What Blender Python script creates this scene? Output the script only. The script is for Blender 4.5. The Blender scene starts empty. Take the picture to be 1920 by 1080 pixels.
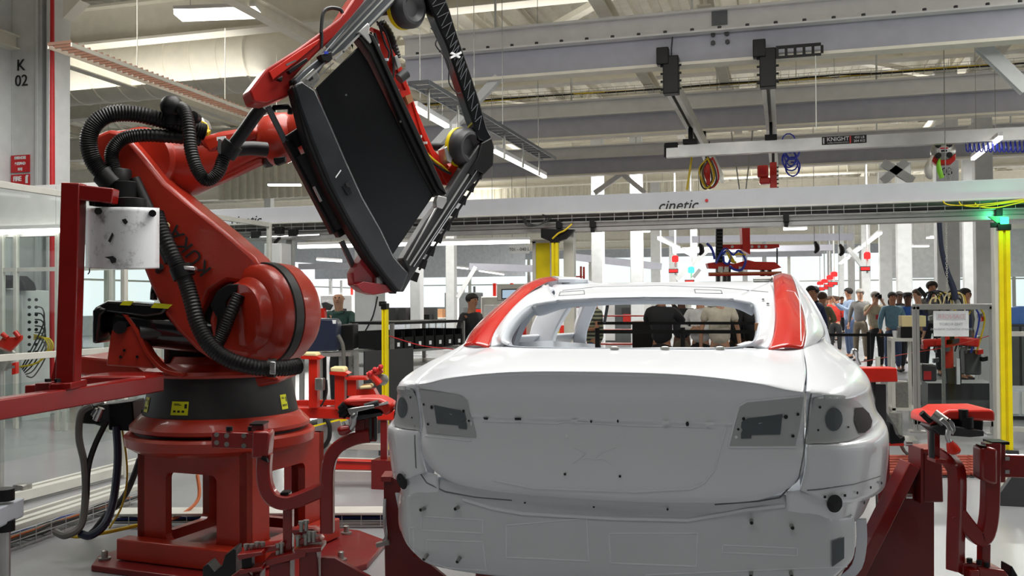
import bpy, bmesh, math, random
from mathutils import Vector as V, Matrix
from mathutils.bvhtree import BVHTree
random.seed(5)
S = bpy.context.scene
COL = S.collection
R = math.radians
# ------------------------------------------------------------------ camera
F = 1750.0
CAM = V((0, 0, 1.5))
_a, _p, _r = R(16.25), R(0.95), R(0.34)
_fw = V((-math.sin(_a)*math.cos(_p), math.cos(_a)*math.cos(_p), math.sin(_p)))
_rt = V((math.cos(_a), math.sin(_a), 0))
_up = _rt.cross(_fw)
RT = _rt*math.cos(_r) - _up*math.sin(_r)
UP = _up*math.cos(_r) + _rt*math.sin(_r)
FW = _fw
cd = bpy.data.cameras.new('camera'); cam = bpy.data.objects.new('camera', cd); COL.objects.link(cam)
cd.sensor_width = 36; cd.lens = 36*F/1920; cd.clip_end = 400; cd.clip_start = 0.05
m = Matrix((RT, UP, -FW)).transposed().to_4x4(); m.translation = CAM
cam.matrix_world = m
S.camera = cam
# ------------------------------------------------------------------ world, lights, exposure
S.view_settings.view_transform = 'Standard'; S.view_settings.look = 'None'
S.view_settings.exposure = 0.0; S.view_settings.gamma = 1.0; S.view_settings.use_curve_mapping = False
w = bpy.data.worlds.new('world'); S.world = w; w.use_nodes = True
bg = w.node_tree.nodes['Background']; bg.inputs[0].default_value = (0.93, 0.97, 1.0, 1); bg.inputs[1].default_value = 1.25
def area(name, loc, sx, sy, power, rot=(0, 0, 0), col=(1, 0.985, 0.95)):
    d = bpy.data.lights.new(name, 'AREA'); d.shape = 'RECTANGLE'; d.size = sx; d.size_y = sy; d.energy = power; d.color = col
    o = bpy.data.objects.new(name, d); COL.objects.link(o); o.location = loc; o.rotation_euler = rot
    return o
area('ceiling_lamp_cell', (-1.2, 4.8, 5.3), 5.0, 3.6, 420)
area('ceiling_lamp_near', (-1.5, -0.5, 5.3), 6.0, 1.5, 70)
area('ceiling_lamp_left', (-7.5, 8.0, 5.1), 1.2, 6.0, 230)
area('ceiling_lamp_right', (4.5, 8.5, 5.1), 1.2, 6.0, 300)
for i, (x, y, p) in enumerate([(-10, 24.5, 520), (-3, 24.5, 460), (4, 24.5, 520), (-12, 35, 800), (-2, 35, 600), (8, 35, 800), (-10, 50, 1100), (8, 50, 1100), (-20, 36, 900), (0, 67, 1200), (-18, 64, 1200)]):
    area('ceiling_lamp_row', (x, y, 5.45), 2.4, 0.3, p)

# added upward fill with no lamp behind it, to brighten the roof steel
for x, y, p in [(-10, 5, 130), (-3, 6, 130), (4, 6, 130), (-10, 13, 170), (-3, 13.5, 170), (4, 13.5, 170), (-8, 22, 220), (2, 22, 220), (10, 20, 200), (-12, 32, 320), (0, 32, 320), (10, 34, 320), (-6, 46, 500), (6, 46, 500)]:
    area('roof_fill_light', (x, y, 5.2), 4.0, 2.5, p*.30, rot=(math.pi, 0, 0), col=(1, .97, .90))

# ------------------------------------------------------------------ helpers
def ray(u, v): return RT*((u-960)/F) - UP*((v-540)/F) + FW
def P(u, v, Z): return CAM + ray(u, v)*Z
def PY(u, v, Y): d = ray(u, v); return CAM + d*(Y/d.y)
def PX(u, v, X): d = ray(u, v); return CAM + d*(X/d.x)
def PH(u, v, z): d = ray(u, v); return CAM + d*((z-1.5)/d.z)
class Plane:
    def __init__(s, o, n): s.o = o; s.n = n.normalized()
    def __call__(s, u, v, h=0.0):
        d = ray(u, v); o = s.o + s.n*h
        return CAM + d*((o-CAM).dot(s.n)/d.dot(s.n))
def facing(Z): return Plane(CAM+FW*Z, -FW)
def spline(pts, k=6):
    pts = [V(p) for p in pts]
    if len(pts) < 3: return pts
    out = []
    for i in range(len(pts)-1):
        p0 = pts[max(i-1, 0)]; p1 = pts[i]; p2 = pts[i+1]; p3 = pts[min(i+2, len(pts)-1)]
        for j in range(k):
            t = j/k
            out.append(0.5*((2*p1)+(p2-p0)*t+(2*p0-5*p1+4*p2-p3)*t*t+(3*p1-p0-3*p2+p3)*t**3))
    out.append(pts[-1]); return out
class MB:
    def __init__(s): s.v = []; s.f = []
    def add(s, vs, fs):
        b = len(s.v); s.v += [V(x) for x in vs]; s.f += [tuple(b+i for i in f) for f in fs]; return s
    def box(s, c, d, rz=0.0, M=None):
        c = V(c); x, y, z = d[0]/2, d[1]/2, d[2]/2
        vs = [V((i*x, j*y, k*z)) for k in (-1, 1) for j in (-1, 1) for i in (-1, 1)]
        M = M or Matrix.Rotation(rz, 3, 'Z')
        return s.add([c + M @ q for q in vs], [(0, 2, 3, 1), (4, 5, 7, 6), (0, 1, 5, 4), (2, 6, 7, 3), (0, 4, 6, 2), (1, 3, 7, 5)])
    def bb(s, x0, x1, y0, y1, z0, z1): return s.box(((x0+x1)/2, (y0+y1)/2, (z0+z1)/2), (x1-x0, y1-y0, z1-z0))
    def bar(s, p0, p1, w, h, up=(0, 0, 1)):
        p0, p1 = V(p0), V(p1); d = (p1-p0).normalized(); up = V(up)
        if abs(d.dot(up)) > .99: up = V((0, 1, 0))
        a = d.cross(up).normalized(); b = a.cross(d)
        q = [a*i*w/2 + b*j*h/2 for i, j in ((-1, -1), (1, -1), (1, 1), (-1, 1))]
        return s.add([p0+x for x in q]+[p1+x for x in q], [(3, 2, 1, 0), (4, 5, 6, 7), (0, 1, 5, 4), (1, 2, 6, 5), (2, 3, 7, 6), (3, 0, 4, 7)])
    def ibeam(s, p0, p1, w, h, t=.03, up=(0, 0, 1)):
        p0, p1 = V(p0), V(p1); d = (p1-p0).normalized(); up = V(up)
        if abs(d.dot(up)) > .99: up = V((0, 1, 0))
        a = d.cross(up).normalized(); b = a.cross(d)
        s.bar(p0+b*(h/2-t/2), p1+b*(h/2-t/2), w, t, up); s.bar(p0-b*(h/2-t/2), p1-b*(h/2-t/2), w, t, up)
        return s.bar(p0, p1, t*.7, h-2*t, up)
    def tube(s, pts, r, n=10, k=0, rib=0.0, sq=None, cap=True):
        # r: number or per-point list; k: spline subdivisions; rib: corrugation; sq=(w,h,up): rectangular section
        pts = [V(p) for p in pts]
        if k:
            if isinstance(r, (list, tuple)):
                rr = []
                for i in range(len(r)-1): rr += [r[i]+(r[i+1]-r[i])*j/k for j in range(k)]
                rr.append(r[-1]); r = rr
            pts = spline(pts, k)
        N = len(pts)
        if not isinstance(r, (list, tuple)): r = [r]*N
        if rib: r = [x*(1+(rib if i % 2 else -rib)) for i, x in enumerate(r)]
        t0 = (pts[1]-pts[0]).normalized()
        a = V(sq[2]) if sq else (V((0, 0, 1)) if abs(t0.z) < .9 else V((1, 0, 0)))
        a = (a - t0*a.dot(t0)).normalized(); b0 = len(s.v)
        if sq: n = 8
        for i in range(N):
            t = (pts[min(i+1, N-1)]-pts[max(i-1, 0)]).normalized()
            a = (a - t*a.dot(t)).normalized(); b = t.cross(a)
            if sq:
                w_, h_ = sq[0]/2, sq[1]/2; c = min(w_, h_)*.22
                for x, y in ((-w_+c, -h_), (w_-c, -h_), (w_, -h_+c), (w_, h_-c), (w_-c, h_), (-w_+c, h_), (-w_, h_-c), (-w_, -h_+c)):
                    s.v.append(pts[i]+b*x+a*y)
            else:
                for j in range(n):
                    th = 2*math.pi*j/n; s.v.append(pts[i]+(a*math.cos(th)+b*math.sin(th))*r[i])
        for i in range(N-1):
            for j in range(n):
                s.f.append((b0+i*n+j, b0+i*n+(j+1) % n, b0+(i+1)*n+(j+1) % n, b0+(i+1)*n+j))
        if cap:
            s.f.append(tuple(b0+j for j in reversed(range(n)))); s.f.append(tuple(b0+(N-1)*n+j for j in range(n)))
        return s
    def cyl(s, p0, p1, r0, r1=None, n=16): return s.tube([p0, p1], [r0, r0 if r1 is None else r1], n)
    def prism(s, pts, off):
        pts = [V(p) for p in pts]; off = V(off); n = len(pts)
        return s.add(pts+[p+off for p in pts], [tuple(range(n)), tuple(reversed(range(n, 2*n)))]+[(i, n+i, n+(i+1) % n, (i+1) % n) for i in range(n)])
    def slab(s, pl, px, h0, h1):   # outline given on a plane, with its own thickness
        a = [pl(u, v, h1) for u, v in px]
        return s.prism(a, pl.n*(h0-h1))
    def ring(s, outer, inner, off):
        n = len(outer); off = V(off); o = [V(x) for x in outer]; i_ = [V(x) for x in inner]
        vs = o+i_+[x+off for x in o]+[x+off for x in i_]; f = []
        for k in range(n):
            l = (k+1) % n
            f += [(k, l, n+l, n+k), (2*n+k, 3*n+k, 3*n+l, 2*n+l), (k, 2*n+k, 2*n+l, l), (n+k, n+l, 3*n+l, 3*n+k)]
        return s.add(vs, f)
    def lathe(s, c, prof, n=32, axis=(0, 0, 1)):
        c = V(c); ax = V(axis).normalized(); a = ax.orthogonal().normalized(); b = ax.cross(a); m = len(prof); b0 = len(s.v)
        for r_, z in prof:
            for j in range(n):
                th = 2*math.pi*j/n; s.v.append(c+ax*z+(a*math.cos(th)+b*math.sin(th))*r_)
        for i in range(m-1):
            for j in range(n): s.f.append((b0+i*n+j, b0+i*n+(j+1) % n, b0+(i+1)*n+(j+1) % n, b0+(i+1)*n+j))
        s.f.append(tuple(b0+j for j in reversed(range(n)))); s.f.append(tuple(b0+(m-1)*n+j for j in range(n)))
        return s
    def ball(s, c, r, n=12, m=8, sc=(1, 1, 1)):
        c = V(c); vs = [c+V((0, 0, -r*sc[2]))]
        for i in range(1, m):
            ph = math.pi*i/m-math.pi/2
            for j in range(n):
                th = 2*math.pi*j/n; vs.append(c+V((r*sc[0]*math.cos(ph)*math.cos(th), r*sc[1]*math.cos(ph)*math.sin(th), r*sc[2]*math.sin(ph))))
        vs.append(c+V((0, 0, r*sc[2]))); f = [(0, 1+(j+1) % n, 1+j) for j in range(n)]
        for i in range(m-2):
            for j in range(n): f.append((1+i*n+j, 1+i*n+(j+1) % n, 1+(i+1)*n+(j+1) % n, 1+(i+1)*n+j))
        L = len(vs)-1; f += [(L, 1+(m-2)*n+j, 1+(m-2)*n+(j+1) % n) for j in range(n)]
        return s.add(vs, f)
    def grid(s, rows):
        n = len(rows[0]); b = len(s.v)
        for r_ in rows: s.v += [V(x) for x in r_]
        for i in range(len(rows)-1):
            for j in range(n-1): s.f.append((b+i*n+j, b+i*n+j+1, b+(i+1)*n+j+1, b+(i+1)*n+j))
        return s
def root_loc(p):
    while p.parent: p = p.parent
    return V(p.location)
def obj(name, mb, mat, parent=None, smooth=False, bevel=0, label=None, solid=0, subd=0, fixn=True, smang=None):
    me = bpy.data.meshes.new(name)
    vs = mb.v
    if parent: loc = root_loc(parent); base = None
    else:
        xs = [v.x for v in vs]; ys = [v.y for v in vs]; loc = V(((min(xs)+max(xs))/2, (min(ys)+max(ys))/2, min(v.z for v in vs)))
    me.from_pydata([v-loc for v in vs], [], mb.f)
    if fixn:
        bm = bmesh.new(); bm.from_mesh(me); bmesh.ops.recalc_face_normals(bm, faces=bm.faces); bm.to_mesh(me); bm.free()
    if mat: me.materials.append(mat)
    if smooth:
        for p in me.polygons: p.use_smooth = True
    o = bpy.data.objects.new(name, me); COL.objects.link(o)
    if parent: o.parent = parent
    else: o.location = loc
    if solid: md = o.modifiers.new('solid', 'SOLIDIFY'); md.thickness = solid; md.offset = -1
    if bevel:
        md = o.modifiers.new('bevel', 'BEVEL'); md.width = bevel; md.segments = 2; md.limit_method = 'ANGLE'; md.angle_limit = R(35)
        if not smooth: 
            for p in me.polygons: p.use_smooth = True
        me.set_sharp_from_angle(angle=R(45)) if hasattr(me, 'set_sharp_from_angle') else None
    elif smooth: me.set_sharp_from_angle(angle=R(smang or 42))
    if subd: md = o.modifiers.new('sub', 'SUBSURF'); md.levels = subd; md.render_levels = subd
    if label: o['label'] = label
    return o
def tag(o, label, cat, group=None):
    o['label'] = label; o['category'] = cat
    if group: o['group'] = group
    return o
def thing(name, label, cat, loc, group=None):
    o = bpy.data.objects.new(name, None); COL.objects.link(o); o.location = loc; o.empty_display_size = .1
    return tag(o, label, cat, group)
def struct(o): o['kind'] = 'structure'; return o
def stuff(o): o['kind'] = 'stuff'; return o
def kids(o): return [c for c in COL.objects if c.parent == o]
def copy_tree(o, parent=None, ch=None):
    if ch is None:
        ch = {}
        for c in COL.objects:
            if c.parent: ch.setdefault(c.parent, []).append(c)
    c = o.copy(); COL.objects.link(c); c.parent = parent
    for k in ch.get(o, []): copy_tree(k, c, ch)
    return c
def text(s_, size, o, xd, yd, mat, parent, name='lettering', sp=1.0, shear=0.0, align='CENTER', bold=0.0):
    c = bpy.data.curves.new(name, 'FONT'); c.body = s_; c.size = size; c.align_x = align; c.align_y = 'CENTER'; c.space_character = sp; c.shear = shear
    c.extrude = size*.02; c.offset = bold; c.resolution_u = 3
    t = bpy.data.objects.new('tmp', c); COL.objects.link(t)
    bpy.context.view_layer.update()
    me = bpy.data.meshes.new_from_object(t.evaluated_get(bpy.context.evaluated_depsgraph_get()))
    COL.objects.unlink(t); bpy.data.objects.remove(t)
    xd = V(xd).normalized(); yd = V(yd); yd = (yd-xd*yd.dot(xd)).normalized(); zd = xd.cross(yd)
    M = Matrix((xd, yd, zd)).transposed().to_4x4(); M.translation = V(o)-(root_loc(parent) if parent else V())
    me.transform(M); me.materials.clear(); me.materials.append(mat)
    ob = bpy.data.objects.new(name, me); COL.objects.link(ob)
    if parent: ob.parent = parent
    return ob
# ------------------------------------------------------------------ materials
def lin(c): return tuple((x/255/12.92 if x/255 <= .04045 else ((x/255+.055)/1.055)**2.4) for x in c)+(1,)
def mat(name, c, rough=.5, metal=0, coat=0, var=0.06, scale=6, bump=0, emit=0, alpha=None, spec=.5, dirt=None):
    m = bpy.data.materials.new(name); m.use_nodes = True; nt = m.node_tree; b = nt.nodes['Principled BSDF']
    b.inputs['Roughness'].default_value = rough; b.inputs['Metallic'].default_value = metal
    b.inputs['Coat Weight'].default_value = coat; b.inputs['Coat Roughness'].default_value = .06
    b.inputs['Specular IOR Level'].default_value = spec
    tc = nt.nodes.new('ShaderNodeTexCoord'); nz = nt.nodes.new('ShaderNodeTexNoise'); nz.inputs['Scale'].default_value = scale; nz.inputs['Detail'].default_value = 5
    nt.links.new(tc.outputs['Object'], nz.inputs['Vector'])
    rp = nt.nodes.new('ShaderNodeValToRGB'); rp.color_ramp.elements[0].position = .3; rp.color_ramp.elements[1].position = .7
    l = lin(c); rp.color_ramp.elements[0].color = tuple(x*(1-var*2) for x in l[:3])+(1,); rp.color_ramp.elements[1].color = tuple(min(1, x*(1+var)) for x in l[:3])+(1,)
    if dirt: rp.color_ramp.elements[0].color = lin(dirt)
    nt.links.new(nz.outputs['Fac'], rp.inputs['Fac']); nt.links.new(rp.outputs['Color'], b.inputs['Base Color'])
    if bump:
        bp = nt.nodes.new('ShaderNodeBump'); bp.inputs['Strength'].default_value = bump; bp.inputs['Distance'].default_value = .002
        n2 = nt.nodes.new('ShaderNodeTexNoise'); n2.inputs['Scale'].default_value = 150; nt.links.new(tc.outputs['Object'], n2.inputs['Vector'])
        nt.links.new(n2.outputs['Fac'], bp.inputs['Height']); nt.links.new(bp.outputs['Normal'], b.inputs['Normal'])
    if emit: b.inputs['Emission Color'].default_value = lin(c); b.inputs['Emission Strength'].default_value = emit
    return m
M = {}
M['cream'] = mat('cream_paint', (238, 233, 218), .55, var=.03)
M['deck'] = mat('roof_deck', (232, 228, 212), .7, var=.04)
M['grey_beam'] = mat('grey_beam_paint', (178, 179, 190), .5, var=.03)
M['white'] = mat('white_panel', (224, 223, 222), .45, var=.03)
M['portal'] = mat('portal_grey', (186, 188, 194), .5, var=.02)
M['column'] = mat('column_paint', (212, 214, 214), .5, var=.04)
M['floor'] = mat('floor_epoxy', (148, 149, 152), .25, var=.05, scale=1.2, spec=.5)
M['wall'] = mat('wall_paint', (206, 210, 216), .7)
M['alu'] = mat('aluminium', (190, 190, 188), .35, metal=.75, var=.05)
M['alu_w'] = mat('aluminium_pale', (212, 211, 203), .4, metal=.2, var=.05)
M['steel'] = mat('bright_steel', (205, 205, 205), .22, metal=.9)
M['zinc'] = mat('zinc', (165, 165, 160), .35, metal=.8, var=.1, scale=30)
M['black'] = mat('black_plastic', (14, 14, 15), .45, var=.1, spec=.3)
M['blackr'] = mat('black_rubber', (15, 15, 16), .42, var=.1, spec=.4)
M['blackg'] = mat('black_gloss', (16, 17, 20), .16, coat=.4)
M['dark'] = mat('dark_grey', (52, 53, 55), .45)
M['charcoal'] = mat('charcoal_cast', (42, 43, 43), .5, bump=.2, var=.1, scale=10)
M['rred'] = mat('robot_red', (168, 42, 22), .36, coat=.3, var=.07, bump=.3, scale=5)
M['fred'] = mat('fixture_red', (132, 18, 14), .28, coat=.45, var=.06, scale=5)
M['dred'] = mat('stand_dark_red', (112, 16, 16), .4, coat=.2, var=.06)
M['bred'] = mat('bright_red', (205, 38, 22), .35, coat=.2)
M['signred'] = mat('sign_red', (196, 34, 40), .5)
M['paint'] = mat('body_paint', (226, 229, 234), .28, coat=.55, var=.004, scale=2)
M['paint_in'] = mat('body_primer', (190, 196, 204), .35, var=.02)
M['tailp'] = mat('tail_primer', (208, 213, 217), .22, coat=.5, var=.01)
M['recess'] = mat('recess_grey', (176, 180, 181), .45, var=.02)
M['redfilm'] = mat('red_film', (192, 28, 18), .2, coat=.7, var=.03)
M['panel'] = mat('dark_roof_glass', (20, 21, 23), .22, var=.1, spec=.3)
M['zinc_d'] = mat('dull_zinc', (104, 108, 112), .35, metal=.6)
M['dark_rib'] = mat('rib_grey', (92, 96, 100), .4)
M['fred2'] = mat('gripper_red', (160, 24, 16), .35, coat=.3)
M['dred2'] = mat('claw_red', (150, 20, 28), .35, coat=.3)
M['frame'] = mat('frame_plastic', (40, 43, 47), .32, coat=.2, var=.25, scale=7)
M['yellow'] = mat('safety_yellow', (236, 214, 8), .4)
M['ylabel'] = mat('yellow_label', (214, 216, 24), .5)
M['cable_y'] = mat('yellow_cable', (222, 190, 30), .45)
M['cable_b'] = mat('blue_cable', (42, 62, 175), .4)
M['cable_g'] = mat('grey_cable', (100, 98, 94), .5)
M['cable_o2'] = mat('ladder_loops', (150, 112, 92), .5)
M['cable_o'] = mat('orange_cable', (196, 110, 66), .5)
M['cable_k'] = mat('black_cable', (24, 24, 26), .5)
M['blue'] = mat('blue_coil', (30, 52, 190), .3, coat=.5)
M['navy'] = mat('navy_panel', (34, 42, 64), .4)
M['cream_pad'] = mat('cream_pad', (232, 214, 160), .6)
M['card'] = mat('cardboard', (166, 120, 82), .8)
M['green'] = mat('green', (70, 130, 90), .5)
M['lgreen'] = mat('lime', (150, 232, 60), .5)
M['paper'] = mat('paper', (236, 238, 240), .7)
M['inkf'] = mat('faint_ink', (176, 184, 190), .7)
M['inkb'] = mat('faint_band', (206, 208, 214), .7)
M['inkr'] = mat('faint_red_ink', (214, 176, 178), .7)
M['ink'] = mat('black_ink', (26, 26, 28), .6)
M['hole'] = mat('dark_cavity', (20, 22, 24), .7)
M['cavity'] = mat('grey_cavity', (84, 92, 96), .6)
M['groove'] = mat('seam_sealer', (118, 122, 124), .5)
M['brick'] = mat('stacked_bricks_red', (150, 62, 44), .8)
M['shelfdark'] = mat('shelf_grey', (88, 92, 92), .6)
M['blueclear'] = mat('blue_plastic', (80, 120, 190), .4)
def emat(name, c, s_): 
    m = bpy.data.materials.new(name); m.use_nodes = True; nt = m.node_tree; nt.nodes.clear()
    e = nt.nodes.new('ShaderNodeEmission'); e.inputs[0].default_value = lin(c); e.inputs[1].default_value = s_
    o = nt.nodes.new('ShaderNodeOutputMaterial'); nt.links.new(e.outputs[0], o.inputs[0]); return m
M['lamp'] = emat('lamp_glow', (255, 252, 244), 5.0)
M['led_r'] = emat('red_led', (255, 40, 40), 3.0)
M['led_g'] = emat('green_led', (60, 255, 150), 4.0)
M['scr'] = emat('screen_glow', (190, 215, 235), .8)
def glassmat(name='clear_pane', tint=(.93, .96, .95), refl=.9):
    m = bpy.data.materials.new(name); m.use_nodes = True; nt = m.node_tree; nt.nodes.clear()
    t = nt.nodes.new('ShaderNodeBsdfTransparent'); t.inputs[0].default_value = tint+(1,)
    g = nt.nodes.new('ShaderNodeBsdfGlossy'); g.inputs['Roughness'].default_value = .03
    f = nt.nodes.new('ShaderNodeFresnel'); f.inputs[0].default_value = 1.45
    mx = nt.nodes.new('ShaderNodeMixShader'); o = nt.nodes.new('ShaderNodeOutputMaterial')
    ge = nt.nodes.new('ShaderNodeNewGeometry'); sb = nt.nodes.new('ShaderNodeMath'); sb.operation = 'SUBTRACT'; sb.inputs[0].default_value = 1; nt.links.new(ge.outputs['Backfacing'], sb.inputs[1])
    mn = nt.nodes.new('ShaderNodeMath'); mn.operation = 'MINIMUM'; mn.inputs[1].default_value = .45; nt.links.new(f.outputs[0], mn.inputs[0])
    ml = nt.nodes.new('ShaderNodeMath'); ml.operation = 'MULTIPLY'; nt.links.new(mn.outputs[0], ml.inputs[0]); nt.links.new(sb.outputs[0], ml.inputs[1])
    nt.links.new(ml.outputs[0], mx.inputs[0]); nt.links.new(t.outputs[0], mx.inputs[1]); nt.links.new(g.outputs[0], mx.inputs[2]); nt.links.new(mx.outputs[0], o.inputs[0])
    return m
M['glass'] = glassmat()
M['glass_grey'] = glassmat('smoked_pane', (.66, .70, .71))
M['glass_y'] = glassmat('yellow_pane', (.95, .9, .08))
# ================================================================== SETTING
X0, X1, Y0, Y1, ZD = -34, 26, -7, 78, 7.7
fl = struct(obj('floor', MB().bb(X0, X1, Y0, Y1, -.1, 0), M['floor']))
# roof deck with real corrugation, ribs running along the aisle
mb = MB(); prof = []; x = X0
while x < X1:
    prof += [(x, ZD), (x+.16, ZD), (x+.20, ZD+.07), (x+.36, ZD+.07)]; x += .40
mb.grid([[V((a, Y0, b)) for a, b in prof], [V((a, Y1, b)) for a, b in prof]])
ceil = struct(obj('ceiling', mb, M['deck'], solid=.02, fixn=False))
def cz(name, mb, mt='cream'): return obj(name, mb, M[mt], ceil)
for Y in (3.0, 7.6, 12.4, 17.2, 22.0, 27, 32, 38, 45, 53, 62, 71):
    cz('girder', MB().ibeam((X0, Y, 5.95), (X1, Y, 5.95), .30, .62, .04))
    cz('girder_stiffener', MB().bb(-6.02, -5.98, Y-.14, Y+.14, 5.66, 6.24).bb(1.98, 2.02, Y-.14, Y+.14, 5.66, 6.24).bb(-1.02, -.98, Y-.14, Y+.14, 5.66, 6.24))
for X in (-24, -19, -14.2, -9.4, -5.2, -.8, 3.6, 8.0, 13, 18):
    # open-web truss along the aisle
    a = MB().ibeam((X, 1, 6.42), (X, Y1, 6.42), .24, .22, .03); cz('truss_chord', a)
    cz('truss_chord', MB().ibeam((X, 1, 7.5), (X, Y1, 7.5), .20, .18, .03))
    d = MB(); y = 1.6; k = 0
    while y < (60 if abs(X+3) < 12 else 40):
        d.bar((X, y, 6.5), (X, y+1.6, 7.42) if k % 2 == 0 else (X, y+.05, 7.42), .08, .10); 
        if k % 2: d.bar((X, y, 7.42), (X, y+1.6, 6.5), .08, .10)
        y += 1.6; k += 1
    cz('truss_web', d)
for i, Y in enumerate([3.4+2.4*k for k in range(20)]):
    cz('purlin', MB().bar((X0, Y, 7.62), (X1, Y, 7.62), .07, .14))
# flat-plate diagonal wind braces under the girders
for (xa, ya, xb, yb) in [(-9.4, 7.6, -5.2, 12.4), (-5.2, 12.4, -9.4, 17.2), (-5.2, 7.6, -.8, 12.4), (-.8, 12.4, -5.2, 17.2), (-.8, 17.2, 3.6, 22), (3.6, 12.4, -.8, 17.2), (3.6, 12.4, 8, 17.2), (-5.2, 22, -9.4, 17.2), (3.6, 22, 8, 27), (-14.2, 12.4, -9.4, 17.2)]:
    cz('wind_brace', MB().bar((xa, ya, 6.28), (xb, yb, 6.28), .16, .10))
# round duct on the left
dct = MB().tube([(-12.5, 13.6, 5.6), (-8.4, 13.6, 5.6), (-7.6, 13.9, 5.6)], .55, 24)
for k in range(9): dct.lathe((-12.3+k*.5, 13.6, 5.6), [(.55, 0), (.565, .01), (.565, .03), (.55, .04)], 24, (1, 0, 0))
obj('duct', dct, M['cream'], ceil, smooth=True)
# corrugated siding seen up on the left, hung under the trusses
def siding(x0, x1, y, z0, z1):
    mb = MB(); pr = []; x = x0
    while x < x1: pr += [(x, y), (x+.10, y), (x+.13, y+.05), (x+.23, y+.05)]; x += .26
    mb.grid([[V((a, b, z0)) for a, b in pr], [V((a, b, z1)) for a, b in pr]]); return mb
cz('siding', siding(-16, -8.6, 24, 4.6, 6.2), 'deck')
cz('siding', siding(-13, -2.5, 33, 4.6, 6.0), 'deck')
# ---- far and side walls with real openings
def wall(name, a, b, z0, z1, t=.2, m_='wall'):
    return struct(obj(name, MB().bar(V((a[0], a[1], (z0+z1)/2)), V((b[0], b[1], (z0+z1)/2)), t, z1-z0), M[m_]))
wall('wall_far', (X0, Y1), (X1, Y1), 5.3, ZD+.1)
wall('wall_far', (X0, Y1), (X1, Y1), 0, 1.0)
wall('wall_right', (X1, Y0), (X1, Y1), 4.4, ZD+.1)
wall('wall_right', (X1, Y0), (X1, Y1), 0, 1.2)
wall('wall_left', (X0, Y0), (X0, Y1), 4.6, ZD+.1)
wall('wall_left', (X0, Y0), (X0, Y1), 0, 1.0)
wall('wall_near', (X0, Y0), (X1, Y0), 0, ZD+.1, m_='dark')
for k in range(11):
    x = X0+5.4*k+2
    wn = struct(obj('window_%d' % (k+1), MB().bb(x-.12, x+.12, Y1-.1, Y1+.1, 1.0, 5.3).bb(x, x+5.4, Y1-.05, Y1+.05, 3.1, 3.2), M['alu_w']))
    obj('pane', MB().bb(x+.12, x+5.28, Y1-.01, Y1+.01, 1.02, 5.28), M['glass'], wn)
for k in range(12):
    y = Y0+7*k+3
    wn = struct(obj('window_%d' % (k+12), MB().bb(X0-.1, X0+.1, y-.12, y+.12, 1.0, 4.6).bb(X0-.05, X0+.05, y, y+7, 2.8, 2.9), M['alu_w']))
# mid-field office partitions: pale wall bands seen through the machines
struct(obj('wall_inner', MB().bb(-30, -15.5, 56, 56.2, 3.2, 5.5), M['wall']))
_q0, _q1 = P(-90, 600, 15.5), P(96, 600, 15.5)
struct(obj('wall_inner', MB().bar(V((_q0.x, _q0.y, 1.5)), V((_q1.x, _q1.y, 1.5)), .1, 3.0), M['shelfdark']))
struct(obj('wall_inner', MB().bb(4.5, 20, 48, 48.2, 2.6, 5.3), M['wall']))
# ---- columns
def hcol(u0, u1, Z, v=None, z1=6.2, rz=0):
    p = P((u0+u1)/2, 570, Z); wd = (u1-u0)/F*Z
    mb = MB(); t = max(.02, wd*.07)
    mb.bb(p.x-wd/2, p.x-wd/2+t, p.y-wd*.35, p.y+wd*.35, 0, z1).bb(p.x+wd/2-t, p.x+wd/2, p.y-wd*.35, p.y+wd*.35, 0, z1).bb(p.x-wd/2+t, p.x+wd/2-t, p.y-.02, p.y+.02, 0, z1)
    c = struct(obj('column', mb, M['column']))
    obj('base_plate', MB().bb(p.x-wd*.7, p.x+wd*.7, p.y-wd*.5, p.y+wd*.5, 0, .04), M['column'], c)
    return c
def bcol(u0, u1, Z, z1=6.2):
    p = P((u0+u1)/2, 570, Z); wd = (u1-u0)/F*Z
    c = struct(obj('column', MB().bb(p.x-wd/2, p.x+wd/2, p.y-wd/2, p.y+wd/2, 0, z1), M['column'], bevel=.02))
    obj('base_plate', MB().bb(p.x-wd*.75, p.x+wd*.75, p.y-wd*.7, p.y+wd*.7, 0, .04), M['column'], c)
    return c
for u0, u1, Z in [(1757, 1796, 19), (1830, 1861, 17), (1683, 1709, 27), (1650, 1672, 30), (1808, 1826, 26), (1617, 1632, 36), (1591, 1603, 44), (1573, 1583, 52)]: bcol(u0, u1, Z)
for u0, u1, Z in [(1111, 1133, 26), (1184, 1206, 26), (1222, 1240, 33), (1256, 1270, 40), (1296, 1308, 36), (772, 792, 27), (838, 855, 30), (498, 512, 30), (1065, 1078, 45), (1342, 1352, 50), (1393, 1402, 58), (1430, 1438, 62), (1552, 1560, 60)]: bcol(u0, u1, Z)
bcol(672, 716, 12.5, 4.9)
_c3 = PY(1776, 322, P(1776, 570, 19).y-.26)
text('C', .22, _c3+V((0, 0, .26)), (1, 0, 0), (0, 0, 1), M['dark'], [o for o in COL.objects if o.name == 'column'][0], 'stencil')
text('03', .22, _c3, (1, 0, 0), (0, 0, 1), M['dark'], [o for o in COL.objects if o.name == 'column'][0], 'stencil')
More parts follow.
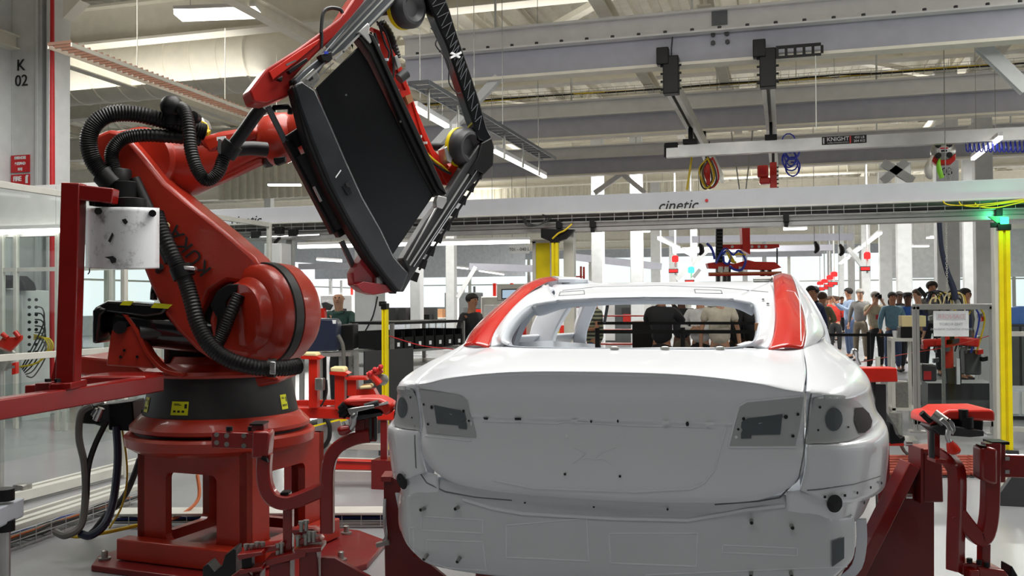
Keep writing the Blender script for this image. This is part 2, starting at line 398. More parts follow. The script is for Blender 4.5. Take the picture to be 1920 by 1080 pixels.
# K 02 column: wide H section with stencilled mark, red standpipe and two fire signs
kp = P(65, 570, 13.2); kx, ky = kp.x, kp.y
kc = struct(obj('column', MB().bb(kx-.40, kx+.13, ky-.02, ky+.02, 0, 6.3).bb(kx-.44, kx-.40, ky-.25, ky+.25, 0, 6.3).bb(kx+.05, kx+.10, ky-.06, ky+.30, 0, 6.3).bb(kx+.33, kx+.38, ky-.15, ky+.25, 0, 6.3).bb(kx+.10, kx+.33, ky+.2, ky+.24, 0, 6.3), M['column'], bevel=.006))
kw = P(40, 135, 13.0)
text('K', .23, PY(39, 123, ky-.03), (1, 0, 0), (0, 0, 1), M['ink'], kc, 'stencil')
text('02', .23, PY(40, 152, ky-.03), (1, 0, 0), (0, 0, 1), M['ink'], kc, 'stencil')
obj('standpipe', MB().tube([PY(100, 360, ky-.1)-V((0, 0, 3)), PY(96, -40, ky-.1)], .04, 12), M['signred'], kc, smooth=True, label='red vertical standpipe')
for s_, (va, vb) in ((('FIRE HOSE', '& STAND', 'PIPE'), (292, 322)), (('FIRE', 'EXTINGUISHER'), (328, 360))):
    a = PY(21, va, ky-.04); b = PY(56, vb, ky-.04)
    sg = obj('fire_sign', MB().bb(a.x, b.x, ky-.045, ky-.035, b.z, a.z), M['signred'], kc, label='red sign with white lettering')
    n = len(s_); hh = (a.z-b.z)/n
    for i, t in enumerate(s_):
        text(t, .052 if n == 3 else (.095 if i == 0 else .036), ((a.x+b.x)/2-(.05 if t == 'FIRE' else 0), ky-.048, a.z-hh*(i+.5)), (1, 0, 0), (0, 0, 1), M['paper'], sg, 'lettering', sp=.8, bold=.003)
    if n == 2: obj('extinguisher_pictogram', MB().bb(b.x-.07, b.x-.03, ky-.05, ky-.046, a.z-.13, a.z-.03).bb(b.x-.06, b.x-.02, ky-.05, ky-.046, a.z-.03, a.z-.015), M['paper'], sg)
# gusset at the head of the column
cz('gusset', MB().prism([PY(118, 34, ky-.1), PY(150, 0, ky-.1), PY(118, -10, ky-.1)], (0, .2, 0)))
# ================================================================== OVERHEAD EQUIPMENT
def runway(Y, label, x0, x1, zb=4.25, h=.36, bolts=True):
    t = thing('runway_beam', label, 'steel beam', (0, Y, zb), 'grey runway beams hung in rows under the roof')
    obj('web', MB().bb(x0, x1, Y-.012, Y+.012, zb+.03, zb+h), M['grey_beam'], t)
    obj('lower_flange', MB().bb(x0, x1, Y-.11, Y+.11, zb, zb+.035), M['cream'], t, label='cream lower flange')
    obj('upper_beam', MB().bb(x0, x1, Y-.10, Y+.10, zb+h+.25, zb+h+.28).bb(x0, x1, Y-.03, Y+.03, zb+h+.02, zb+h+.25).bb(x0, x1, Y-.14, Y+.10, zb+h, zb+h+.02), M['white'], t, label='pale upper channel')
    if bolts:
        me = None
        x = x0+.2
        while x < x1:
            if me is None:
                b0 = obj('bolt', MB().cyl((x, Y-.10, zb+h+.02), (x, Y-.10, zb+h+.055), .022, n=6), M['dark'], t); me = b0; xb = x
            else:
                b = b0.copy(); b.location = (x-xb, 0, 0); COL.objects.link(b)
            x += .31
    for k in range(int((x1-x0)/2.4)):
        x = x0+1.2+2.4*k
        obj('hanger_rod', MB().cyl((x, Y, zb+h+.28), (x, Y, 5.66), .016, n=8), M['column'], t)
    return t
rb1 = runway(11.0, 'nearest grey runway beam with black bolts under its pale top channel', -4.6, 7.5)
rb2 = runway(15.3, 'second grey runway beam with cables on top of it', -7, 9.5, bolts=False)
rb3 = runway(19.8, 'third and farthest grey runway beam above the portal', -9, 12, bolts=False)
# splice plates on the near beam
for (u, v) in ((1340, 30),):
    a = PY(1334, 16, 10.95); b = PY(1364, 45, 10.95)
    obj('splice_plate', MB().bb(a.x, b.x, 10.955, 10.968, b.z, a.z), M['dark_rib'], rb1)
for u, v in ((1337, 66), (1363, 64), (1337, 81), (1364, 79)):
    p = PY(u, v, 10.985); obj('bolt', MB().cyl(p, p+V((0, -.03, 0)), .028, n=6), M['dark'], rb1)
obj('web_joint', MB().tube([PY(1262, 58, 10.98), PY(1259, 90, 10.98), PY(1259, 118, 10.98)], .008, 6), M['dark'], rb1)
# wire cable tray lying on the second beam
def basket(name, label, xa, xb, Y, z, dep=.10, wdt=.16, step=.12, mt='zinc', par=None, vert=False):
    mb = MB(); n = int((xb-xa)/step)
    for dy, dz in ((-wdt/2, 0), (wdt/2, 0), (-wdt/2, dep), (wdt/2, dep), (-wdt/2, dep/2), (0, 0)):
        mb.bar((xa, Y+dy, z+dz), (xb, Y+dy, z+dz), .006, .006)
    for i in range(n+1):
        x = xa+i*step
        mb.bar((x, Y-wdt/2, z), (x, Y-wdt/2, z+dep), .005, .005).bar((x, Y+wdt/2, z), (x, Y+wdt/2, z+dep), .005, .005).bar((x, Y-wdt/2, z), (x, Y+wdt/2, z), .005, .005)
    return obj(name, mb, M[mt], par)
tb = thing('cable_tray', 'long wire cable tray running along the second grey beam', 'cable tray', (0, 15.1, 4.9))
basket('wire_basket', '', -6.5, 9.3, 15.15, 4.93, step=.15, par=tb)
for k, mt in enumerate(('cable_k', 'cable_y', 'cable_g')):
    obj('cable', MB().tube([(x*.8-6.4, 15.12+.03*k+random.uniform(-.02, .02), 4.955+random.uniform(0, .03)) for x in range(20)], .014, 6), M[mt], tb, smooth=True)
# secondary cream beams along the aisle, between the runways
for i, (x, z, y0, y1) in enumerate([(-2.1, 4.8, 6.2, 20.5), (-.87, 4.72, 11.1, 19.9), (3.0, 4.8, 9, 24), (-6.2, 4.8, 9, 24), (-10.5, 4.9, 9, 30)]):
    cz('tie_beam', MB().ibeam((x, y0, z+.36), (x, y1, z+.36), .16, .2, .02))
# portal braces right
for (a, b) in [((1838, 84), (1925, 168)), ((1925, 150), (1800, 262)), ((1655, 305), (1712, 340)), ((1700, 303), (1655, 340))]:
    p, q = PY(*a, 11.3 if a[1] < 200 and a[0] < 1900 else 17.5), PY(*b, 11.3 if a[1] < 200 and a[0] < 1900 else 17.5)
    cz('knee_brace', MB().ibeam(p, q, .14, .12, .015, up=(0, 1, 0)), 'column')
for (a, b, Y) in [((1165, 327), (1115, 362), 19.9), ((1168, 327), (1210, 362), 19.9), ((935, 145), (800, 290), 11.0), ((700, 395), (640, 352), 19.9)]:
    cz('knee_brace', MB().bar(PY(*a, Y), PY(*b, Y), .10, .09, up=(0, 1, 0)), 'column')
for x in (-1.9, 1.2, 4.3, 7.4):
    cz('knee_brace', MB().bar((x, 11, 4.3), (x+.9, 11, 3.1), .04, .04)) if False else None
# light crane: two rails along the aisle, a bridge across them
def rail(x, y0, y1, z, label):
    t = thing('crane_rail', label, 'crane rail', (x, y0, z), 'aluminium crane rails under the grey beams')
    mb = MB().bb(x-.07, x-.02, y0, y1, z, z+.02).bb(x+.02, x+.07, y0, y1, z, z+.02).bb(x-.07, x-.055, y0, y1, z+.02, z+.16).bb(x+.055, x+.07, y0, y1, z+.02, z+.16).bb(x-.07, x+.07, y0, y1, z+.16, z+.175)
    obj('profile', mb, M['alu_w'], t)
    obj('hanger_block', MB().bb(x-.09, x+.09, y0-.1, y0+.05, z-.02, z+.42).bb(x-.16, x-.02, y0-.12, y0, z+.32, z+.52), M['black'], t, bevel=.01, label='black hanger block')
    for k in range(4):
        for s_ in (-1, 1): obj('bolt', MB().cyl((x+s_*.08, y0-.06, z+.04+k*.09), (x+s_*.12, y0-.06, z+.04+k*.09), .013, n=6), M['black'], t)
    obj('hanger_block', MB().bb(x-.05, x+.05, 15.2, 15.3, z+.17, 4.26), M['black'], t)
    return t
r1 = rail(-1.23, 10.9, 19.5, 3.93, 'left crane rail hanging by a black block from the near beam')
r2 = rail(-.15, 10.9, 19.5, 3.93, 'right crane rail with a slotted black arm at its block')
sl = MB(); 
sl.bb(-.06, .42, 10.80, 10.83, 4.33, 4.36).bb(-.06, .42, 10.80, 10.83, 4.22, 4.245)
for k in range(6): sl.bb(-.06+.095*k, -.03+.095*k, 10.80, 10.83, 4.245, 4.33)
obj('slotted_arm', sl, M['black'], r2)
obj('thin_chain', MB().cyl((.36, 10.81, 4.22), (.36, 10.81, 3.4), .006, n=6), M['alu_w'], r2)
YB = 13.2
a = PY(1250, 278, YB); b = PY(1920, 250, YB)
zb = PY(1300, 280, YB).z
br = thing('crane_bridge', 'long aluminium crane bridge carrying the black lettered capacity plate', 'crane bridge', (a.x, YB, zb-.1))
xa = a.x; xb = xa+7.5
obj('profile', MB().bb(xa, xb, YB-.06, YB+.06, zb-.10, zb-.085).bb(xa, xb, YB-.055, YB-.04, zb-.085, zb+.06).bb(xa, xb, YB+.04, YB+.055, zb-.085, zb+.06).bb(xa, xb, YB-.05, YB+.05, zb+.05, zb+.065), M['alu'], br)
obj('end_stop', MB().bb(xa-.02, xa+.16, YB-.07, YB+.07, zb+.03, zb+.10).bb(xa-.03, xa-.01, YB-.06, YB+.06, zb-.1, zb+.08), M['black'], br, label='black end stop')
obj('trolley', MB().bb(-1.33, -1.13, YB-.12, YB+.12, zb+.07, zb+.13).bb(-1.26, -1.2, YB-.05, YB+.05, zb+.13, 3.95), M['black'], br)
obj('trolley', MB().bb(-.23, -.07, YB-.12, YB+.12, zb+.07, zb+.13).bb(-.17, -.13, YB-.05, YB+.05, zb+.13, 3.95), M['black'], br)
q0 = PY(1541, 252, YB-.07); q1 = PY(1625, 263, YB-.07); hz = (q0.z+PY(1625, 246, YB-.07).z)/2
zc = zb+.012 - 0
pl = obj('capacity_plate', MB().bb(q0.x, q1.x, YB-.066, YB-.060, zc-.05, zc+.055), M['ink'], br, label='black plate with white lettering and a red bar')
wpl = q1.x-q0.x
text('KNIGHT', .075, (q0.x+wpl*.36, YB-.068, zc+.015), (1, 0, 0), (0, 0, 1), M['paper'], pl, bold=.001)
text('GLOBAL HANDLING SYSTEMS', .02, (q0.x+wpl*.36, YB-.068, zc-.032), (1, 0, 0), (0, 0, 1), M['paper'], pl)
text('450 LB', .045, (q0.x+wpl*.84, YB-.068, zc+.025), (1, 0, 0), (0, 0, 1), M['paper'], pl)
text('204 KG', .045, (q0.x+wpl*.84, YB-.068, zc-.022), (1, 0, 0), (0, 0, 1), M['paper'], pl)
obj('red_bar', MB().bb(q0.x+wpl*.62, q0.x+wpl*.655, YB-.069, YB-.066, zc-.048, zc+.052), M['bred'], pl)
obj('hook_mark', MB().bb(q0.x+.015, q0.x+.03, YB-.069, YB-.066, zc-.04, zc+.04), M['paper'], pl)
# red balancer on the right rail, with a blue coil hose
bp = P(1450, 320, 13.9)
t = thing('hoist_unit', 'red hoist unit with a square head hanging under the right crane rail', 'hoist', (bp.x, bp.y, bp.z-.3))
obj('mast', MB().bb(bp.x-.05, bp.x+.05, bp.y-.06, bp.y+.06, bp.z-.36, bp.z+.12), M['bred'], t, bevel=.01)
for k in range(7): obj('bolt', MB().cyl((bp.x+.05, bp.y-.05, bp.z-.32+k*.06), (bp.x+.075, bp.y-.05, bp.z-.32+k*.06), .012, n=6), M['dark'], t)
hd = MB(); hd.bb(bp.x-.23, bp.x-.07, bp.y-.10, bp.y+.08, bp.z-.10, bp.z+.08).bb(bp.x-.20, bp.x-.05, bp.y-.09, bp.y+.07, bp.z-.20, bp.z-.10)
obj('head', hd, M['bred'], t, bevel=.025); obj('hanger', MB().bb(bp.x-.02, bp.x+.02, bp.y-.02, bp.y+.02, bp.z+.12, 3.94), M['dark'], t)
obj('head_recess', MB().bb(bp.x-.19, bp.x-.11, bp.y-.104, bp.y-.10, bp.z-.05, bp.z+.03), M['signred'], t)
hp = P(1483, 318, 13.8)
pts = [hp+V((.10*math.sin(th), .06*math.cos(th*1.0), .14*math.cos(th)-.02+.004*i)) for i, th in enumerate([k*.5 for k in range(110)])]
pts = [p+V((.03*math.sin(i*.11), .012*math.sin(i*.37), .03*math.sin(i*.21))) for i, p in enumerate(pts)]
tag(obj('coil_hose', MB().tube(pts, .011, 6), M['blue'], smooth=True), 'blue coiled air hose bunched in a ball beside the red hoist', 'hose')
# spring balancer at the right of the bridge
sp = P(1768, 283, 13.0)
t = thing('spring_balancer', 'round grey and red balancer with four black openings under the bridge', 'balancer', (sp.x, sp.y, sp.z-.2))
obj('housing', MB().lathe(sp+V((0, .1, 0)), [(.10, 0), (.155, -.02), (.16, -.13), (.12, -.17), (.05, -.18)], 28, (0, 1, 0)), M['zinc'], t, smooth=True)
obj('red_shroud', MB().prism([sp+V((x, -.06, z)) for x, z in ((-.155, -.05), (-.15, -.14), (-.09, -.20), (.09, -.20), (.15, -.14), (.155, -.05), (.06, -.13), (-.06, -.13))], (0, .14, 0)), M['bred'], t, bevel=.01)
for k in range(4):
    th = R(45+90*k); c = sp+V((.10*math.cos(th), -.078, .10*math.sin(th)))
    obj('opening', MB().lathe(c, [(.036, -.012), (.04, 0), (.04, .02)], 14, (0, 1, 0)), M['hole'], t, smooth=True)
bd = obj('badge', MB().bb(sp.x-.055, sp.x+.055, sp.y-.095, sp.y-.08, sp.z-.035, sp.z+.04), M['paper'], t, label='white badge with a red stripe')
obj('stripe', MB().bb(sp.x-.05, sp.x+.05, sp.y-.098, sp.y-.095, sp.z+.012, sp.z+.034), M['signred'], bd)
obj('stripe', MB().bb(sp.x-.04, sp.x+.04, sp.y-.098, sp.y-.095, sp.z-.028, sp.z+.002), M['ink'], bd)
for s_ in (-1, 1): obj('roller', MB().cyl((sp.x+s_*.14-.09, sp.y-.02, sp.z+.16), (sp.x+s_*.14+.09, sp.y-.02, sp.z+.16), .045, n=14), M['black'], t, smooth=True)
ch = MB()
for k in range(16):
    c = sp+V((.09, -.02, -.22-.045*k)); ch.tube([c+V((.014*math.cos(q) if k % 2 else 0, 0 if k % 2 else .014*math.cos(q), .024*math.sin(q))) for q in [R(45*i) for i in range(9)]], .004, 5, cap=False)
obj('chain', ch, M['alu_w'], t)
t2 = P(1760, 322, 12.9)
tag(obj('pendant_grip', MB().tube([t2+V((.02, .05, .18)), t2+V((0, 0, .10)), t2+V((.01, 0, .02)), t2+V((.04, 0, -.09))], [.012, .028, .036, .03], 10, k=3), M['lgreen'], smooth=True), 'lime green grip hanging below the round balancer', 'grip')
t3 = P(1742, 318, 12.9)
tag(obj('pendant_bag', MB().tube([t3+V((.06, .05, .20)), t3+V((0, 0, .10)), t3+V((-.01, 0, .02)), t3+V((0, 0, -.08)), t3+V((.03, 0, -.13))], [.012, .03, .055, .05, .015], 10, k=3), M['alu_w'], smooth=True), 'white pendant cover hanging left of the lime grip', 'cover')
# blue festoon coils along the bridge
for i in range(14):
    u = 1812+i*8.5; c = PY(u, 263, YB+.05)
    pts = [c+V((.03*math.cos(q), .05*math.sin(q), -.075+.085*math.cos(q*.5+.2)*math.cos(q*.5+.2)*1.0+.05*math.sin(q*1.0))) for q in [k*.52 for k in range(25)]]
    if i == 0: fest = thing('festoon_hose', 'blue coiled festoon hose stretched in loops under the bridge', 'hose', (c.x, c.y, c.z-.2))
    obj('coil', MB().tube([c+V((-.02, 0, .02)), c+V((.0, .03, -.06)), c+V((.005, .02, -.13)), c+V((.02, 0, -.15)), c+V((.03, -.02, -.12)), c+V((.035, 0, -.04)), c+V((.045, 0, .02))], .009, 6, k=4), M['blue'], fest, smooth=True)
# tool bundle hanging near the left crane rail
c0 = P(1328, 325, 14.2)
t = thing('hanging_tool_bundle', 'tangle of yellow, red and black hoses hanging beside the left rail', 'hose bundle', (c0.x, c0.y, c0.z-.2))
for k, mt in enumerate(('cable_k', 'cable_y', 'bred', 'cable_g', 'cable_y', 'bred')):
    o_ = V((random.uniform(-.06, .06), random.uniform(-.05, .05), random.uniform(-.03, .03)))
    obj('loop', MB().tube([c0+o_+V((0, 0, .22)), c0+o_+V((-.08-.01*k, 0, .08)), c0+o_+V((-.07, 0, -.14)), c0+o_+V((.0, 0, -.22)), c0+o_+V((.09, 0, -.10)), c0+o_+V((.07, 0, .08)), c0+o_+V((0, 0, .24))], .012, 6, k=4), M[mt], t, smooth=True)
obj('hanger', MB().cyl(c0+V((0, 0, .2)), (c0.x+.02, c0.y, 3.95), .01, n=6), M['dark'], t)
obj('tool_body', MB().bb(c0.x-.03, c0.x+.03, c0.y-.03, c0.y+.03, c0.z-.18, c0.z+.14), M['bred'], t, bevel=.01)
tag(obj('lift_strap', MB().tube([P(1298, 288, 13.3), P(1292, 330, 13.3), P(1288, 356, 13.3)], .016, 6), M['cable_y'], smooth=True), 'thin yellow strap hanging from the end of the bridge', 'strap')
# cable ladder with a row of orange cables, high at the left
lad = thing('cable_ladder', 'high cable ladder with a row of orange cable loops', 'cable ladder', (-6, 10, 5))
pA, pB = PX(112, 80, -6.9), PX(520, 232, -6.9)
for s_ in (-.14, .14): obj('side_rail', MB().bar(pA+V((s_, 0, -.03)), pB+V((s_, 0, -.03)), .015, .04), M['cream'], lad)
n = 46; r0 = obj('cable_loop', MB().bar(pA+V((-.08, -.07, -.03)), pA+V((.08, .07, .02)), .03, .03), M['cable_o2'], lad)
for i in range(1, n):
    c = r0.copy(); c.location = (pB-pA)*(i/n); COL.objects.link(c)
for i in (2, 6, 9): 
    p = pA+(pB-pA)*(i/10+.03); obj('hanger_rod', MB().cyl(p+V((.16, 0, 0)), p+V((.16, 0, .9)), .006, n=6), M['cream'], lad)
# ladder tray beside the line light, middle
lad2 = thing('cable_ladder', 'dark cable ladder on rods beside the slanting line of lamps', 'cable ladder', (-3.3, 10, 3.6))
pA, pB = PX(785, 155, -2.9), PX(1030, 298, -2.9)
for s_ in (-.09, .09): obj('side_rail', MB().bar(pA+V((s_, 0, 0)), pB+V((s_, 0, 0)), .012, .035), M['zinc_d'], lad2)
for i in range(26): 
    p = pA+(pB-pA)*(i/26); obj('rung', MB().bar(p-V((.09, 0, 0)), p+V((.09, 0, 0)), .03, .03), M['dark'], lad2)
for i in range(6): 
    p = pA+(pB-pA)*(i/6+.05); obj('hanger_rod', MB().cyl(p, p-V((0, 0, .28)), .012, n=6), M['zinc'], lad2)
# ------------------------------------------------------------------ lamps
def lamp(label, p0, p1, wd=.10, th=.04, group='fluorescent lamps hung in rows', rods=True):
    mid = (p0+p1)/2; t = thing('fluorescent_lamp', label, 'lamp', mid, group)
    obj('tube', MB().bar(p0, p1, wd, th), M['lamp'], t, label='glowing tube')
    u_ = V((0, 0, th/2+.025))
    obj('housing', MB().bar(p0+u_, p1+u_, wd*1.15, .045), M['white'], t)
    if rods:
        for f_ in (.15, .85): 
            q = p0+(p1-p0)*f_+u_; obj('hanger_rod', MB().cyl(q, (q.x, q.y, 7.62 if q.z > 4.6 else 5.7), .004, n=5), M['zinc'], t)
    return t
A_ = lambda u, v, X: PX(u, v, X)
for (a, b, nm) in [((778, 203), (838, 237), 'nearest lamp of the slanting row behind the roof frame'), ((852, 244), (896, 266), 'middle lamp of the slanting row behind the roof frame'), ((926, 283), (1022, 332), 'farthest lamp of the slanting row, right of the roof frame')]:
    lamp(nm, PX(*a, -3.1), PX(*b, -3.1), .045, .03)
lamp('wide bright troffer lamp near the top left of the ceiling', P(334, 30, 11.5), P(486, 24, 11.5), .30, .05)
lamp('short lamp glowing under the siding left of the roof frame', P(503, 347, 24), P(564, 347, 24), .14)
lamp('double lamp seen just right of the ladder tray', P(946, 325, 22), P(993, 326, 22), .14)
lamp('short lamp half hidden behind the red gripper rail', P(784, 232, 20), P(812, 232, 20), .25)
lamp('short lamp between the hose loops of the robot', P(184, 268, 17), P(206, 268, 17), .2)
lamp('long lamp clipped under the cable tray of the second beam', P(1478, 187, 15.2), P(1580, 182, 15.2), .06)
lamp('slanted lamp at the right edge among the blue coils', P(1824, 298, 14), P(1876, 258, 11.6), .05)
lamp('slanted lamp low under the portal, left of the red status lights', PX(1237, 448, -3.3), PX(1272, 465, -3.3), .12)
lamp('slanted lamp under the portal, second from the red status lights', PX(1275, 467, -3.3), PX(1303, 482, -3.3), .12)
lamp('nearest lamp of the row climbing to the right behind the portal', PX(1650, 437, 2.3), PX(1619, 461, 2.3), .10)
lamp('middle lamp of the row climbing to the right behind the portal', PX(1614, 464, 2.3), PX(1594, 480, 2.3), .12)
lamp('far lamp of the row climbing to the right behind the portal', PX(1590, 483, 2.3), PX(1576, 494, 2.3), .14)
lamp('short flat lamp right under the middle of the portal', P(1185, 434, 26), P(1218, 434, 26), .2)
lamp('short flat lamp under the portal behind the red gantry', P(1471, 430, 24), P(1511, 429, 24), .2)
lamp('small lamp between two pale columns, upper one', P(1740, 446, 34), P(1757, 446, 34), .3)
lamp('small lamp between two pale columns, lower one', P(1709, 462, 30), P(1739, 462, 30), .25)
lamp('long lamp strip over the benches behind the roof frame', PY(560, 463, 13.6), PY(992, 453, 13.6), .08, .05)
lamp('long lamp strip under the white header at the left edge', PY(-60, 437, 9.25), PY(160, 431, 9.25), .08, .05, rods=False)
lamp('faint slanted lamp beyond the long strip, nearer one', P(838, 500, 34), P(878, 504, 34), .2)
lamp('faint slanted lamp beyond the long strip, farther one', P(898, 508, 34), P(945, 515, 34), .2)
lamp('short lamp seen above the big robot drum', P(595, 487, 28), P(640, 490, 28), .3)
# ------------------------------------------------------------------ portal across the cell
YP = 10.4
xL = PY(392, 420, YP).x; xR = 6.2
pt = thing('portal_frame', 'long white portal beam with slanted black lettering over the car', 'portal', (0, YP, 2.3))
zt, zm, zl = 2.72, 2.52, 2.31
obj('fascia', MB().bb(xL, xR, YP-.05, YP+.05, zm, zt), M['portal'], pt, bevel=.004)
obj('ledge', MB().bb(xL, xR, YP-.16, YP+.05, zm-.015, zm), M['alu_w'], pt)
obj('extrusion', MB().bb(xL, xR, YP-.10, YP-.02, zl, zl+.04).bb(xL, xR, YP-.10, YP-.02, zl+.05, zl+.09).bb(xL, xR, YP-.07, YP-.05, zl+.035, zl+.055), M['alu'], pt)
obj('extrusion', MB().bb(xL, xR, YP-.02, YP+.10, zl, zl+.21), M['alu_w'], pt)
basket('wire_basket', '', xL, xR, YP-.13, zl+.10, dep=.09, wdt=.08, step=.16, mt='alu', par=pt)
for k, mt in enumerate(('cable_k', 'cable_k', 'cable_g')):
    obj('cable', MB().tube([(xL+.2+.5*i, YP-.13+.015*k, zl+.115+random.uniform(0, .02)) for i in range(int((xR-xL)/.5))], .012, 6, k=2), M[mt], pt, smooth=True)
for k in range(3): 
    c = PY(1768+30*k, 378+2*k, YP-.19); obj('cable', MB().tube([c+V((0, 0, .01)), c+V((.04, 0, -.03)), c+V((.2, 0, -.045)), c+V((.5, 0, -.03+.02*k)), c+V((1.0, 0, .03))], .006, 6, k=4), M['cable_y'], pt, smooth=True)
c = PY(1270, 386, YP-.055)
text('cinetic', .165, (c.x, YP-.052, zm+.045), (1, 0, 0), (0, 0, 1), M['ink'], pt, 'lettering', shear=.3, bold=.001)
c = PY(460, 414, YP-.055); text('cinetic', .165, (c.x, YP-.052, zm+.045), (1, 0, 0), (0, 0, 1), M['ink'], pt, 'lettering', shear=.3)
c = PY(1325, 378, YP-.055); obj('red_dot', MB().cyl((c.x, YP-.06, zm+.09), (c.x, YP-.05, zm+.09), .018, n=12), M['signred'], pt)
for u in (1048, 1111, 1474, 1873): 
    c = PY(u, 412, YP-.15); obj('clamp_block', MB().bb(c.x-.03, c.x+.03, YP-.18, YP-.1, zl+.03, zl+.12).bb(c.x-.02, c.x+.02, YP-.17, YP-.12, zl-.02, zl+.03), M['black'], pt, bevel=.004)
# black cables looped at the left part of the tray
c = PY(985, 405, YP-.2)
for k in range(3): obj('loose_cable', MB().tube([c+V((-.02*k, 0, 0)), c+V((.02, -.02, -.07-.02*k)), c+V((.15, -.02, -.11)), c+V((.24+.03*k, 0, -.04)), c+V((.2, 0, .01))], .006, 6, k=4), M['cable_k'], pt, smooth=True)
def post(name, label, u, vt, vb, Y, wd, mt, cat, group=None, ztop=None):
    a = PY(u, vb, Y); zt_ = ztop or PY(u, vt, Y).z
    t = thing(name, label, cat, (a.x, Y, 0), group)
    return t, a.x, zt_
# posts of the portal
for u in (515, 1068, 1869):
    x = PY(u, 500, YP+.05).x; _w = .03 if u > 1500 else .06
    g = obj('upright', MB().bb(x-_w, x+_w, YP+.0, YP+.12, 0, zl), M['alu_w'], pt, bevel=.004)
    obj('upright_foot', MB().bb(x-.12, x+.12, YP-.08, YP+.2, 0, .015), M['alu'], pt)
for u in (545,):
    x = PY(u, 500, YP).x; obj('upright', MB().bb(x-.04, x+.04, YP-.04, YP+.04, 0, zl), M['alu'], pt)
# yellow light-curtain posts
def curtain(label, u, vt, Y, wd, zb=0.05):
    a = PY(u, vt, Y); x, z = a.x, a.z
    t = thing('light_curtain', label, 'light curtain', (x, Y, 0), 'yellow light curtain posts')
    obj('housing', MB().bb(x-wd/2, x-wd*.12, Y-.03, Y+.03, zb, z).bb(x+wd*.12, x+wd/2, Y-.03, Y+.03, zb, z).bb(x-wd*.12, x+wd*.12, Y-.01, Y+.03, zb, z), M['yellow'], t)
    obj('end_cap', MB().bb(x-wd*.6, x+wd*.6, Y-.04, Y+.04, z, z+.06).bb(x-wd*1.2, x+wd*.2, Y-.02, Y+.02, z+.03, z+.08), M['black'], t, bevel=.005)
    obj('foot', MB().bb(x-wd*.9, x+wd*.9, Y-.07, Y+.07, 0, zb), M['dark'], t)
    return t, x, z
t, x, z = curtain('tall yellow light curtain post behind the rear window of the car', 1041, 455, 10.15, .075)
obj('mirror_hood', MB().prism([(x-.16, 10.13, z+.16), (x-.16, 10.13, z+.06), (x-.02, 10.13, z), (x+.12, 10.13, z+.04), (x+.22, 10.13, z+.14)], (0, .08, 0)), M['black'], t, label='black flared hood')
obj('cable', MB().tube([(x-.02, 10.1, z+.04), (x+.05, 10.1, z+.1), (x+.12, 10.1, z+.13), (x+.2, 10.12, z+.2)], .010, 6, k=4), M['cable_y'], t, smooth=True)
t, x, z = curtain('tall yellow light curtain post on the right with a green lit cap', 1882, 432, 10.1, .10)
obj('green_lamp', MB().bb(x-.035, x+.04, 10.06, 10.13, z+.06, z+.13), M['led_g'], t, bevel=.01, label='green glowing lamp')
obj('lamp_bracket', MB().prism([(x-.02, 10.08, z+.14), (x-.02, 10.08, z+.04), (x-.14, 10.08, z+.14)], (0, .04, 0)), M['green'], t)
ld = bpy.data.lights.new('green_glow', 'POINT'); ld.color = (.1, 1, .4); ld.energy = 4; ld.shadow_soft_size = .05; lo = bpy.data.objects.new('green_glow', ld); COL.objects.link(lo); lo.location = (x, 9.98, z+.14)
t, x, z = curtain('short yellow light curtain post in front of the pale column', 722, 580, 8.6, .05)
# yellow tinted welding panel behind the window
a = PY(1005, 456, 10.6); b = PY(1030, 662, 10.6)
t = thing('tinted_screen', 'yellow tinted screen panel beside the tall yellow post', 'screen', (a.x, 10.6, 0))
obj('frame', MB().bb(a.x-.04, a.x, 10.58, 10.64, 0, a.z+.02).bb(b.x+.02, b.x+.05, 10.58, 10.64, 0, a.z+.02).bb(a.x-.04, b.x+.05, 10.58, 10.64, a.z, a.z+.04), M['alu_w'], t)
obj('pane', MB().bb(a.x, b.x+.02, 10.60, 10.61, .1, a.z), M['yellow'], t, label='yellow pane')
# ================================================================== CAR BODY (raised on its stand, tail towards the camera)
CX, CY = -0.62, 3.12
def L(x, y, z): return V((CX+x, CY+y, z))
car = thing('unfinished_car', 'unfinished white car body shell with open rear window and red rear pillars', 'car body', (CX, CY+1.5, .30))
def mirror(pts): return [V((2*CX-p.x, p.y, p.z)) for p in pts]
def net(rows, ku=5, kv=4, side=1):
    """tensor spline through a control net given in car coordinates; side -1 mirrors"""
    rs = [spline([L(side*x, y, z) for x, y, z in r], ku) for r in rows]
    cols = [spline(c, kv) for c in zip(*rs)]
    return [list(r) for r in zip(*cols)]
def full(rows, **k):
    """rows run from the centre line outwards; both halves joined"""
    out = []
    rs = []
    for r in rows:
        q = [L(-x, y, z) for x, y, z in reversed(r[1:])]+[L(x, y, z) for x, y, z in r]
        rs.append(spline(q, k.get('ku', 5)))
    cols = [spline(c, k.get('kv', 4)) for c in zip(*rs)]
    return [list(r) for r in zip(*cols)]
surfs = []
def cpart(name, mb, mt='paint', **k):
    if k.get('solid'):   # thin sheets: make the faces look outwards so the thickness goes inwards
        cc = V((CX, CY+2.0, .9)); sgn = 0
        for f in mb.f[::3]:
            a, b, c = (mb.v[i] for i in f[:3]); n = (b-a).cross(c-b); sgn += n.dot(a-cc)
        if sgn < 0: mb.f = [tuple(reversed(f)) for f in mb.f]
    o = obj(name, mb, M[mt], car, smooth=True, fixn=False, **k); return o
def surf(name, mb, mt='paint', **k):
    surfs.append(mb); return cpart(name, mb, mt, **k)
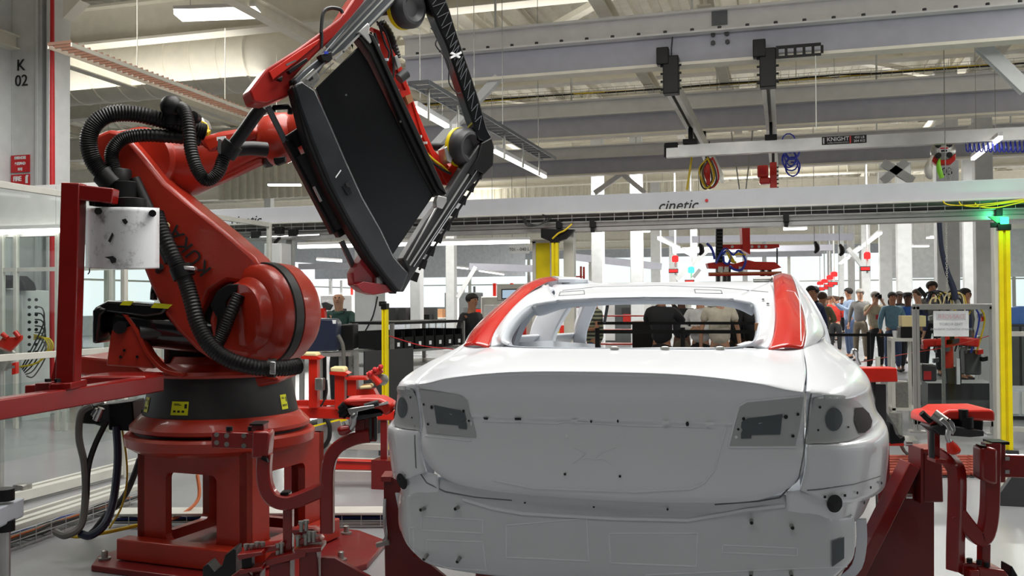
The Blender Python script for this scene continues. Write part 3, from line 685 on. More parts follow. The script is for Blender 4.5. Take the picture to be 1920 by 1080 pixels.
# lid (liftgate lower face): from bottom edge to spoiler edge, then tonneau up to the window
LID = [
 [(0, .085, .815), (.30, .088, .82), (.50, .10, .835), (.60, .118, .865), (.655, .135, .90)],
 [(0, .068, .84), (.30, .07, .845), (.50, .084, .86), (.61, .105, .89), (.672, .128, .93)],
 [(0, .056, .90), (.30, .057, .90), (.48, .069, .91), (.62, .09, .94), (.68, .12, .97)],
 [(0, .05, .97), (.30, .05, .97), (.48, .065, .98), (.62, .085, .99), (.68, .12, 1.01)],
 [(0, .05, 1.04), (.30, .05, 1.04), (.48, .065, 1.04), (.62, .095, 1.04), (.68, .13, 1.05)],
 [(0, .052, 1.085), (.30, .052, 1.085), (.48, .064, 1.085), (.62, .092, 1.085), (.68, .128, 1.09)],
 [(0, .042, 1.102), (.30, .043, 1.102), (.50, .058, 1.10), (.62, .088, 1.10), (.68, .122, 1.11)],
 [(0, .044, 1.15), (.30, .047, 1.15), (.52, .062, 1.145), (.62, .085, 1.14), (.68, .115, 1.15)],
 [(0, .035, 1.21), (.30, .04, 1.207), (.52, .055, 1.19), (.62, .08, 1.175), (.68, .105, 1.18)],
 [(0, .0, 1.262), (.30, .01, 1.256), (.52, .03, 1.232), (.62, .06, 1.21), (.68, .09, 1.20)]]
surf('liftgate', MB().grid(full(LID)), solid=.018, label='glossy liftgate face with cut-outs for the lamps')
TON = [LID[-1],
 [(0, .012, 1.274), (.30, .022, 1.268), (.52, .045, 1.246), (.62, .075, 1.225), (.68, .11, 1.213)],
 [(0, .15, 1.295), (.30, .16, 1.292), (.54, .20, 1.28), (.63, .26, 1.27), (.69, .28, 1.255)],
 [(0, .30, 1.313), (.28, .32, 1.313), (.50, .38, 1.31), (.60, .46, 1.30), (.69, .50, 1.29)],
 [(0, .41, 1.325), (.26, .43, 1.325), (.46, .50, 1.325), (.56, .60, 1.32), (.69, .63, 1.32)]]
surf('tonneau', MB().grid(full(TON)), solid=.018, label='white deck panel under the rear window')
# quarter panels with shoulder, from the lid seam round the corner to the side
QP = [
 [(.665, .12, .875), (.78, .16, .835), (.89, .34, .815), (.97, .60, .81), (1.0, .95, .81), (1.0, 1.6, .80), (.965, 2.3, .80), (.95, 3.4, .80)],
 [(.685, .12, .95), (.80, .17, .93), (.91, .35, .92), (.985, .62, .92), (1.01, .95, .92), (1.01, 1.6, .90), (.965, 2.3, .90), (.95, 3.4, .90)],
 [(.69, .115, 1.02), (.80, .165, 1.015), (.91, .34, 1.01), (.982, .62, 1.01), (1.005, .95, 1.01), (1.0, 1.6, 1.0), (.965, 2.3, 1.0), (.95, 3.4, 1.0)],
 [(.69, .135, 1.045), (.80, .185, 1.04), (.885, .36, 1.04), (.945, .62, 1.05), (.975, .95, 1.06), (.97, 1.6, 1.06), (.96, 2.3, 1.06), (.945, 3.4, 1.06)],
 [(.69, .135, 1.16), (.79, .185, 1.155), (.865, .36, 1.15), (.925, .62, 1.14), (.955, .95, 1.14), (.955, 1.6, 1.14), (.945, 2.3, 1.14), (.93, 3.4, 1.14)],
 [(.69, .11, 1.19), (.785, .16, 1.18), (.86, .34, 1.175), (.92, .62, 1.18), (.945, .95, 1.19), (.945, 1.6, 1.19), (.935, 2.3, 1.18), (.92, 3.4, 1.17)],
 [(.69, .115, 1.213), (.775, .20, 1.212), (.84, .38, 1.215), (.885, .66, 1.225), (.91, .98, 1.235), (.91, 1.6, 1.23), (.91, 2.3, 1.22), (.90, 3.4, 1.20)],
 [(.695, .28, 1.255), (.75, .36, 1.255), (.80, .52, 1.26), (.835, .76, 1.27), (.86, 1.02, 1.275), (.87, 1.6, 1.27), (.87, 2.3, 1.255), (.86, 3.4, 1.23)],
 [(.695, .50, 1.29), (.72, .54, 1.292), (.76, .68, 1.297), (.79, .88, 1.303), (.81, 1.10, 1.31), (.83, 1.6, 1.30), (.83, 2.3, 1.285), (.82, 3.4, 1.26)],
 [(.69, .63, 1.32), (.705, .68, 1.325), (.735, .80, 1.33), (.765, .98, 1.335), (.785, 1.18, 1.34), (.80, 1.6, 1.33), (.80, 2.3, 1.315), (.79, 3.4, 1.29)]]
qs = []
for s_ in (-1, 1):
    qs.append(surf('quarter_panel', MB().grid(net(QP, side=s_)), solid=.015))
# C-pillar bands: white hatch frame (A-S), red film (S-O), body side (O-D)
Acv = [(.0, .41, 1.325), (.30, .425, 1.325), (.455, .50, 1.33), (.515, .60, 1.355), (.525, .74, 1.41), (.515, .90, 1.465), (.49, 1.03, 1.498), (.40, 1.14, 1.517), (.22, 1.19, 1.525), (0, 1.21, 1.528)]
Pillar_S = [(.56, .58, 1.318), (.578, .72, 1.375), (.585, .90, 1.44), (.58, 1.10, 1.505), (.575, 1.35, 1.568), (.568, 1.60, 1.610), (.565, 1.85, 1.630)]
Pillar_O = [(.69, .63, 1.32), (.705, .80, 1.385), (.70, 1.0, 1.45), (.685, 1.22, 1.515), (.672, 1.45, 1.582), (.660, 1.68, 1.622), (.655, 1.90, 1.640)]
mid = [tuple((a+b)/2+(0, -.02, .012)[i] for i, (a, b) in enumerate(zip(p, q))) for p, q in zip(Pillar_S, Pillar_O)]
Dcv = [(.71, .70, 1.328), (.735, .86, 1.37), (.74, 1.06, 1.42), (.73, 1.28, 1.48), (.715, 1.5, 1.53), (.695, 1.72, 1.565), (.685, 1.92, 1.58)]
D2 = [(.735, .80, 1.33), (.765, .95, 1.345), (.79, 1.15, 1.36), (.785, 1.40, 1.40), (.76, 1.56, 1.46), (.735, 1.75, 1.515), (.725, 1.93, 1.53)]
for s_ in (-1, 1):
    Sx = [(x, y, z) for x, y, z in Pillar_S]
    frm = [[(.455, .50, 1.33), (.51, .60, 1.328), (.56, .60, 1.32)], [(.515, .60, 1.355), (.55, .66, 1.36), (.577, .70, 1.37)],
           [(.525, .74, 1.41), (.56, .80, 1.425), (.585, .88, 1.435)], [(.515, .90, 1.465), (.555, .98, 1.487), (.581, 1.08, 1.50)],
           [(.49, 1.03, 1.498), (.54, 1.16, 1.53), (.573, 1.30, 1.553)], [(.40, 1.14, 1.517), (.48, 1.34, 1.56), (.558, 1.60, 1.60)]]
    surf('hatch_frame', MB().grid(net(frm, 4, 4, s_)), solid=.015, label='white hatch frame beside the window')
    surf('pillar_film', MB().grid(net(list(zip(Pillar_S, mid, Pillar_O)), 4, 4, s_)), 'redfilm', solid=.006, label='red protective film on the rear pillar')
    surf('body_side_rail', MB().grid(net(list(zip(Pillar_O, Dcv, D2)), 4, 4, s_)), solid=.012)
# rear header between window and roof opening
HD = [[(0, 1.21, 1.528), (.22, 1.19, 1.525), (.40, 1.14, 1.517)], [(0, 1.26, 1.543), (.23, 1.24, 1.540), (.43, 1.20, 1.533)], [(0, 1.38, 1.560), (.24, 1.37, 1.558), (.46, 1.34, 1.550)],
      [(0, 1.52, 1.578), (.26, 1.51, 1.576), (.50, 1.49, 1.572)], [(0, 1.56, 1.584), (.27, 1.55, 1.582), (.52, 1.53, 1.578)], [(0, 1.80, 1.605), (.28, 1.79, 1.603), (.555, 1.72, 1.598)], [(0, 2.0, 1.612), (.28, 1.99, 1.610), (.55, 1.92, 1.606)]]
surf('roof_header', MB().grid(full(HD, ku=6)), solid=.02, label='white rear roof header')
# inner flange round the window (grey primer inside face)
Ain = [(x*.985, y+.0, z-.035) for x, y, z in Acv]
for s_ in (-1, 1):
    cpart('window_flange', MB().grid(net([Acv, [(x*.97, y+.10, z-.015) for x, y, z in Acv]], 4, 1, s_)), 'paint_in', solid=.004)
inner_h = [[(x, y, z) for x, y, z in r] for r in ([(0, 1.22, 1.522), (.22, 1.20, 1.519), (.42, 1.13, 1.508), (.50, 1.02, 1.485)], [(0, 1.31, 1.497), (.22, 1.29, 1.492), (.40, 1.22, 1.478), (.49, 1.08, 1.445)], [(0, 1.42, 1.50), (.22, 1.40, 1.497), (.38, 1.33, 1.485), (.47, 1.2, 1.45)])]
cpart('header_inner', MB().grid(full(inner_h, ku=4, kv=3)), 'paint_in', solid=.004, label='grey primed inner header')
for u in (1070, 1155, 1235, 1325):
    pass
# roof rails forward, B pillars, A pillars, windscreen header, door frames
for s_ in (-1, 1):
    cpart('roof_rail', MB().tube([L(s_*.60, 1.88, 1.60), L(s_*.59, 2.5, 1.605), L(s_*.575, 3.0, 1.58), L(s_*.57, 3.35, 1.53)], [.05, .05, .05, .045], 10, k=4))
    cpart('roof_rail_gutter', MB().tube([L(s_*.56, 1.86, 1.612), L(s_*.545, 2.5, 1.615), L(s_*.53, 3.0, 1.59)], .018, 6, k=3), 'paint_in')
    cpart('b_pillar', MB().tube([L(s_*.78, 2.35, 1.0), L(s_*.79, 2.35, 1.27), L(s_*.72, 2.38, 1.45), L(s_*.62, 2.42, 1.60)], 0, k=3, sq=(.15, .09, (0, 1, 0))))
    cpart('a_pillar', MB().tube([L(s_*.79, 3.45, 1.12), L(s_*.74, 3.25, 1.33), L(s_*.60, 2.98, 1.55)], 0, k=3, sq=(.09, .09, (0, 0, 1))))
    cpart('c_pillar_inner', MB().tube([L(s_*.66, 1.15, 1.15), L(s_*.68, 1.2, 1.30), L(s_*.64, 1.35, 1.46), L(s_*.56, 1.55, 1.56)], 0, k=3, sq=(.12, .07, (0, 1, 0))), 'paint_in')
    cpart('side_sill_inner', MB().grid([[L(s_*.70, 1.1, 1.31), L(s_*.72, 2.2, 1.28), L(s_*.72, 3.6, 1.20)], [L(s_*.69, 1.1, .6), L(s_*.70, 2.2, .55), L(s_*.70, 3.6, .55)]]), 'paint_in', solid=.01)
cpart('windscreen_header', MB().tube([L(-.57, 3.35, 1.53), L(-.3, 3.28, 1.565), L(0, 3.26, 1.575), L(.3, 3.28, 1.565), L(.57, 3.35, 1.53)], 0, k=3, sq=(.12, .06, (0, 0, 1))))
cpart('parcel_shelf', MB().bb(CX-.60, CX+.60, CY+.9, CY+1.2, 1.0, 1.05), 'paint_in')
cpart('cowl', MB().bb(CX-.7, CX+.7, CY+4.0, CY+4.3, .9, 1.14), 'paint_in', bevel=.03)
cpart('front_clip', MB().grid(full([[(0, 4.25, 1.15), (.4, 4.27, 1.145), (.80, 4.3, 1.12), (.93, 4.2, 1.0)], [(0, 5.0, 1.08), (.4, 5.0, 1.07), (.75, 4.95, 1.08), (.90, 4.85, .95)], [(0, 5.25, .9), (.4, 5.22, .9), (.7, 5.15, .88), (.85, 4.95, .8)]])), solid=.01)
cpart('floor_pan', MB().bb(CX-.78, CX+.78, CY+.55, CY+4.2, .50, .56), 'paint_in')
# window sill gutter and hinges along the lower window edge
cpart('window_sill', MB().tube([L(-.47, .53, 1.312), L(-.25, .455, 1.318), L(0, .44, 1.318), L(.25, .455, 1.318), L(.47, .53, 1.312)], 0, k=4, sq=(.05, .016, (0, 0, 1))), 'paint_in')
# lower tail panel (where the bumper will go)
TP = [
 [(0, .16, .50), (.42, .17, .50), (.68, .20, .515), (.78, .26, .56)],
 [(0, .14, .58), (.42, .15, .58), (.72, .17, .58), (.835, .28, .62)],
 [(0, .135, .70), (.42, .14, .70), (.73, .17, .70), (.845, .29, .70)],
 [(0, .13, .775), (.42, .135, .775), (.73, .17, .775), (.84, .29, .76)],
 [(0, .115, .80), (.42, .12, .80), (.70, .175, .81), (.80, .28, .79)],
 [(0, .10, .825), (.42, .108, .83), (.64, .155, .855), (.70, .22, .85)]]
tp = surf('tail_panel', MB().grid(full(TP, ku=7, kv=6)), 'tailp', solid=.01, label='lower tail panel with studs and pressed ribs')
# side wings behind the bumper: lamp bracket band under the quarter panel
WB = [[(.62, .125, .865), (.70, .145, .868), (.79, .18, .83), (.875, .36, .815), (.94, .64, .81), (.955, .92, .81)],
      [(.62, .15, .80), (.70, .165, .795), (.79, .205, .785), (.865, .38, .775), (.925, .64, .765), (.94, .92, .76)],
      [(.62, .16, .74), (.70, .175, .735), (.79, .22, .735), (.85, .38, .725), (.90, .60, .72), (.92, .85, .715)]]
for s_ in (-1, 1): surf('bumper_bracket', MB().grid(net(WB, 4, 4, s_)), solid=.008)
for s_ in (-1, 1):
    surf('rear_rail_side', MB().grid(net([[(.80, .26, .74), (.85, .50, .73), (.86, .9, .73)], [(.80, .27, .62), (.84, .50, .62), (.85, .9, .62)], [(.76, .30, .52), (.80, .5, .50), (.82, .9, .50)]], 4, 4, s_)), 'paint_in', solid=.008)
    cpart('rail_flange', MB().tube([L(s_*.87, .36, .74), L(s_*.875, .42, .64), L(s_*.86, .45, .55), L(s_*.82, .5, .49)], 0, k=3, sq=(.035, .008, (0, 1, 0))))
    cpart('wheel_arch', MB().tube([L(s_*.93, 1.0, .72), L(s_*.94, 1.15, .88), L(s_*.94, 1.4, .95), L(s_*.94, 1.65, .88), L(s_*.93, 1.8, .70)], .03, 8, k=4))
    cpart('sill', MB().bb(CX+s_*.88-.07, CX+s_*.88+.07, CY+1.8, CY+3.5, .48, .62), 'paint', bevel=.03)
# ---- details laid on the real surface by casting onto it
bv = BVHTree.FromPolygons([v for s_ in surfs for v in s_.v], [tuple(i+o_ for i in f) for s_, o_ in zip(surfs, [sum(len(q.v) for q in surfs[:k]) for k in range(len(surfs))]) for f in s_.f])
def hit(u, v):
    d = ray(u, v).normalized(); h = bv.ray_cast(CAM, d)
    if h[0] is None: return None, None
    n = h[1] if h[1].dot(d) < 0 else -h[1]
    return h[0], n
def patch(name, px, mt, lift=.007, th=.004, rings=3, mir=False, **k):
    """thin piece that follows the sheet metal; its points are cast onto the body"""
    cu = sum(p[0] for p in px)/len(px); cv = sum(p[1] for p in px)/len(px); n = len(px)
    cols = [hit(cu, cv)]
    if cols[0][0] is None: return None
    vs = [cols[0][0]+cols[0][1]*lift]; fs = []
    for r_ in range(1, rings+1):
        f_ = r_/rings
        for u, v in px:
            h = None; g_ = f_
            for _t in range(8):
                h, nn = hit(cu+(u-cu)*g_, cv+(v-cv)*g_)
                if h is not None: break
                g_ *= .97
            if h is None: return None
            vs.append(h+nn*lift)
    for i in range(n):
        fs.append((0, 1+i, 1+(i+1) % n))
        for r_ in range(rings-1): a = 1+r_*n; fs.append((a+i, a+n+i, a+n+(i+1) % n, a+(i+1) % n))
    if mir: obj(name, MB().add(mirror(vs), fs), M[mt], car, smooth=True, **k)
    return obj(name, MB().add(vs, fs), M[mt], car, smooth=True, **k)
def dense(px, step=14):
    out = []
    for i in range(len(px)):
        a = V((*px[i], 0)); b = V((*px[(i+1) % len(px)], 0)); n = max(1, int((b-a).length/step))
        out += [tuple((a+(b-a)*j/n)[:2]) for j in range(n)]
    return out
def ell(u, v, a, b, n=20, rot=0): return [(u+a*math.cos(t)*math.cos(rot)-b*math.sin(t)*math.sin(rot), v+a*math.cos(t)*math.sin(rot)+b*math.sin(t)*math.cos(rot)) for t in [2*math.pi*i/n for i in range(n)]]
def dot(name, u, v, r_, mt='hole', n=10, b=None): return patch(name, ell(u, v, r_, b or r_, n), mt)
# darker matt grey patches laid over the tail-lamp zones, and the cut-outs
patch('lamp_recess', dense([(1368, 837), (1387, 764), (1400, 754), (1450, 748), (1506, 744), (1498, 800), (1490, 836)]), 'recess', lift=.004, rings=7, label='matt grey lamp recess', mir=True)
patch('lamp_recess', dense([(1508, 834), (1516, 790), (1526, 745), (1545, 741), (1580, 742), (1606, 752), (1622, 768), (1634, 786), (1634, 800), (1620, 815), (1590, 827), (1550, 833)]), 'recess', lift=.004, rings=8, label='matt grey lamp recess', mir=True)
patch('lamp_opening', ell(1561, 786, 15.5, 22), 'cavity', label='round lamp opening', mir=True)
patch('side_lamp_opening', [(1600, 765), (1614, 764), (1626, 775), (1632, 790), (1629, 803), (1618, 812), (1607, 812), (1598, 790)], 'hole', label='dark side lamp opening', mir=True)
patch('lid_lamp_opening', [(1402, 784), (1466, 776), (1462, 814), (1408, 815), (1408, 821), (1389, 822), (1389, 812), (1392, 805), (1389, 800), (1390, 791)], 'cavity', label='lamp cut-out in the liftgate', mir=True)
patch('lamp_bolt', ell(1409, 806, 4.5, 4.5), 'steel', lift=.006, mir=True)
for s_ in (((1365, 838), (1385, 760), (1397, 752), (1500, 742)),): pass
for u, v, r_ in [(1536, 763, 2.5), (1587, 801, 2), (1533, 806, 2), (1472, 781, 4), (1494, 776, 3), (1394, 785, 3), (1384, 804, 2.5), (1485, 817, 3)]: patch('hole', ell(u, v, r_, r_, 10), 'hole', mir=True)
# licence recess: a row of slots and four corner holes
patch('slot', [(966, 782), (978, 782), (978, 785), (966, 785)], 'hole'); patch('slot', [(907, 781), (917, 782), (916, 785), (909, 784)], 'hole')
patch('slot', [(1072, 785), (1083, 785), (1083, 788.5), (1072, 788.5)], 'paper'); patch('slot', [(1243, 789), (1255, 789), (1255, 793), (1243, 793)], 'paper'); patch('slot', [(1323, 791.5), (1338, 791.5), (1338, 795), (1323, 795)], 'paper')
dot('hole', 1109, 788, 2); dot('hole', 1159, 788, 2); dot('hole', 1289, 793, 3.2)
for u, v, m_ in [(1063, 817, 'paper'), (1166, 820, 'paper'), (1060, 888, 'hole'), (1163, 892, 'hole')]: patch('square_hole', [(u-2.3, v-2.3), (u+2.3, v-2.3), (u+2.3, v+2.3), (u-2.3, v+2.3)], m_)
dot('hole', 1380, 819, 3, 'paper')
for u, v in [(985, 940), (1114, 948), (1252, 952)]: dot('hole', u, v, 2.2)
# round holes in the bumper brackets
patch('round_opening', ell(1562, 942, 13, 16, 22), 'hole', mir=True, lift=.010, rings=2, label='black round opening')
for u, v in [(1545, 931), (1581, 928)]: patch('square_hole', [(u-2.5, v-2.5), (u+2.5, v-2.5), (u+2.5, v+2.5), (u-2.5, v+2.5)], 'hole')
for u, v in [(737, 895), (756, 899), (1604, 923), (1629, 913), (1649, 905), (1617, 941)]: dot('hole', u, v, 1.8, b=3)
patch('rear_opening', [(1558, 1014), (1580, 1006), (1580, 1046), (1558, 1062)], 'cavity', rings=2, lift=.006, label='grey rectangular opening low on the right')
# studs
for u, v in [(792, 957), (855, 955), (797, 1044), (858, 1050), (1405, 980), (1480, 990), (1404, 1078), (1479, 1078)]:
    h, n = hit(u+4, v-4)
    if h:
        st = obj('stud', MB().cyl(h-n*.002, h+n*.028, .0075, .007, 10), M['zinc'], car, smooth=True)
        obj('stud_tip', MB().cyl(h+n*.0275, h+n*.029, .0055, n=10), M['hole'], st)
# pressed ribs and seams: thin beads that follow the sheet
def bead(name, px, r_=.0035, mt='paint', lift=0.0, closed=False, k=5, name2=None, step=12):
    q = []
    P2 = [V((u, v, 0)) for u, v in px]
    if closed: P2.append(P2[0])
    for i in range(len(P2)-1):
        n = max(1, int((P2[i+1]-P2[i]).length/step))
        for j in range(n): q.append(P2[i]+(P2[i+1]-P2[i])*j/n)
    q.append(P2[-1]); out = []
    for p in q:
        h, n = hit(p.x, p.y)
        if h: out.append(h+n*lift)
    if len(out) > 1: return obj(name, MB().tube(out, r_, 6, cap=not closed), M[mt], car, smooth=True, fixn=True)
bead('lid_seam', [(1521, 738), (1517, 760), (1513, 800), (1507, 850), (1498, 895), (1484, 920), (1462, 933), (1420, 940), (1340, 946)], .0028, 'groove')
bead('lid_seam', [(778, 735), (778, 780), (778, 830), (780, 876), (800, 905), (835, 922), (890, 932), (960, 938)], .003, 'groove')
bead('lamp_surround', [(1366, 838), (1378, 790), (1386, 762), (1400, 753), (1500, 743)], .005, 'paint'); bead('lamp_surround', [(1366, 838), (1492, 838)], .005, 'paint')
bead('lamp_surround', [(786, 745), (860, 765), (884, 785), (884, 820)], .004, 'paint'); bead('lamp_surround', [(786, 816), (884, 826)], .004, 'paint')
bead('licence_bead', [(1362, 800), (1340, 880), (1320, 905), (1296, 916), (1190, 922), (1000, 915), (925, 900)], .004, 'paint')
bead('licence_bead', [(905, 790), (1046, 794), (1060, 790), (1100, 792), (1180, 798), (1330, 801)], .003, 'paint')
bead('badge_mark', [(1075, 838), (1098, 849), (1090, 858), (1073, 870)], .0022); bead('badge_mark', [(1155, 838), (1127, 850), (1112, 862), (1100, 858), (1090, 862)], .0022); bead('badge_mark', [(1112, 862), (1130, 860), (1150, 872)], .0022)
for px in ([(790, 968), (905, 975), (905, 1000), (790, 994)], [(950, 985), (1100, 972), (1104, 1052), (950, 1045)], [(1142, 1000), (1308, 1000), (1305, 1062), (1145, 1056)], [(800, 1012), (905, 1016), (912, 1070), (800, 1062)], [(1355, 1022), (1495, 1028), (1495, 1042), (1355, 1036)], [(768, 990), (776, 990), (776, 1048), (768, 1048)], [(1600, 1062), (1210, 1078)]):
    bead('pressed_rib', px, .0035, 'paint', closed=len(px) > 2, lift=-.001)
bead('pressed_step', [(868, 936), (920, 952), (980, 963), (1150, 972), (1290, 975), (1340, 966), (1400, 955), (1470, 948)], .007, 'paint')
bead('pressed_step', [(740, 885), (760, 890), (778, 893)], .0022, 'groove'); bead('pressed_step', [(1486, 922), (1540, 917), (1600, 908), (1650, 893)], .0022, 'groove')
bead('roof_seam', [(1055, 545), (1120, 538), (1240, 536), (1350, 540), (1440, 548)], .003, 'groove', step=10)
for a in ([(1050, 548), (1095, 545), (1096, 552), (1048, 555)], [(1302, 543), (1352, 545), (1354, 551), (1304, 550)]): bead('pressed_rib', a, .003, 'groove', closed=True)
for u in (1152, 1247, 1350):
    h, n = hit(u, 656)
    if h: obj('window_clip', MB().ball(h+V((0, 0, .006)), .012, 10, 6, (1.6, .8, .7)), M['zinc'], car, smooth=True)
for u, v in ((1431, 564), (1439, 572)): dot('hole', u, v, 2.6, b=1.5)
for s_, pts in ((1, [(1475, 545), (1490, 548), (1500, 565), (1502, 640)]),): bead('film_edge', pts, .0025, 'paint')
# roof latch parts by the right rail and the left rail end
h0 = L(.53, 1.85, 1.612)
obj('roof_latch', MB().box(h0, (.05, .10, .025)).cyl(h0+V((-.04, -.04, .01)), h0+V((.04, -.04, .01)), .010, n=8).cyl(h0+V((-.06, -.10, .0)), h0+V((.03, -.10, 0)), .012, n=8), M['zinc'], car, bevel=.003)
h0 = L(-.52, 1.9, 1.612)
obj('roof_bracket', MB().prism([h0+V(q) for q in ((-.03, -.12, 0), (.06, -.10, .0), (.09, .1, .0), (.02, .16, .01), (-.03, .10, .01))], (0, 0, .02)), M['paint_in'], car, bevel=.004)
obj('black_tape', MB().bar(L(-.56, 3.30, 1.48), L(-.62, 3.5, 1.36), .02, .01), M['black'], car)
obj('brown_clip', MB().box(L(.515, .78, 1.40), (.02, .05, .03)), M['card'], car)
# ================================================================== ROBOT
RB = FW*5.65 + RT*(-1.757); bx, by = RB.x, RB.y
rob = thing('industrial_robot', 'large red jointed industrial robot with black hoses on a square pedestal', 'robot', (bx, by, 0))
def rp(name, mb, mt='rred', **k): return obj(name, mb, M[mt], rob, **k)
C_ = lambda u, v, Z: P(u, v, Z)
# base plate and foot
FL, FR = P(258, 1035, 5.45), P(463, 1040, 5.17); FL.z = FR.z = 0
ex = (FR-FL).normalized(); ey = V((-ex.y, ex.x, 0)); wd_ = (FR-FL).length
c0 = FL+ex*wd_/2+ey*wd_/2; c0.z = 0
def Q(a, b, z): p = c0+ex*a+ey*b; return V((p.x, p.y, z))
h = wd_/2
bp_ = [(-.62, -.45), (-.50, -.62), (.62, -.62), (.80, -.40), (.95, -.05), (.80, .45), (.50, .62), (-.45, .62), (-.66, .40)]
rp('base_plate', MB().prism([Q(a, b, .035) for a, b in bp_], (0, 0, -.035)), 'dred', bevel=.006)
for a, b in [(-.52, -.50), (.50, -.53), (.78, -.05), (.62, -.38), (-.50, .48), (.48, .50)]:
    bt = rp('anchor_bolt', MB().lathe(Q(a, b, .035), [(.035, 0), (.035, .012), (.018, .013), (.018, .05), (.010, .055)], 10), 'zinc', smooth=True)
rp('foot_bar', MB().bar(Q(-.44, -h-.06, .10), Q(.44, -h-.06, .10), .10, .12), bevel=.008)
rp('foot_bar', MB().bar(Q(h+.06, -.36, .10), Q(h+.06, .40, .10), .10, .12), bevel=.008)
# pedestal: four plates with rounded windows
z0, z1 = .08, .70
def rrect(x0, x1, y0, y1, r_, n=5):
    pts = []
    for cx, cy, a in ((x1-r_, y1-r_, 0), (x0+r_, y1-r_, 90), (x0+r_, y0+r_, 180), (x1-r_, y0+r_, 270)):
        for i in range(n): th = R(a+90*i/(n-1)); pts.append((cx+r_*math.cos(th), cy+r_*math.sin(th)))
    return pts
inn = rrect(-.18, .18, .14, .54, .04); out = []
for i_, (x, y) in enumerate(inn):
    ci, k_ = divmod(i_, 5); sx = h if ci in (0, 3) else -h; sy = z1 if ci in (0, 1) else z0
    if k_ == 2: out.append((sx, sy))
    elif (k_ < 2) == (ci in (0, 2)): out.append((sx, y))
    else: out.append((x, sy))
for nm, fo in (('front', lambda x, z: Q(x, -h, z)), ('right', lambda x, z: Q(h, x, z)), ('back', lambda x, z: Q(-x, h, z)), ('left', lambda x, z: Q(-h, -x, z))):
    nrm = {'front': ey, 'right': -ex, 'back': -ey, 'left': ex}[nm]
    rp('pedestal_plate', MB().ring([fo(x, z) for x, z in out], [fo(x, z) for x, z in inn], nrm*.05), smooth=False)
rp('pedestal_gusset', MB().bb(c0.x-.05, c0.x+.05, c0.y-.28, c0.y+.28, .04, .10))
cz0 = V((bx, by, 0))
rp('pedestal_ring', MB().lathe(cz0, [(.30, .66), (.50, .66), (.545, .69), (.55, .74), (.535, .755), (.44, .757)], 48), smooth=True)
rp('ring_gap', MB().lathe(cz0, [(.49, .75), (.49, .775)], 40), 'black', smooth=True)
rp('turntable_ring', MB().lathe(cz0, [(.50, .77), (.52, .78), (.52, .80), (.49, .83), (.46, .86), (.44, .865)], 48), smooth=True)
col = rp('collar', MB().lathe(cz0, [(.445, .85), (.45, .862), (.405, 1.085), (.38, 1.09)], 48), 'charcoal', smooth=True, label='black cast collar under the robot')
rp('carousel', MB().lathe(cz0, [(.40, 1.085), (.45, 1.09), (.46, 1.105), (.45, 1.125), (.40, 1.14), (.30, 1.16), (.28, 1.2)], 48), smooth=True)
def sticker(par, axis_c, r_, z_, u, w_, h_, nm='warning_label'):
    """curved label on the conical collar"""
    d = ray(u, 760); ang0 = math.atan2(axis_c.y*0+0, 1)
    # direction from axis toward the camera ray crossing the cone
    o = V((0, 0)); dx, dy = d.x, d.y; A = dx*dx+dy*dy; B = -2*(dx*axis_c.x+dy*axis_c.y); Cc = axis_c.x**2+axis_c.y**2-r_*r_
    D = B*B-4*A*Cc
    if D < 0: return
    t = (-B-math.sqrt(D))/(2*A); th = math.atan2(dy*t-axis_c.y, dx*t-axis_c.x); mb = MB(); rows = []
    for zz in (z_-h_/2, z_+h_/2):
        rr = .45-(zz-.862)*.2018+.0025
        rows.append([V((axis_c.x+rr*math.cos(th+a), axis_c.y+rr*math.sin(th+a), zz)) for a in [(-.5+i/5)*w_/r_ for i in range(6)]])
    mb.grid(rows); o = obj(nm, mb, M['ylabel'], par, label='yellow warning label')
    m1 = MB()
    for (a0, a1, zz0, zz1) in ((-.35, .1, .22, .27), (-.35, .0, .30, .34), (-.35, -.2, -.3, -.15), (-.1, .05, -.3, -.15), (.15, .3, -.3, -.15), (.28, .42, .0, .32)):
        rows = []
        for q in (zz0, zz1):
            zz = z_+q*h_; rr = .45-(zz-.862)*.2018+.004; rows.append([V((axis_c.x+rr*math.cos(th+a*w_/r_), axis_c.y+rr*math.sin(th+a*w_/r_), zz)) for a in (a0, (a0+a1)/2, a1)])
        m1.grid(rows)
    stuff(obj('printed_marks', m1, M['ink'], o))
sticker(col, cz0, .432, .925, 338, .105, .075); sticker(col, cz0, .432, .93, 531, .06, .085); sticker(col, cz0, .432, .93, 277, .07, .085)
# carousel body behind (lower frame of the robot)
pl = facing(5.35)
rp('carousel_frame', MB().slab(pl, [(212, 657), (300, 668), (322, 684), (360, 693), (500, 690), (558, 694), (558, 704), (520, 712), (300, 712), (262, 700), (208, 690)], .0, -.45), bevel=.02)
rp('side_bracket', MB().slab(facing(5.12), [(222, 587), (238, 586), (262, 622), (280, 660), (296, 690), (206, 684), (212, 640)], .0, -.05), bevel=.008)
rp('bracket_lip', MB().tube([facing(5.16)(238, 586), facing(5.16)(262, 620), facing(5.16)(282, 662), facing(5.16)(310, 692), facing(5.16)(345, 702)], 0, k=4, sq=(.10, .02, (0, 0, 1))))
rp('bracket_pin', MB().cyl(P(225, 614, 5.09), P(225, 614, 5.2), .036, n=18), 'black', smooth=True)
for u, v in ((226, 669), (257, 669), (233, 657)): rp('bolt', MB().cyl(P(u, v, 5.105), P(u, v, 5.13), .008, n=8), 'black')
rp('drive_pocket', MB().slab(facing(5.5), [(330, 560), (560, 560), (560, 690), (330, 690)], .0, -.25), 'black', bevel=.05)
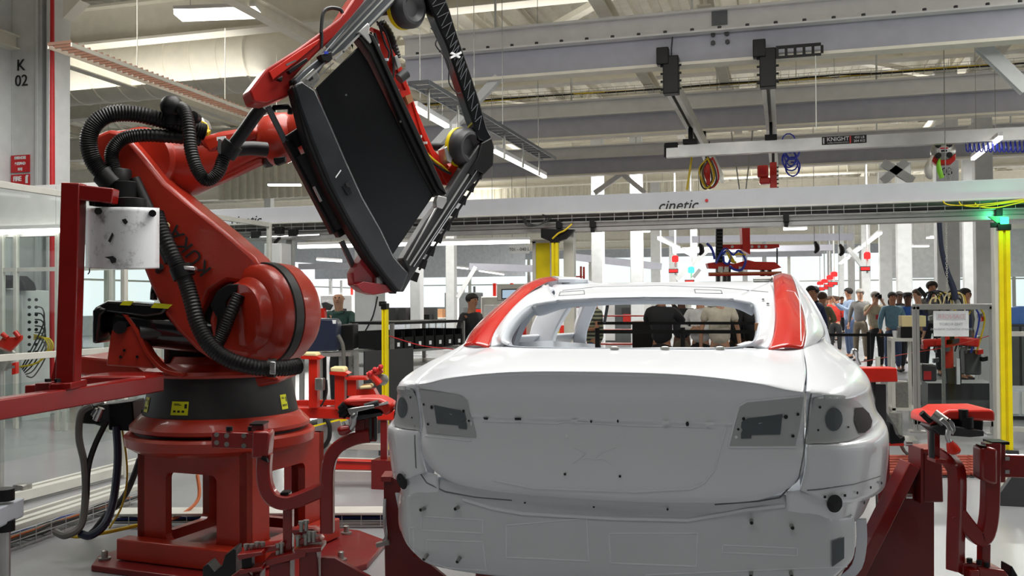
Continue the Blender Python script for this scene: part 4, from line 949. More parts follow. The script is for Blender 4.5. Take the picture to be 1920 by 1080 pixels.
# counterbalance cylinder: black with yellow labels
cb = rp('counterbalance', MB().tube([P(212, 590, 5.22), P(225, 600, 5.22), P(300, 612, 5.26), P(400, 622, 5.34)], [.07, .115, .125, .13], 20), 'blackg', smooth=True)
rp('counterbalance_cover', MB().slab(facing(5.10), [(206, 577), (232, 563), (345, 571), (330, 588), (300, 592), (212, 582)], 0, -.22), 'blackg', bevel=.018)
rp('counterbalance_cover', MB().slab(facing(5.08), [(202, 580), (214, 573), (228, 578), (218, 590), (212, 640), (202, 640)], 0, -.2), 'blackg', bevel=.012)
rp('counterbalance_rod', MB().cyl(P(262, 624, 5.14), P(312, 622, 5.2), .042, n=16), 'dark', smooth=True)
for px in ([(225, 572), (232, 564), (251, 565), (244, 573)], [(283, 577), (290, 568), (324, 571), (315, 579)]):
    obj('warning_label', MB().slab(facing(5.088), px, 0, -.004), M['ylabel'], cb, label='yellow warning label')
rp('dark_casing', MB().tube([P(330, 590, 5.40), P(400, 600, 5.42), P(440, 610, 5.42)], [.13, .2, .2], 20), 'black', smooth=True)
# J2 drum
ax = (RT*.62+FW*.78+UP*.03).normalized()
jc = P(468, 590, 5.08)
rp('shoulder_drum', MB().lathe(jc, [(.20, .0), (.255, .02), (.27, .04), (.275, .09)], 48, ax), smooth=True)
rp('shoulder_band', MB().lathe(jc, [(.27, .09), (.285, .095), (.285, .145), (.27, .15)], 48, ax), 'charcoal', smooth=True, label='black cable band round the drum')
rp('shoulder_drum', MB().lathe(jc, [(.275, .15), (.283, .155), (.272, .25), (.235, .30), (.10, .31)], 48, ax), smooth=True)
rp('gearbox_face', MB().lathe(jc, [(.10, -.052), (.165, -.05), (.175, -.03), (.195, -.02), (.205, .0)], 40, ax), smooth=True)
# lower arm
arm = rp('lower_arm', MB().slab(facing(5.13), [(206, 292), (222, 268), (246, 258), (272, 264), (303, 300), (345, 352), (400, 398), (450, 437), (506, 486), (528, 520), (480, 532), (455, 528), (425, 545), (404, 590), (412, 640), (432, 672), (400, 650), (365, 615), (345, 588), (318, 535), (296, 480), (262, 410), (232, 356), (210, 325)], 0, -.30), bevel=.045)
rp('arm_flange', MB().slab(facing(5.07), [(446, 530), (486, 524), (520, 532), (530, 560), (538, 580), (528, 605), (530, 630), (510, 655), (470, 668), (430, 660), (412, 640), (404, 600), (415, 560)], 0, -.12), bevel=.03)
rp('arm_pocket', MB().slab(facing(5.055), [(399, 572), (412, 545), (432, 533), (456, 532), (452, 545), (440, 552), (430, 566), (430, 600), (420, 630), (408, 625), (412, 596)], 0, -.05), 'black', bevel=.006)
rp('gearbox_face', MB().lathe(P(474, 600, 5.055), [(.10, -.012), (.165, -.01), (.17, .0), (.19, .015), (.19, .05)], 36, (FW+RT*.25).normalized()), smooth=True)
# maker's lettering running down the arm
pm = facing(5.125); a0 = pm(345, 468)
dx_ = (pm(322, 438)-pm(375, 498)); 
text('KUKA', .108, pm(356, 470, .012), pm(321, 436)-pm(371, 500), pm(346-64, 468+50)-pm(346, 468), M['ink'], arm, 'lettering', sp=1.15, bold=.001)
rp('round_plug', MB().lathe(P(312, 423, 5.12), [(.020, 0), (.014, -.004), (.008, -.004)], 14, FW), 'cream_pad', smooth=True)
# elbow and upper arm (behind the lower arm)
rp('elbow_drum', MB().lathe(P(262, 300, 5.25), [(.17, 0), (.19, .02), (.19, .38), (.15, .42)], 36, FW), smooth=True)
rp('elbow_housing', MB().slab(facing(5.34), [(225, 262), (290, 255), (330, 268), (345, 340), (332, 362), (260, 350)], 0, -.30), bevel=.05)
rp('upper_arm', MB().tube([P(300, 312, 5.46), P(360, 312, 5.46), P(400, 300, 5.46), P(430, 288, 5.46), P(492, 268, 5.46)], [.19, .17, .145, .125, .10], 24), smooth=True)
rp('upper_arm_rib', MB().slab(facing(5.32), [(380, 262), (425, 250), (492, 240), (497, 262), (440, 275), (400, 300)], 0, -.1), bevel=.03)
rp('upper_arm_rib', MB().slab(facing(5.40), [(330, 352), (420, 325), (498, 296), (500, 308), (420, 345), (345, 362)], 0, -.1), bevel=.02)
rp('wrist_flange', MB().lathe(P(484, 268, 5.46), [(.125, 0), (.15, .01), (.15, .05), (.13, .06)], 28, (P(520, 262, 5.5)-P(484, 268, 5.46))), 'black', smooth=True)
wa = (P(560, 250, 5.45)-P(500, 264, 5.45)).normalized()
rp('wrist', MB().lathe(P(496, 266, 5.45), [(.11, -.02), (.145, .02), (.15, .10), (.135, .17), (.10, .20)], 28, wa), smooth=True)
rp('wrist', MB().lathe(P(548, 252, 5.42), [(.10, 0), (.125, .03), (.12, .2), (.09, .3)], 24, wa), smooth=True)
rp('wrist_bracket', MB().slab(facing(5.3), [(516, 298), (538, 295), (538, 305), (522, 312), (518, 308)], 0, -.05), 'black', bevel=.005)
rp('valve_block', MB().slab(facing(5.3), [(360, 236), (392, 226), (398, 240), (390, 258), (362, 262)], 0, -.12), 'alu', bevel=.01)
rp('cable_strap', MB().tube([P(u, v, 5.26) for u, v in ((342, 232), (352, 238), (378, 243), (392, 250))], .018, 8, k=3), 'cable_y', smooth=True)
rp('cable', MB().tube([P(u, v, 5.26) for u, v in ((378, 228), (388, 235), (389, 250), (380, 256))], .007, 6, k=4), 'cable_y', smooth=True)
rp('cable', MB().tube([P(u, v, 5.30) for u, v in ((255, 216), (270, 212), (285, 216), (292, 222))], .02, 6, k=4), 'cable_y', smooth=True)
rp('arm_lamp_plate', MB().slab(facing(5.26), [(408, 258), (424, 256), (424, 263), (409, 265)], 0, -.02), 'paper')
def hose(px, r_, rib=.06, name='hose', mt='blackr', k=16, n=14):
    return rp(name, MB().tube([P(*q) for q in px], r_, n, k=k, rib=rib), mt, smooth=True)
hose([(385, 248, 5.2), (350, 238, 5.15), (300, 224, 5.1), (250, 213, 5.05), (205, 215, 5.0), (176, 235, 4.98), (166, 265, 4.98), (174, 300, 5.0), (192, 325, 5.02), (215, 350, 5.06)], .045)
hose([(375, 262, 5.2), (320, 256, 5.12), (262, 254, 5.08), (228, 262, 5.06), (210, 285, 5.05), (212, 310, 5.05), (222, 335, 5.06)], .036)
hose([(330, 200, 5.1), (346, 208, 5.05), (354, 240, 5.0), (358, 280, 4.98), (370, 318, 4.97), (388, 338, 4.97), (408, 325, 4.98), (420, 295, 5.0), (430, 275, 5.02)], .034)
hose([(424, 292, 4.98), (440, 270, 4.97), (462, 240, 4.95), (482, 212, 4.92), (496, 198, 4.9)], .034, rib=0)
hose([(292, 400, 5.05), (306, 440, 5.02), (328, 488, 4.99), (345, 520, 4.97), (358, 560, 4.95), (372, 610, 4.92), (396, 650, 4.88), (430, 675, 4.86), (480, 689, 4.86), (530, 690, 4.92), (560, 686, 5.0)], .042)
hose([(300, 500, 5.1), (290, 540, 5.3), (288, 562, 5.3)], .02, rib=0)
hose([(448, 552, 5.02), (432, 590, 5.0), (418, 625, 5.0), (405, 650, 5.0)], .034)
hose([(440, 280, 5.1), (470, 278, 5.15), (500, 280, 5.2)], .04, rib=0)
rp('hose_lower_sleeve', MB().tube([P(252, 335, 5.06), P(280, 400, 5.06), P(322, 490, 5.04)], [.03, .038, .04], 12), 'black', smooth=True)
def clampring(u, v, Z, r_, d, ln=.05, name='hose_clamp'):
    return rp(name, MB().lathe(P(u, v, Z), [(r_*.9, -ln), (r_, -ln*.9), (r_, ln*.9), (r_*.9, ln)], 18, d), 'black', smooth=True)
clampring(205, 338, 5.04, .065, (P(215, 350, 5)-P(192, 325, 5)), .05)
rp('hose_elbow', MB().ball(P(322, 200, 5.08), .062, 16, 10), 'black', smooth=True)
clampring(325, 215, 5.1, .05, (0, 0, 1), .06)
clampring(430, 280, 4.99, .055, (P(440, 270, 5)-P(424, 292, 5)), .04)
clampring(342, 510, 4.98, .06, (P(345, 520, 5)-P(332, 488, 5)), .035)
clampring(235, 362, 5.06, .08, (0, 0, 1), .06)
clampring(225, 345, 5.06, .06, (0, 0, 1), .08)
clampring(510, 690, 4.88, .05, RT, .02)
rp('silver_clip', MB().slab(facing(4.83), [(507, 677), (518, 678), (518, 702), (507, 701)], 0, -.02), 'steel', bevel=.004)
rp('silver_clip', MB().slab(facing(4.93), [(345, 498), (370, 500), (372, 508), (346, 506)], 0, -.05), 'steel', bevel=.006)
rp('silver_clip', MB().slab(facing(4.92), [(411, 262), (415, 262), (415, 290), (410, 286)], 0, -.02), 'steel')
rp('fitting', MB().lathe(P(365, 220, 5.1), [(.03, -.03), (.03, .03), (.018, .032)], 12, -FW), 'black', smooth=True)
# connector box behind the collar with cables dropping to the tray
kx = thing('connector_box', 'black connector box with grey hood beside the robot collar', 'junction box', P(235, 800, 5.9)*1.0, None)
b_ = P(235, 765, 5.9)
obj('case', MB().slab(facing(5.75), [(228, 750), (272, 745), (276, 800), (228, 798)], 0, -.2), M['black'], kx, bevel=.01)
obj('hood', MB().slab(facing(5.78), [(196, 754), (232, 750), (232, 782), (214, 795), (196, 790)], 0, -.15), M['dark'], kx, bevel=.01)
obj('case', MB().slab(facing(5.75), [(166, 752), (198, 752), (196, 792), (166, 790)], 0, -.1), M['black'], kx, bevel=.01)
for q in ((176, 756, 196, 750), (180, 788, 190, 765), (176, 780, 184, 768)): obj('plug', MB().cyl(P(q[0], q[1], 5.68), P(q[2], q[3], 5.68), .022, n=10), M['steel'], kx, smooth=True)
obj('mount_arm', MB().bar(P(268, 775, 5.8), P(300, 775, 5.8), .05, .05), M['black'], kx)
def gcable(nm, label, px, r_, mt, grp=None):
    return tag(obj(nm, MB().tube([P(*q) for q in px], r_, 8, k=6), M[mt], smooth=True), label, 'cable', grp)
gcable('cable_bundle', 'grey cable bundle dropping from the connector box, leftmost', [(172, 760, 5.68), (152, 775, 5.66), (148, 820, 5.65), (158, 870, 5.6), (160, 930, 5.55), (152, 985, 5.45), (125, 1004, 5.4), (105, 998, 5.45)], .021, 'cable_g')
gcable('cable_bundle', 'dark cable bundle bent right behind the grey one', [(200, 790, 5.7), (178, 835, 5.65), (165, 880, 5.6), (162, 935, 5.55), (155, 975, 5.5), (140, 1000, 5.42)], .018, 'cable_k')
gcable('cable_bundle', 'thick blue black cable bundle beside the pedestal', [(218, 800, 5.75), (221, 850, 5.72), (218, 900, 5.68), (210, 950, 5.62), (195, 985, 5.52), (170, 1004, 5.46), (150, 1000, 5.46)], .024, 'navy')
gcable('cable_bundle', 'black cable curving behind the pedestal to the tray', [(262, 860, 6.1), (248, 900, 6.1), (230, 935, 6.05), (200, 965, 6.0), (176, 995, 6.0), (160, 1006, 6.0)], .02, 'cable_k')
gcable('cable', 'thin yellow cable hanging left of the pedestal', [(228, 800, 5.8), (236, 850, 5.8), (238, 900, 5.8), (228, 950, 5.75), (205, 990, 5.62)], .006, 'cable_y')
gcable('cable', 'yellow cable lying on the floor left of the pedestal', [(128, 1004, 5.62), (150, 1006, 5.6), (200, 998, 5.7), (258, 985, 5.85)], .012, 'cable_y')
gcable('cable', 'orange yellow cable crossing the floor behind the pedestal window', [(300, 980, 6.2), (340, 965, 6.3), (372, 935, 6.4), (370, 890, 6.45)], .012, 'cable_o')
gcable('cable', 'yellow cable pair dropping right of the pedestal', [(563, 840, 5.9), (572, 880, 5.95), (583, 930, 6.0), (600, 978, 6.1)], .010, 'cable_y')
gcable('cable', 'blue cable loop on the floor right of the pedestal', [(572, 965, 6.0), (588, 988, 6.05), (600, 975, 6.1), (590, 940, 6.1), (604, 985, 6.15)], .012, 'cable_b')

# ================================================================== GALLOWS FRAME WITH DIRTY SHIELD (left)
gal = thing('gallows_frame', 'dark red steel gallows frame with gusseted post at the left edge', 'steel frame', (-3.1, 3.3, 0))
def gp(name, mb, mt='fred', **k): return obj(name, mb, M[mt], gal, **k)
b0, b1 = P(-130, 787, 3.45), P(296, 718, 4.86)
gp('ground_beam', MB().bar(b0, b1, .075, .085), bevel=.006)
for q in (P(-110, 766, 3.62),): gp('leg', MB().bar(V((q.x, q.y, 0)), V((q.x, q.y, q.z)), .08, .08), bevel=.006)
gp('foot_plate', MB().slab(facing(4.18), [(80, 716), (164, 711), (164, 724), (80, 731)], .06, -.10), bevel=.005)
gp('end_disc', MB().slab(facing(4.78), [(168, 702), (210, 697), (306, 697), (306, 708), (200, 718), (170, 716)], .08, -.16), bevel=.01)
gp('post', MB().bar(facing(4.2)(128, 716), facing(4.2)(139, 344), .085, .075, up=FW), bevel=.006)
gp('post_web', MB().slab(facing(4.2), [(132, 560), (138, 560), (138, 712), (100, 712)], .01, -.012))
gp('gusset', MB().slab(facing(4.2), [(131, 572), (133, 712), (99, 714)], .03, .018))
gp('top_arm', MB().bar(facing(4.2)(125, 359), facing(4.2)(217, 369), .07, .068), bevel=.005)
for u in (90, 108): gp('bolt', MB().cyl(facing(4.1)(u, 716), facing(4.1)(u, 710), .014, n=6), 'black')
gp('clip_block', MB().slab(facing(4.14), [(80, 716), (107, 715), (107, 730), (80, 732)], .03, -.04), 'dred', bevel=.004)
hz_ = gp('air_hose', MB().tube([facing(4.18)(u, v) for u, v in ((166, 368), (150, 366), (122, 400), (118, 460), (121, 520), (125, 580))], .012, 8, k=5), 'cable_b', smooth=True)
shd = thing('dirty_shield', 'scuffed white curved shield smeared with grease under the red arm', 'shield', P(229, 505, 4.2))
rows = []
for v in (390, 398, 430, 470, 500, 503):
    r_ = []
    for i in range(17):
        f_ = i/16; u = 160+139*f_; cur = math.sin(math.pi*f_)
        top = 391+(5*(f_*2-.2)**2*.5); vv = v if v > 400 else v
        r_.append(P(u, vv+(.06*cur*30 if v > 480 else -2*cur), 4.35-.20*cur**.55))
    rows.append(r_)
M['shield'] = mat('greasy_white', (222, 224, 226), .4, var=.05, scale=4)
nt = M['shield'].node_tree; bs = nt.nodes['Principled BSDF']; rmp = [n for n in nt.nodes if n.type == 'VALTORGB'][0]
n2 = nt.nodes.new('ShaderNodeTexNoise'); n2.inputs['Scale'].default_value = 13; n2.inputs['Detail'].default_value = 8; n2.inputs['Roughness'].default_value = .75
tc = [n for n in nt.nodes if n.type == 'TEX_COORD'][0]; nt.links.new(tc.outputs['Object'], n2.inputs['Vector'])
r2 = nt.nodes.new('ShaderNodeValToRGB'); r2.color_ramp.elements[0].position = .53; r2.color_ramp.elements[0].color = (0, 0, 0, 1); r2.color_ramp.elements[1].position = .70; r2.color_ramp.elements[1].color = (.75, .75, .75, 1)
nt.links.new(n2.outputs['Fac'], r2.inputs['Fac']); mx = nt.nodes.new('ShaderNodeMix'); mx.data_type = 'RGBA'
nt.links.new(r2.outputs['Color'], mx.inputs[0]); nt.links.new(rmp.outputs['Color'], mx.inputs[6]); mx.inputs[7].default_value = (.05, .05, .05, 1); nt.links.new(mx.outputs[2], bs.inputs['Base Color'])
obj('sheet', MB().grid(rows), M['shield'], shd, smooth=True, solid=.006, fixn=True)
ps = facing(4.13)
for px in ([(203, 452), (211, 436), (213, 441), (207, 455)], [(196, 482), (212, 480), (218, 485), (217, 492), (210, 494), (206, 486)], [(229, 412), (236, 410), (240, 416), (236, 421), (232, 418)]):
    obj('grease_smear', MB().slab(facing(4.152), px, .004, 0), M['hole'], shd)
for u, v in ((184, 396), (286, 400)): obj('bolt', MB().cyl(P(u, v, 4.14), P(u, v, 4.26), .016, n=10), M['black'], shd, smooth=True)
obj('socket', MB().lathe(P(246, 392, 4.3), [(.07, -.03), (.075, .0), (.07, .045), (.05, .05)], 24), M['black'], shd, smooth=True)
obj('valve_cluster', MB().slab(facing(4.22), [(170, 374), (215, 376), (215, 390), (180, 388)], 0, -.05).box(P(176, 380, 4.2), (.03, .03, .03)), M['black'], shd, bevel=.004)
obj('wire', MB().tube([P(168, 500, 4.3), P(168, 510, 4.3), P(165, 514, 4.3)], .003, 5), M['hole'], shd)

# ================================================================== GRIPPER AND THE ROOF FRAME IT HOLDS
GA, GB, GC = P(548, 158, 4.6), P(750, 548, 4.9), P(925, 298, 5.2)
gn = (GB-GA).cross(GC-GB).normalized()
if gn.dot(FW) > 0: gn = -gn
G = Plane(GA, gn)
rf = thing('roof_frame', 'black panoramic roof frame with dark glass held up by the robot', 'roof frame', G(720, 300))
def rfp(name, px, h0, h1, mt='black', **k): return obj(name, MB().slab(G, px, h0, h1), M[mt], rf, **k)
# frame sides (built in the tilted plane of the frame)
rfp('side_frame', [(551, 160), (566, 150), (592, 168), (620, 230), (650, 300), (682, 370), (716, 430), (740, 480), (757, 500), (768, 512), (753, 548), (744, 546), (700, 488), (655, 415), (618, 345), (588, 272), (560, 195)], -.05, .03, 'frame', bevel=.012)
rfp('outer_seal', [(548, 163), (556, 160), (566, 200), (592, 272), (622, 342), (658, 412), (704, 486), (746, 542), (744, 552), (735, 545), (690, 488), (645, 415), (606, 342), (574, 265)], -.07, .02, 'black', bevel=.008)
gl = rfp('glass_panel', [(593, 165), (672, 88), (690, 115), (722, 180), (755, 250), (788, 320), (813, 366), (735, 480), (712, 438), (680, 370), (648, 300), (618, 232)], -.025, .0, 'panel', bevel=.004, label='large dark glass roof panel')
rfp('glass_border', [(672, 70), (688, 62), (705, 92), (738, 165), (772, 240), (806, 312), (836, 366), (822, 368), (792, 310), (757, 238), (724, 163), (694, 100)], -.05, .035, 'black', bevel=.006)
rfp('glass_border', [(692, 62), (702, 66), (722, 110), (756, 185), (790, 258), (832, 350), (838, 364), (824, 352), (782, 262), (748, 188), (716, 115)], -.05, .05, 'blackr', bevel=.004)
rfp('guide_channel', [(755, 486), (800, 412), (835, 368), (873, 306), (898, 270), (915, 272), (925, 300), (905, 328), (880, 352), (846, 402), (812, 455), (782, 505), (757, 548), (748, 545), (766, 508)], -.06, .02, 'dark', bevel=.008)
for a, b, w_, mt in [((768, 498), (905, 285), .012, 'alu'), ((775, 500), (912, 292), .006, 'steel'), ((762, 488), (828, 372), .010, 'alu'), ((786, 506), (918, 305), .014, 'black'), ((808, 456), (852, 390), .008, 'steel')]:
    obj('guide_rail', MB().bar(G(*a, .03), G(*b, .03), w_*.7, .010, up=gn), M[mt], rf)
for k in range(9):
    a = (762+k*15, 535-k*24); obj('rib', MB().bar(G(a[0]+6, a[1]-20, .0), G(a[0]+22, a[1]-14, .0), .05, .006, up=gn), M['black'], rf)
rfp('corner_latch', [(818, 378), (822, 366), (838, 370), (838, 378), (830, 392), (818, 388)], .0, .045, 'alu', bevel=.004, label='pale metal corner latch')
rfp('corner_bracket', [(896, 296), (903, 268), (922, 258), (927, 275), (925, 310), (908, 327), (892, 318), (886, 330), (878, 325)], -.05, .04, 'black', bevel=.006)
# top-left channel with bright rails
ch0 = [(552, 150), (572, 130), (600, 108), (640, 60), (688, 0), (712, -40), (770, -40), (746, 0), (690, 55), (650, 88), (615, 112), (596, 140), (566, 168)]
rfp('guide_channel', ch0, -.06, .012, 'zinc_d', bevel=.006)
for a, b, w_, mt in [((618, 92), (722, -20), .012, 'steel'), ((622, 100), (738, -22), .010, 'alu'), ((628, 112), (756, -20), .014, 'alu'), ((612, 88), (708, -20), .02, 'dark'), ((575, 150), (622, 105), .012, 'alu'), ((583, 158), (625, 118), .008, 'steel')]:
    obj('guide_rail', MB().bar(G(*a, .03), G(*b, .03), w_*.7, .012, up=gn), M[mt], rf)
rfp('corner_latch', [(672, 60), (690, 42), (694, 50), (692, 62), (698, 78), (694, 82), (680, 66)], .0, .045, 'alu', bevel=.004, label='pale metal corner latch')
rfp('corner_block', [(600, 102), (622, 96), (624, 110), (617, 117), (604, 112)], .0, .06, 'black', bevel=.004)
obj('blue_tag', MB().slab(G, [(607, 97), (615, 96), (615, 101), (608, 102)], .065, .06), M['cable_b'], rf)
rfp('corner_plate', [(562, 152), (588, 128), (595, 134), (600, 148), (588, 165), (572, 160)], .0, .02, 'zinc', bevel=.003); rfp('square_hole', [(577, 145), (585, 141), (588, 148), (581, 152)], .02, .024, 'hole')
# right strut with printed rib pattern (far side of the frame)
stp = [(788, -40), (826, -40), (850, 40), (862, 78), (880, 130), (900, 190), (914, 240), (922, 256), (918, 272), (898, 262), (893, 248), (878, 205), (858, 145), (838, 85), (822, 50), (808, 15)]
rfp('cross_strut', stp, -.05, .03, 'blackg', bevel=.008)
L_ = [V((794, -20, 0)), V((838, 85, 0)), V((858, 145, 0)), V((894, 248, 0))]; R_ = [V((832, -20, 0)), V((862, 78, 0)), V((880, 130, 0)), V((916, 246, 0))]
def along(a, t): t *= 3; i = min(2, int(t)); return a[i]+(a[i+1]-a[i])*(t-i)
for k in range(15):
    t = .04+k*.064; a = along(L_, t)+V((4, 0, 0)); b = along(R_, t)-V((6, 4, 0)); c = along(L_, min(.99, t+.05))+V((5, 0, 0))
    obj('moulded_rib', MB().bar(G(a.x, a.y, .034), G(b.x, b.y-3, .034), .003, .006, up=gn), M['dark_rib'], rf)
    obj('moulded_rib', MB().bar(G(b.x, b.y-3, .034), G(c.x, c.y, .034), .0025, .006, up=gn), M['dark_rib'], rf)
rfp('cable_tie', [(845, 106), (865, 96), (866, 100), (846, 110)], .03, .045, 'paper'); rfp('cable_tie', [(848, 97), (864, 106), (862, 109), (846, 100)], .03, .045, 'paper')
obj('wire', MB().tube([G(u, v, .05) for u, v in ((808, 52), (820, 70), (817, 85), (835, 108), (842, 125), (842, 155), (856, 174), (864, 174))], .004, 6, k=4), M['cable_k'], rf, smooth=True)
for i, (a, b) in enumerate(((832, 62), (842, 68), (848, 100))): pass
rfp('side_slot', [(648, 344), (656, 338), (656, 352), (650, 350)], .03, .04, 'hole'); rfp('latch_pocket', [(642, 350), (652, 342), (660, 362), (652, 366)], .03, .036, 'blackg')
rfp('light_tick', [(629, 332), (639, 318), (640, 320), (630, 334)], .032, .035, 'paper')
for u, v in ((751, 228), (644, 97), (649, 178)): obj('screw', MB().cyl(G(u, v, .05), G(u, v, .056), .006, n=8), M['steel'], rf)

grp = thing('gripper', 'red gripper frame with suction cups and wires behind the roof frame', 'gripper', G(700, 250, -.3))
def gr(name, px, h0, h1, mt='bred', **k): return obj(name, MB().slab(G, px, h0, h1), M[mt], grp, **k)
obj('box_beam', MB().slab(G, [(468, 170), (500, 128), (560, 90), (640, 32), (668, -12), (712, -12), (690, 30), (640, 60), (598, 96), (566, 128), (548, 150), (542, 180), (500, 195), (476, 192)], -.22, -.075), M['fred2'], grp, bevel=.01)
obj('box_beam_lip', MB().slab(G, [(505, 134), (560, 96), (600, 72), (596, 82), (566, 108), (512, 150)], -.075, -.06), M['bred'], grp, bevel=.003)
for q in ([(540, 132), (575, 108), (578, 114), (545, 138)], [(520, 148), (530, 142), (530, 152)], [(545, 150), (560, 140), (560, 152), (548, 160)]): gr('clamp_part', q, -.06, -.02, 'black', bevel=.003)
gr('clamp_part', [(536, 120), (554, 112), (556, 114), (538, 124)], -.02, -.01, 'steel')
obj('box_beam', MB().slab(G, [(696, 50), (712, 60), (728, 90), (744, 130), (756, 160), (772, 190), (790, 250), (812, 300), (838, 345), (868, 332), (888, 296), (895, 280), (868, 270), (850, 290), (846, 310), (835, 322), (818, 290), (800, 250), (780, 200), (765, 160), (752, 120), (735, 90), (720, 60)], -.16, -.10), M['bred'], grp, bevel=.01)
obj('long_plate', MB().slab(G, [(700, 55), (722, 60), (742, 110), (768, 165), (782, 215), (806, 272), (848, 318), (880, 300), (876, 330), (842, 348), (822, 346), (800, 300), (770, 235), (735, 150)], -.13, -.11), M['bred'], grp, bevel=.004)
gr('red_step', [(748, 172), (764, 168), (768, 178), (752, 184)], -.10, -.08); gr('brown_tab', [(760, 180), (770, 176), (775, 190), (766, 195)], -.10, -.07, 'card'); 
obj('cylinder_stub', MB().cyl(G(748, 148, -.05), G(762, 137, -.05), .028, n=14), M['dark'], grp, smooth=True)
gr('valve_bar', [(712, 118), (722, 114), (730, 142), (726, 146)], -.10, -.05, 'alu', bevel=.003)
gr('valve_bar', [(740, 105), (745, 103), (753, 124), (746, 130)], -.10, -.05, 'alu', bevel=.003)
gr('blue_connector', [(706, 104), (713, 101), (716, 114), (709, 117)], -.08, -.03, 'cable_b', bevel=.002)
obj('corrugated_hose', MB().tube([G(u, v, -.14) for u, v in ((712, 40), (728, 62), (738, 90), (744, 110))], .025, 10, k=8, rib=.08), M['blackr'], grp, smooth=True)
for px, mt, r_ in [(((742, 185), (757, 202), (766, 225), (780, 262), (808, 295), (830, 312), (842, 324)), 'cable_y', .007), (((702, 62), (712, 95), (722, 130), (740, 170), (756, 205), (768, 240), (790, 285), (825, 315), (846, 326)), 'cable_k', .008),
                (((695, 60), (704, 85), (716, 115), (735, 160)), 'cable_k', .006), (((706, 40), (722, 60), (735, 100), (738, 140), (733, 156)), 'cable_k', .006), (((602, 62), (606, 25), (620, 15), (638, 18), (642, 25)), 'cable_k', .010), (((603, 90), (604, 70), (602, 55)), 'cable_k', .008), (((712, 50), (722, 82), (730, 100), (724, 118)), 'cable_k', .006)]:
    obj('cable', MB().tube([G(u, v, -.07) for u, v in px], r_, 6, k=5), M[mt], grp, smooth=True)
for u, v in ((705, 85), (722, 112), (742, 170), (756, 208), (785, 256), (795, 268)): obj('cable_tie', MB().box(G(u, v, -.06), (.035, .01, .012)), M['paper'], grp)
def cup(u, v, h_):
    c = G(u, v, h_); d = (FW*-.62+RT*.76-UP*.1).normalized()
    s_ = obj('suction_cup', MB().lathe(c, [(.03, -.10), (.03, -.05), (.10, -.045), (.105, -.03), (.105, .02), (.085, .045), (.07, .047), (.045, .02), (.02, .02)], 28, d), M['dark'], grp, smooth=True)
    obj('cup_ring', MB().lathe(c, [(.10, -.06), (.108, -.055), (.108, -.032), (.10, -.03)], 28, d), M['yellow'], s_, smooth=True)
    obj('cup_stem', MB().cyl(c-d*.3, c-d*.08, .022, n=12), M['black'], s_, smooth=True)
cup(873, 276, -.02); cup(766, 16, -.02)
gr('cup_mount', [(833, 278), (846, 268), (852, 290), (846, 306), (838, 300)], -.10, -.02, 'alu', bevel=.004)
gr('lower_claw', [(662, 512), (684, 474), (694, 484), (700, 502), (722, 514), (712, 530), (742, 533), (748, 545), (700, 553), (680, 547), (664, 534)], -.14, -.05, 'dred2', bevel=.003)
gr('claw_plate', [(668, 534), (682, 528), (742, 536), (748, 545), (700, 552), (680, 547)], -.05, .0, 'dred2', bevel=.002)
gr('claw_clamp', [(706, 520), (720, 520), (722, 534), (706, 536)], -.05, -.02, 'alu', bevel=.003)
for a, b in (((502, 200), (535, 266)), ((640, 452), (668, 512))): obj('thin_brace', MB().bar(G(*a, -.12), G(*b, -.12), .025, .02, up=gn), M['zinc_d'], grp)
# black square subframe behind (left of the roof frame)
for a, b, w_ in (((538, 262), (628, 436), .045), ((540, 270), (592, 236), .08), ((626, 434), (668, 408), .08), ((592, 240), (668, 405), .04)):
    obj('subframe_bar', MB().bar(G(*a, -.13), G(*b, -.13), w_, .06, up=gn), M['black'], grp, bevel=.006)
obj('subframe_tube', MB().cyl(G(568, 288, -.12), G(640, 425, -.12), .052, n=20), M['black'], grp, smooth=True)
obj('slot_plate', MB().bar(G(588, 350, -.05), G(602, 378, -.05), .012, .01, up=gn), M['alu'], grp)
obj('handle_bar', MB().tube([G(u, v, -.15) for u, v in ((512, 208), (514, 202), (540, 200), (544, 206), (544, 214))], .014, 8), M['black'], grp, smooth=True)
for px in (((556, 180), (555, 200), (558, 230), (560, 245)), ((570, 270), (580, 288), (598, 302), (606, 304)), ((606, 312), (602, 325), (606, 340), (616, 338))): obj('cable', MB().tube([G(u, v, -.10) for u, v in px], .007, 6, k=4), M['cable_k'], grp, smooth=True)
obj('tool_flange', MB().tube([P(600, 240, 5.42), G(640, 250, -.20)], [.10, .09], 18), M['rred'], grp, smooth=True)
# ================================================================== CLAMP STANDS BESIDE THE CAR
def clampset(t, pl, pts, mirror_=False):
    pass
ls = thing('clamp_stand', 'dark red tube clamp stand on the left with a silver lever', 'clamp stand', P(560, 1060, 3.8))
def lp(name, mb, mt='fred', **k): return obj(name, mb, M[mt], ls, **k)
A = facing(3.8)
lp('bent_tube', MB().tube([A(694, 817), A(672, 820), A(652, 827), A(634, 838), A(622, 854), A(616, 874), A(614, 900), A(614, 950), A(614, 998)], 0, k=5, sq=(.052, .05, FW)), smooth=True)
lp('bent_tube', MB().tube([A(497, 850, .02), A(495, 880, .02), A(499, 912, .02), A(512, 934, .02), A(535, 942, .02), A(558, 937, .01), A(590, 924), A(612, 914)], 0, k=5, sq=(.056, .05, FW)), smooth=True)
lp('head_block', MB().slab(A, [(485, 803), (512, 803), (516, 808), (512, 850), (483, 853)], .06, -.03), bevel=.01)
lp('head_cap', MB().slab(A, [(480, 791), (503, 791), (503, 803), (480, 803)], .02, -.05), 'dred', bevel=.003); lp('head_cap_top', MB().slab(A, [(479, 789), (504, 789), (504, 792), (479, 792)], .03, -.06), 'black')
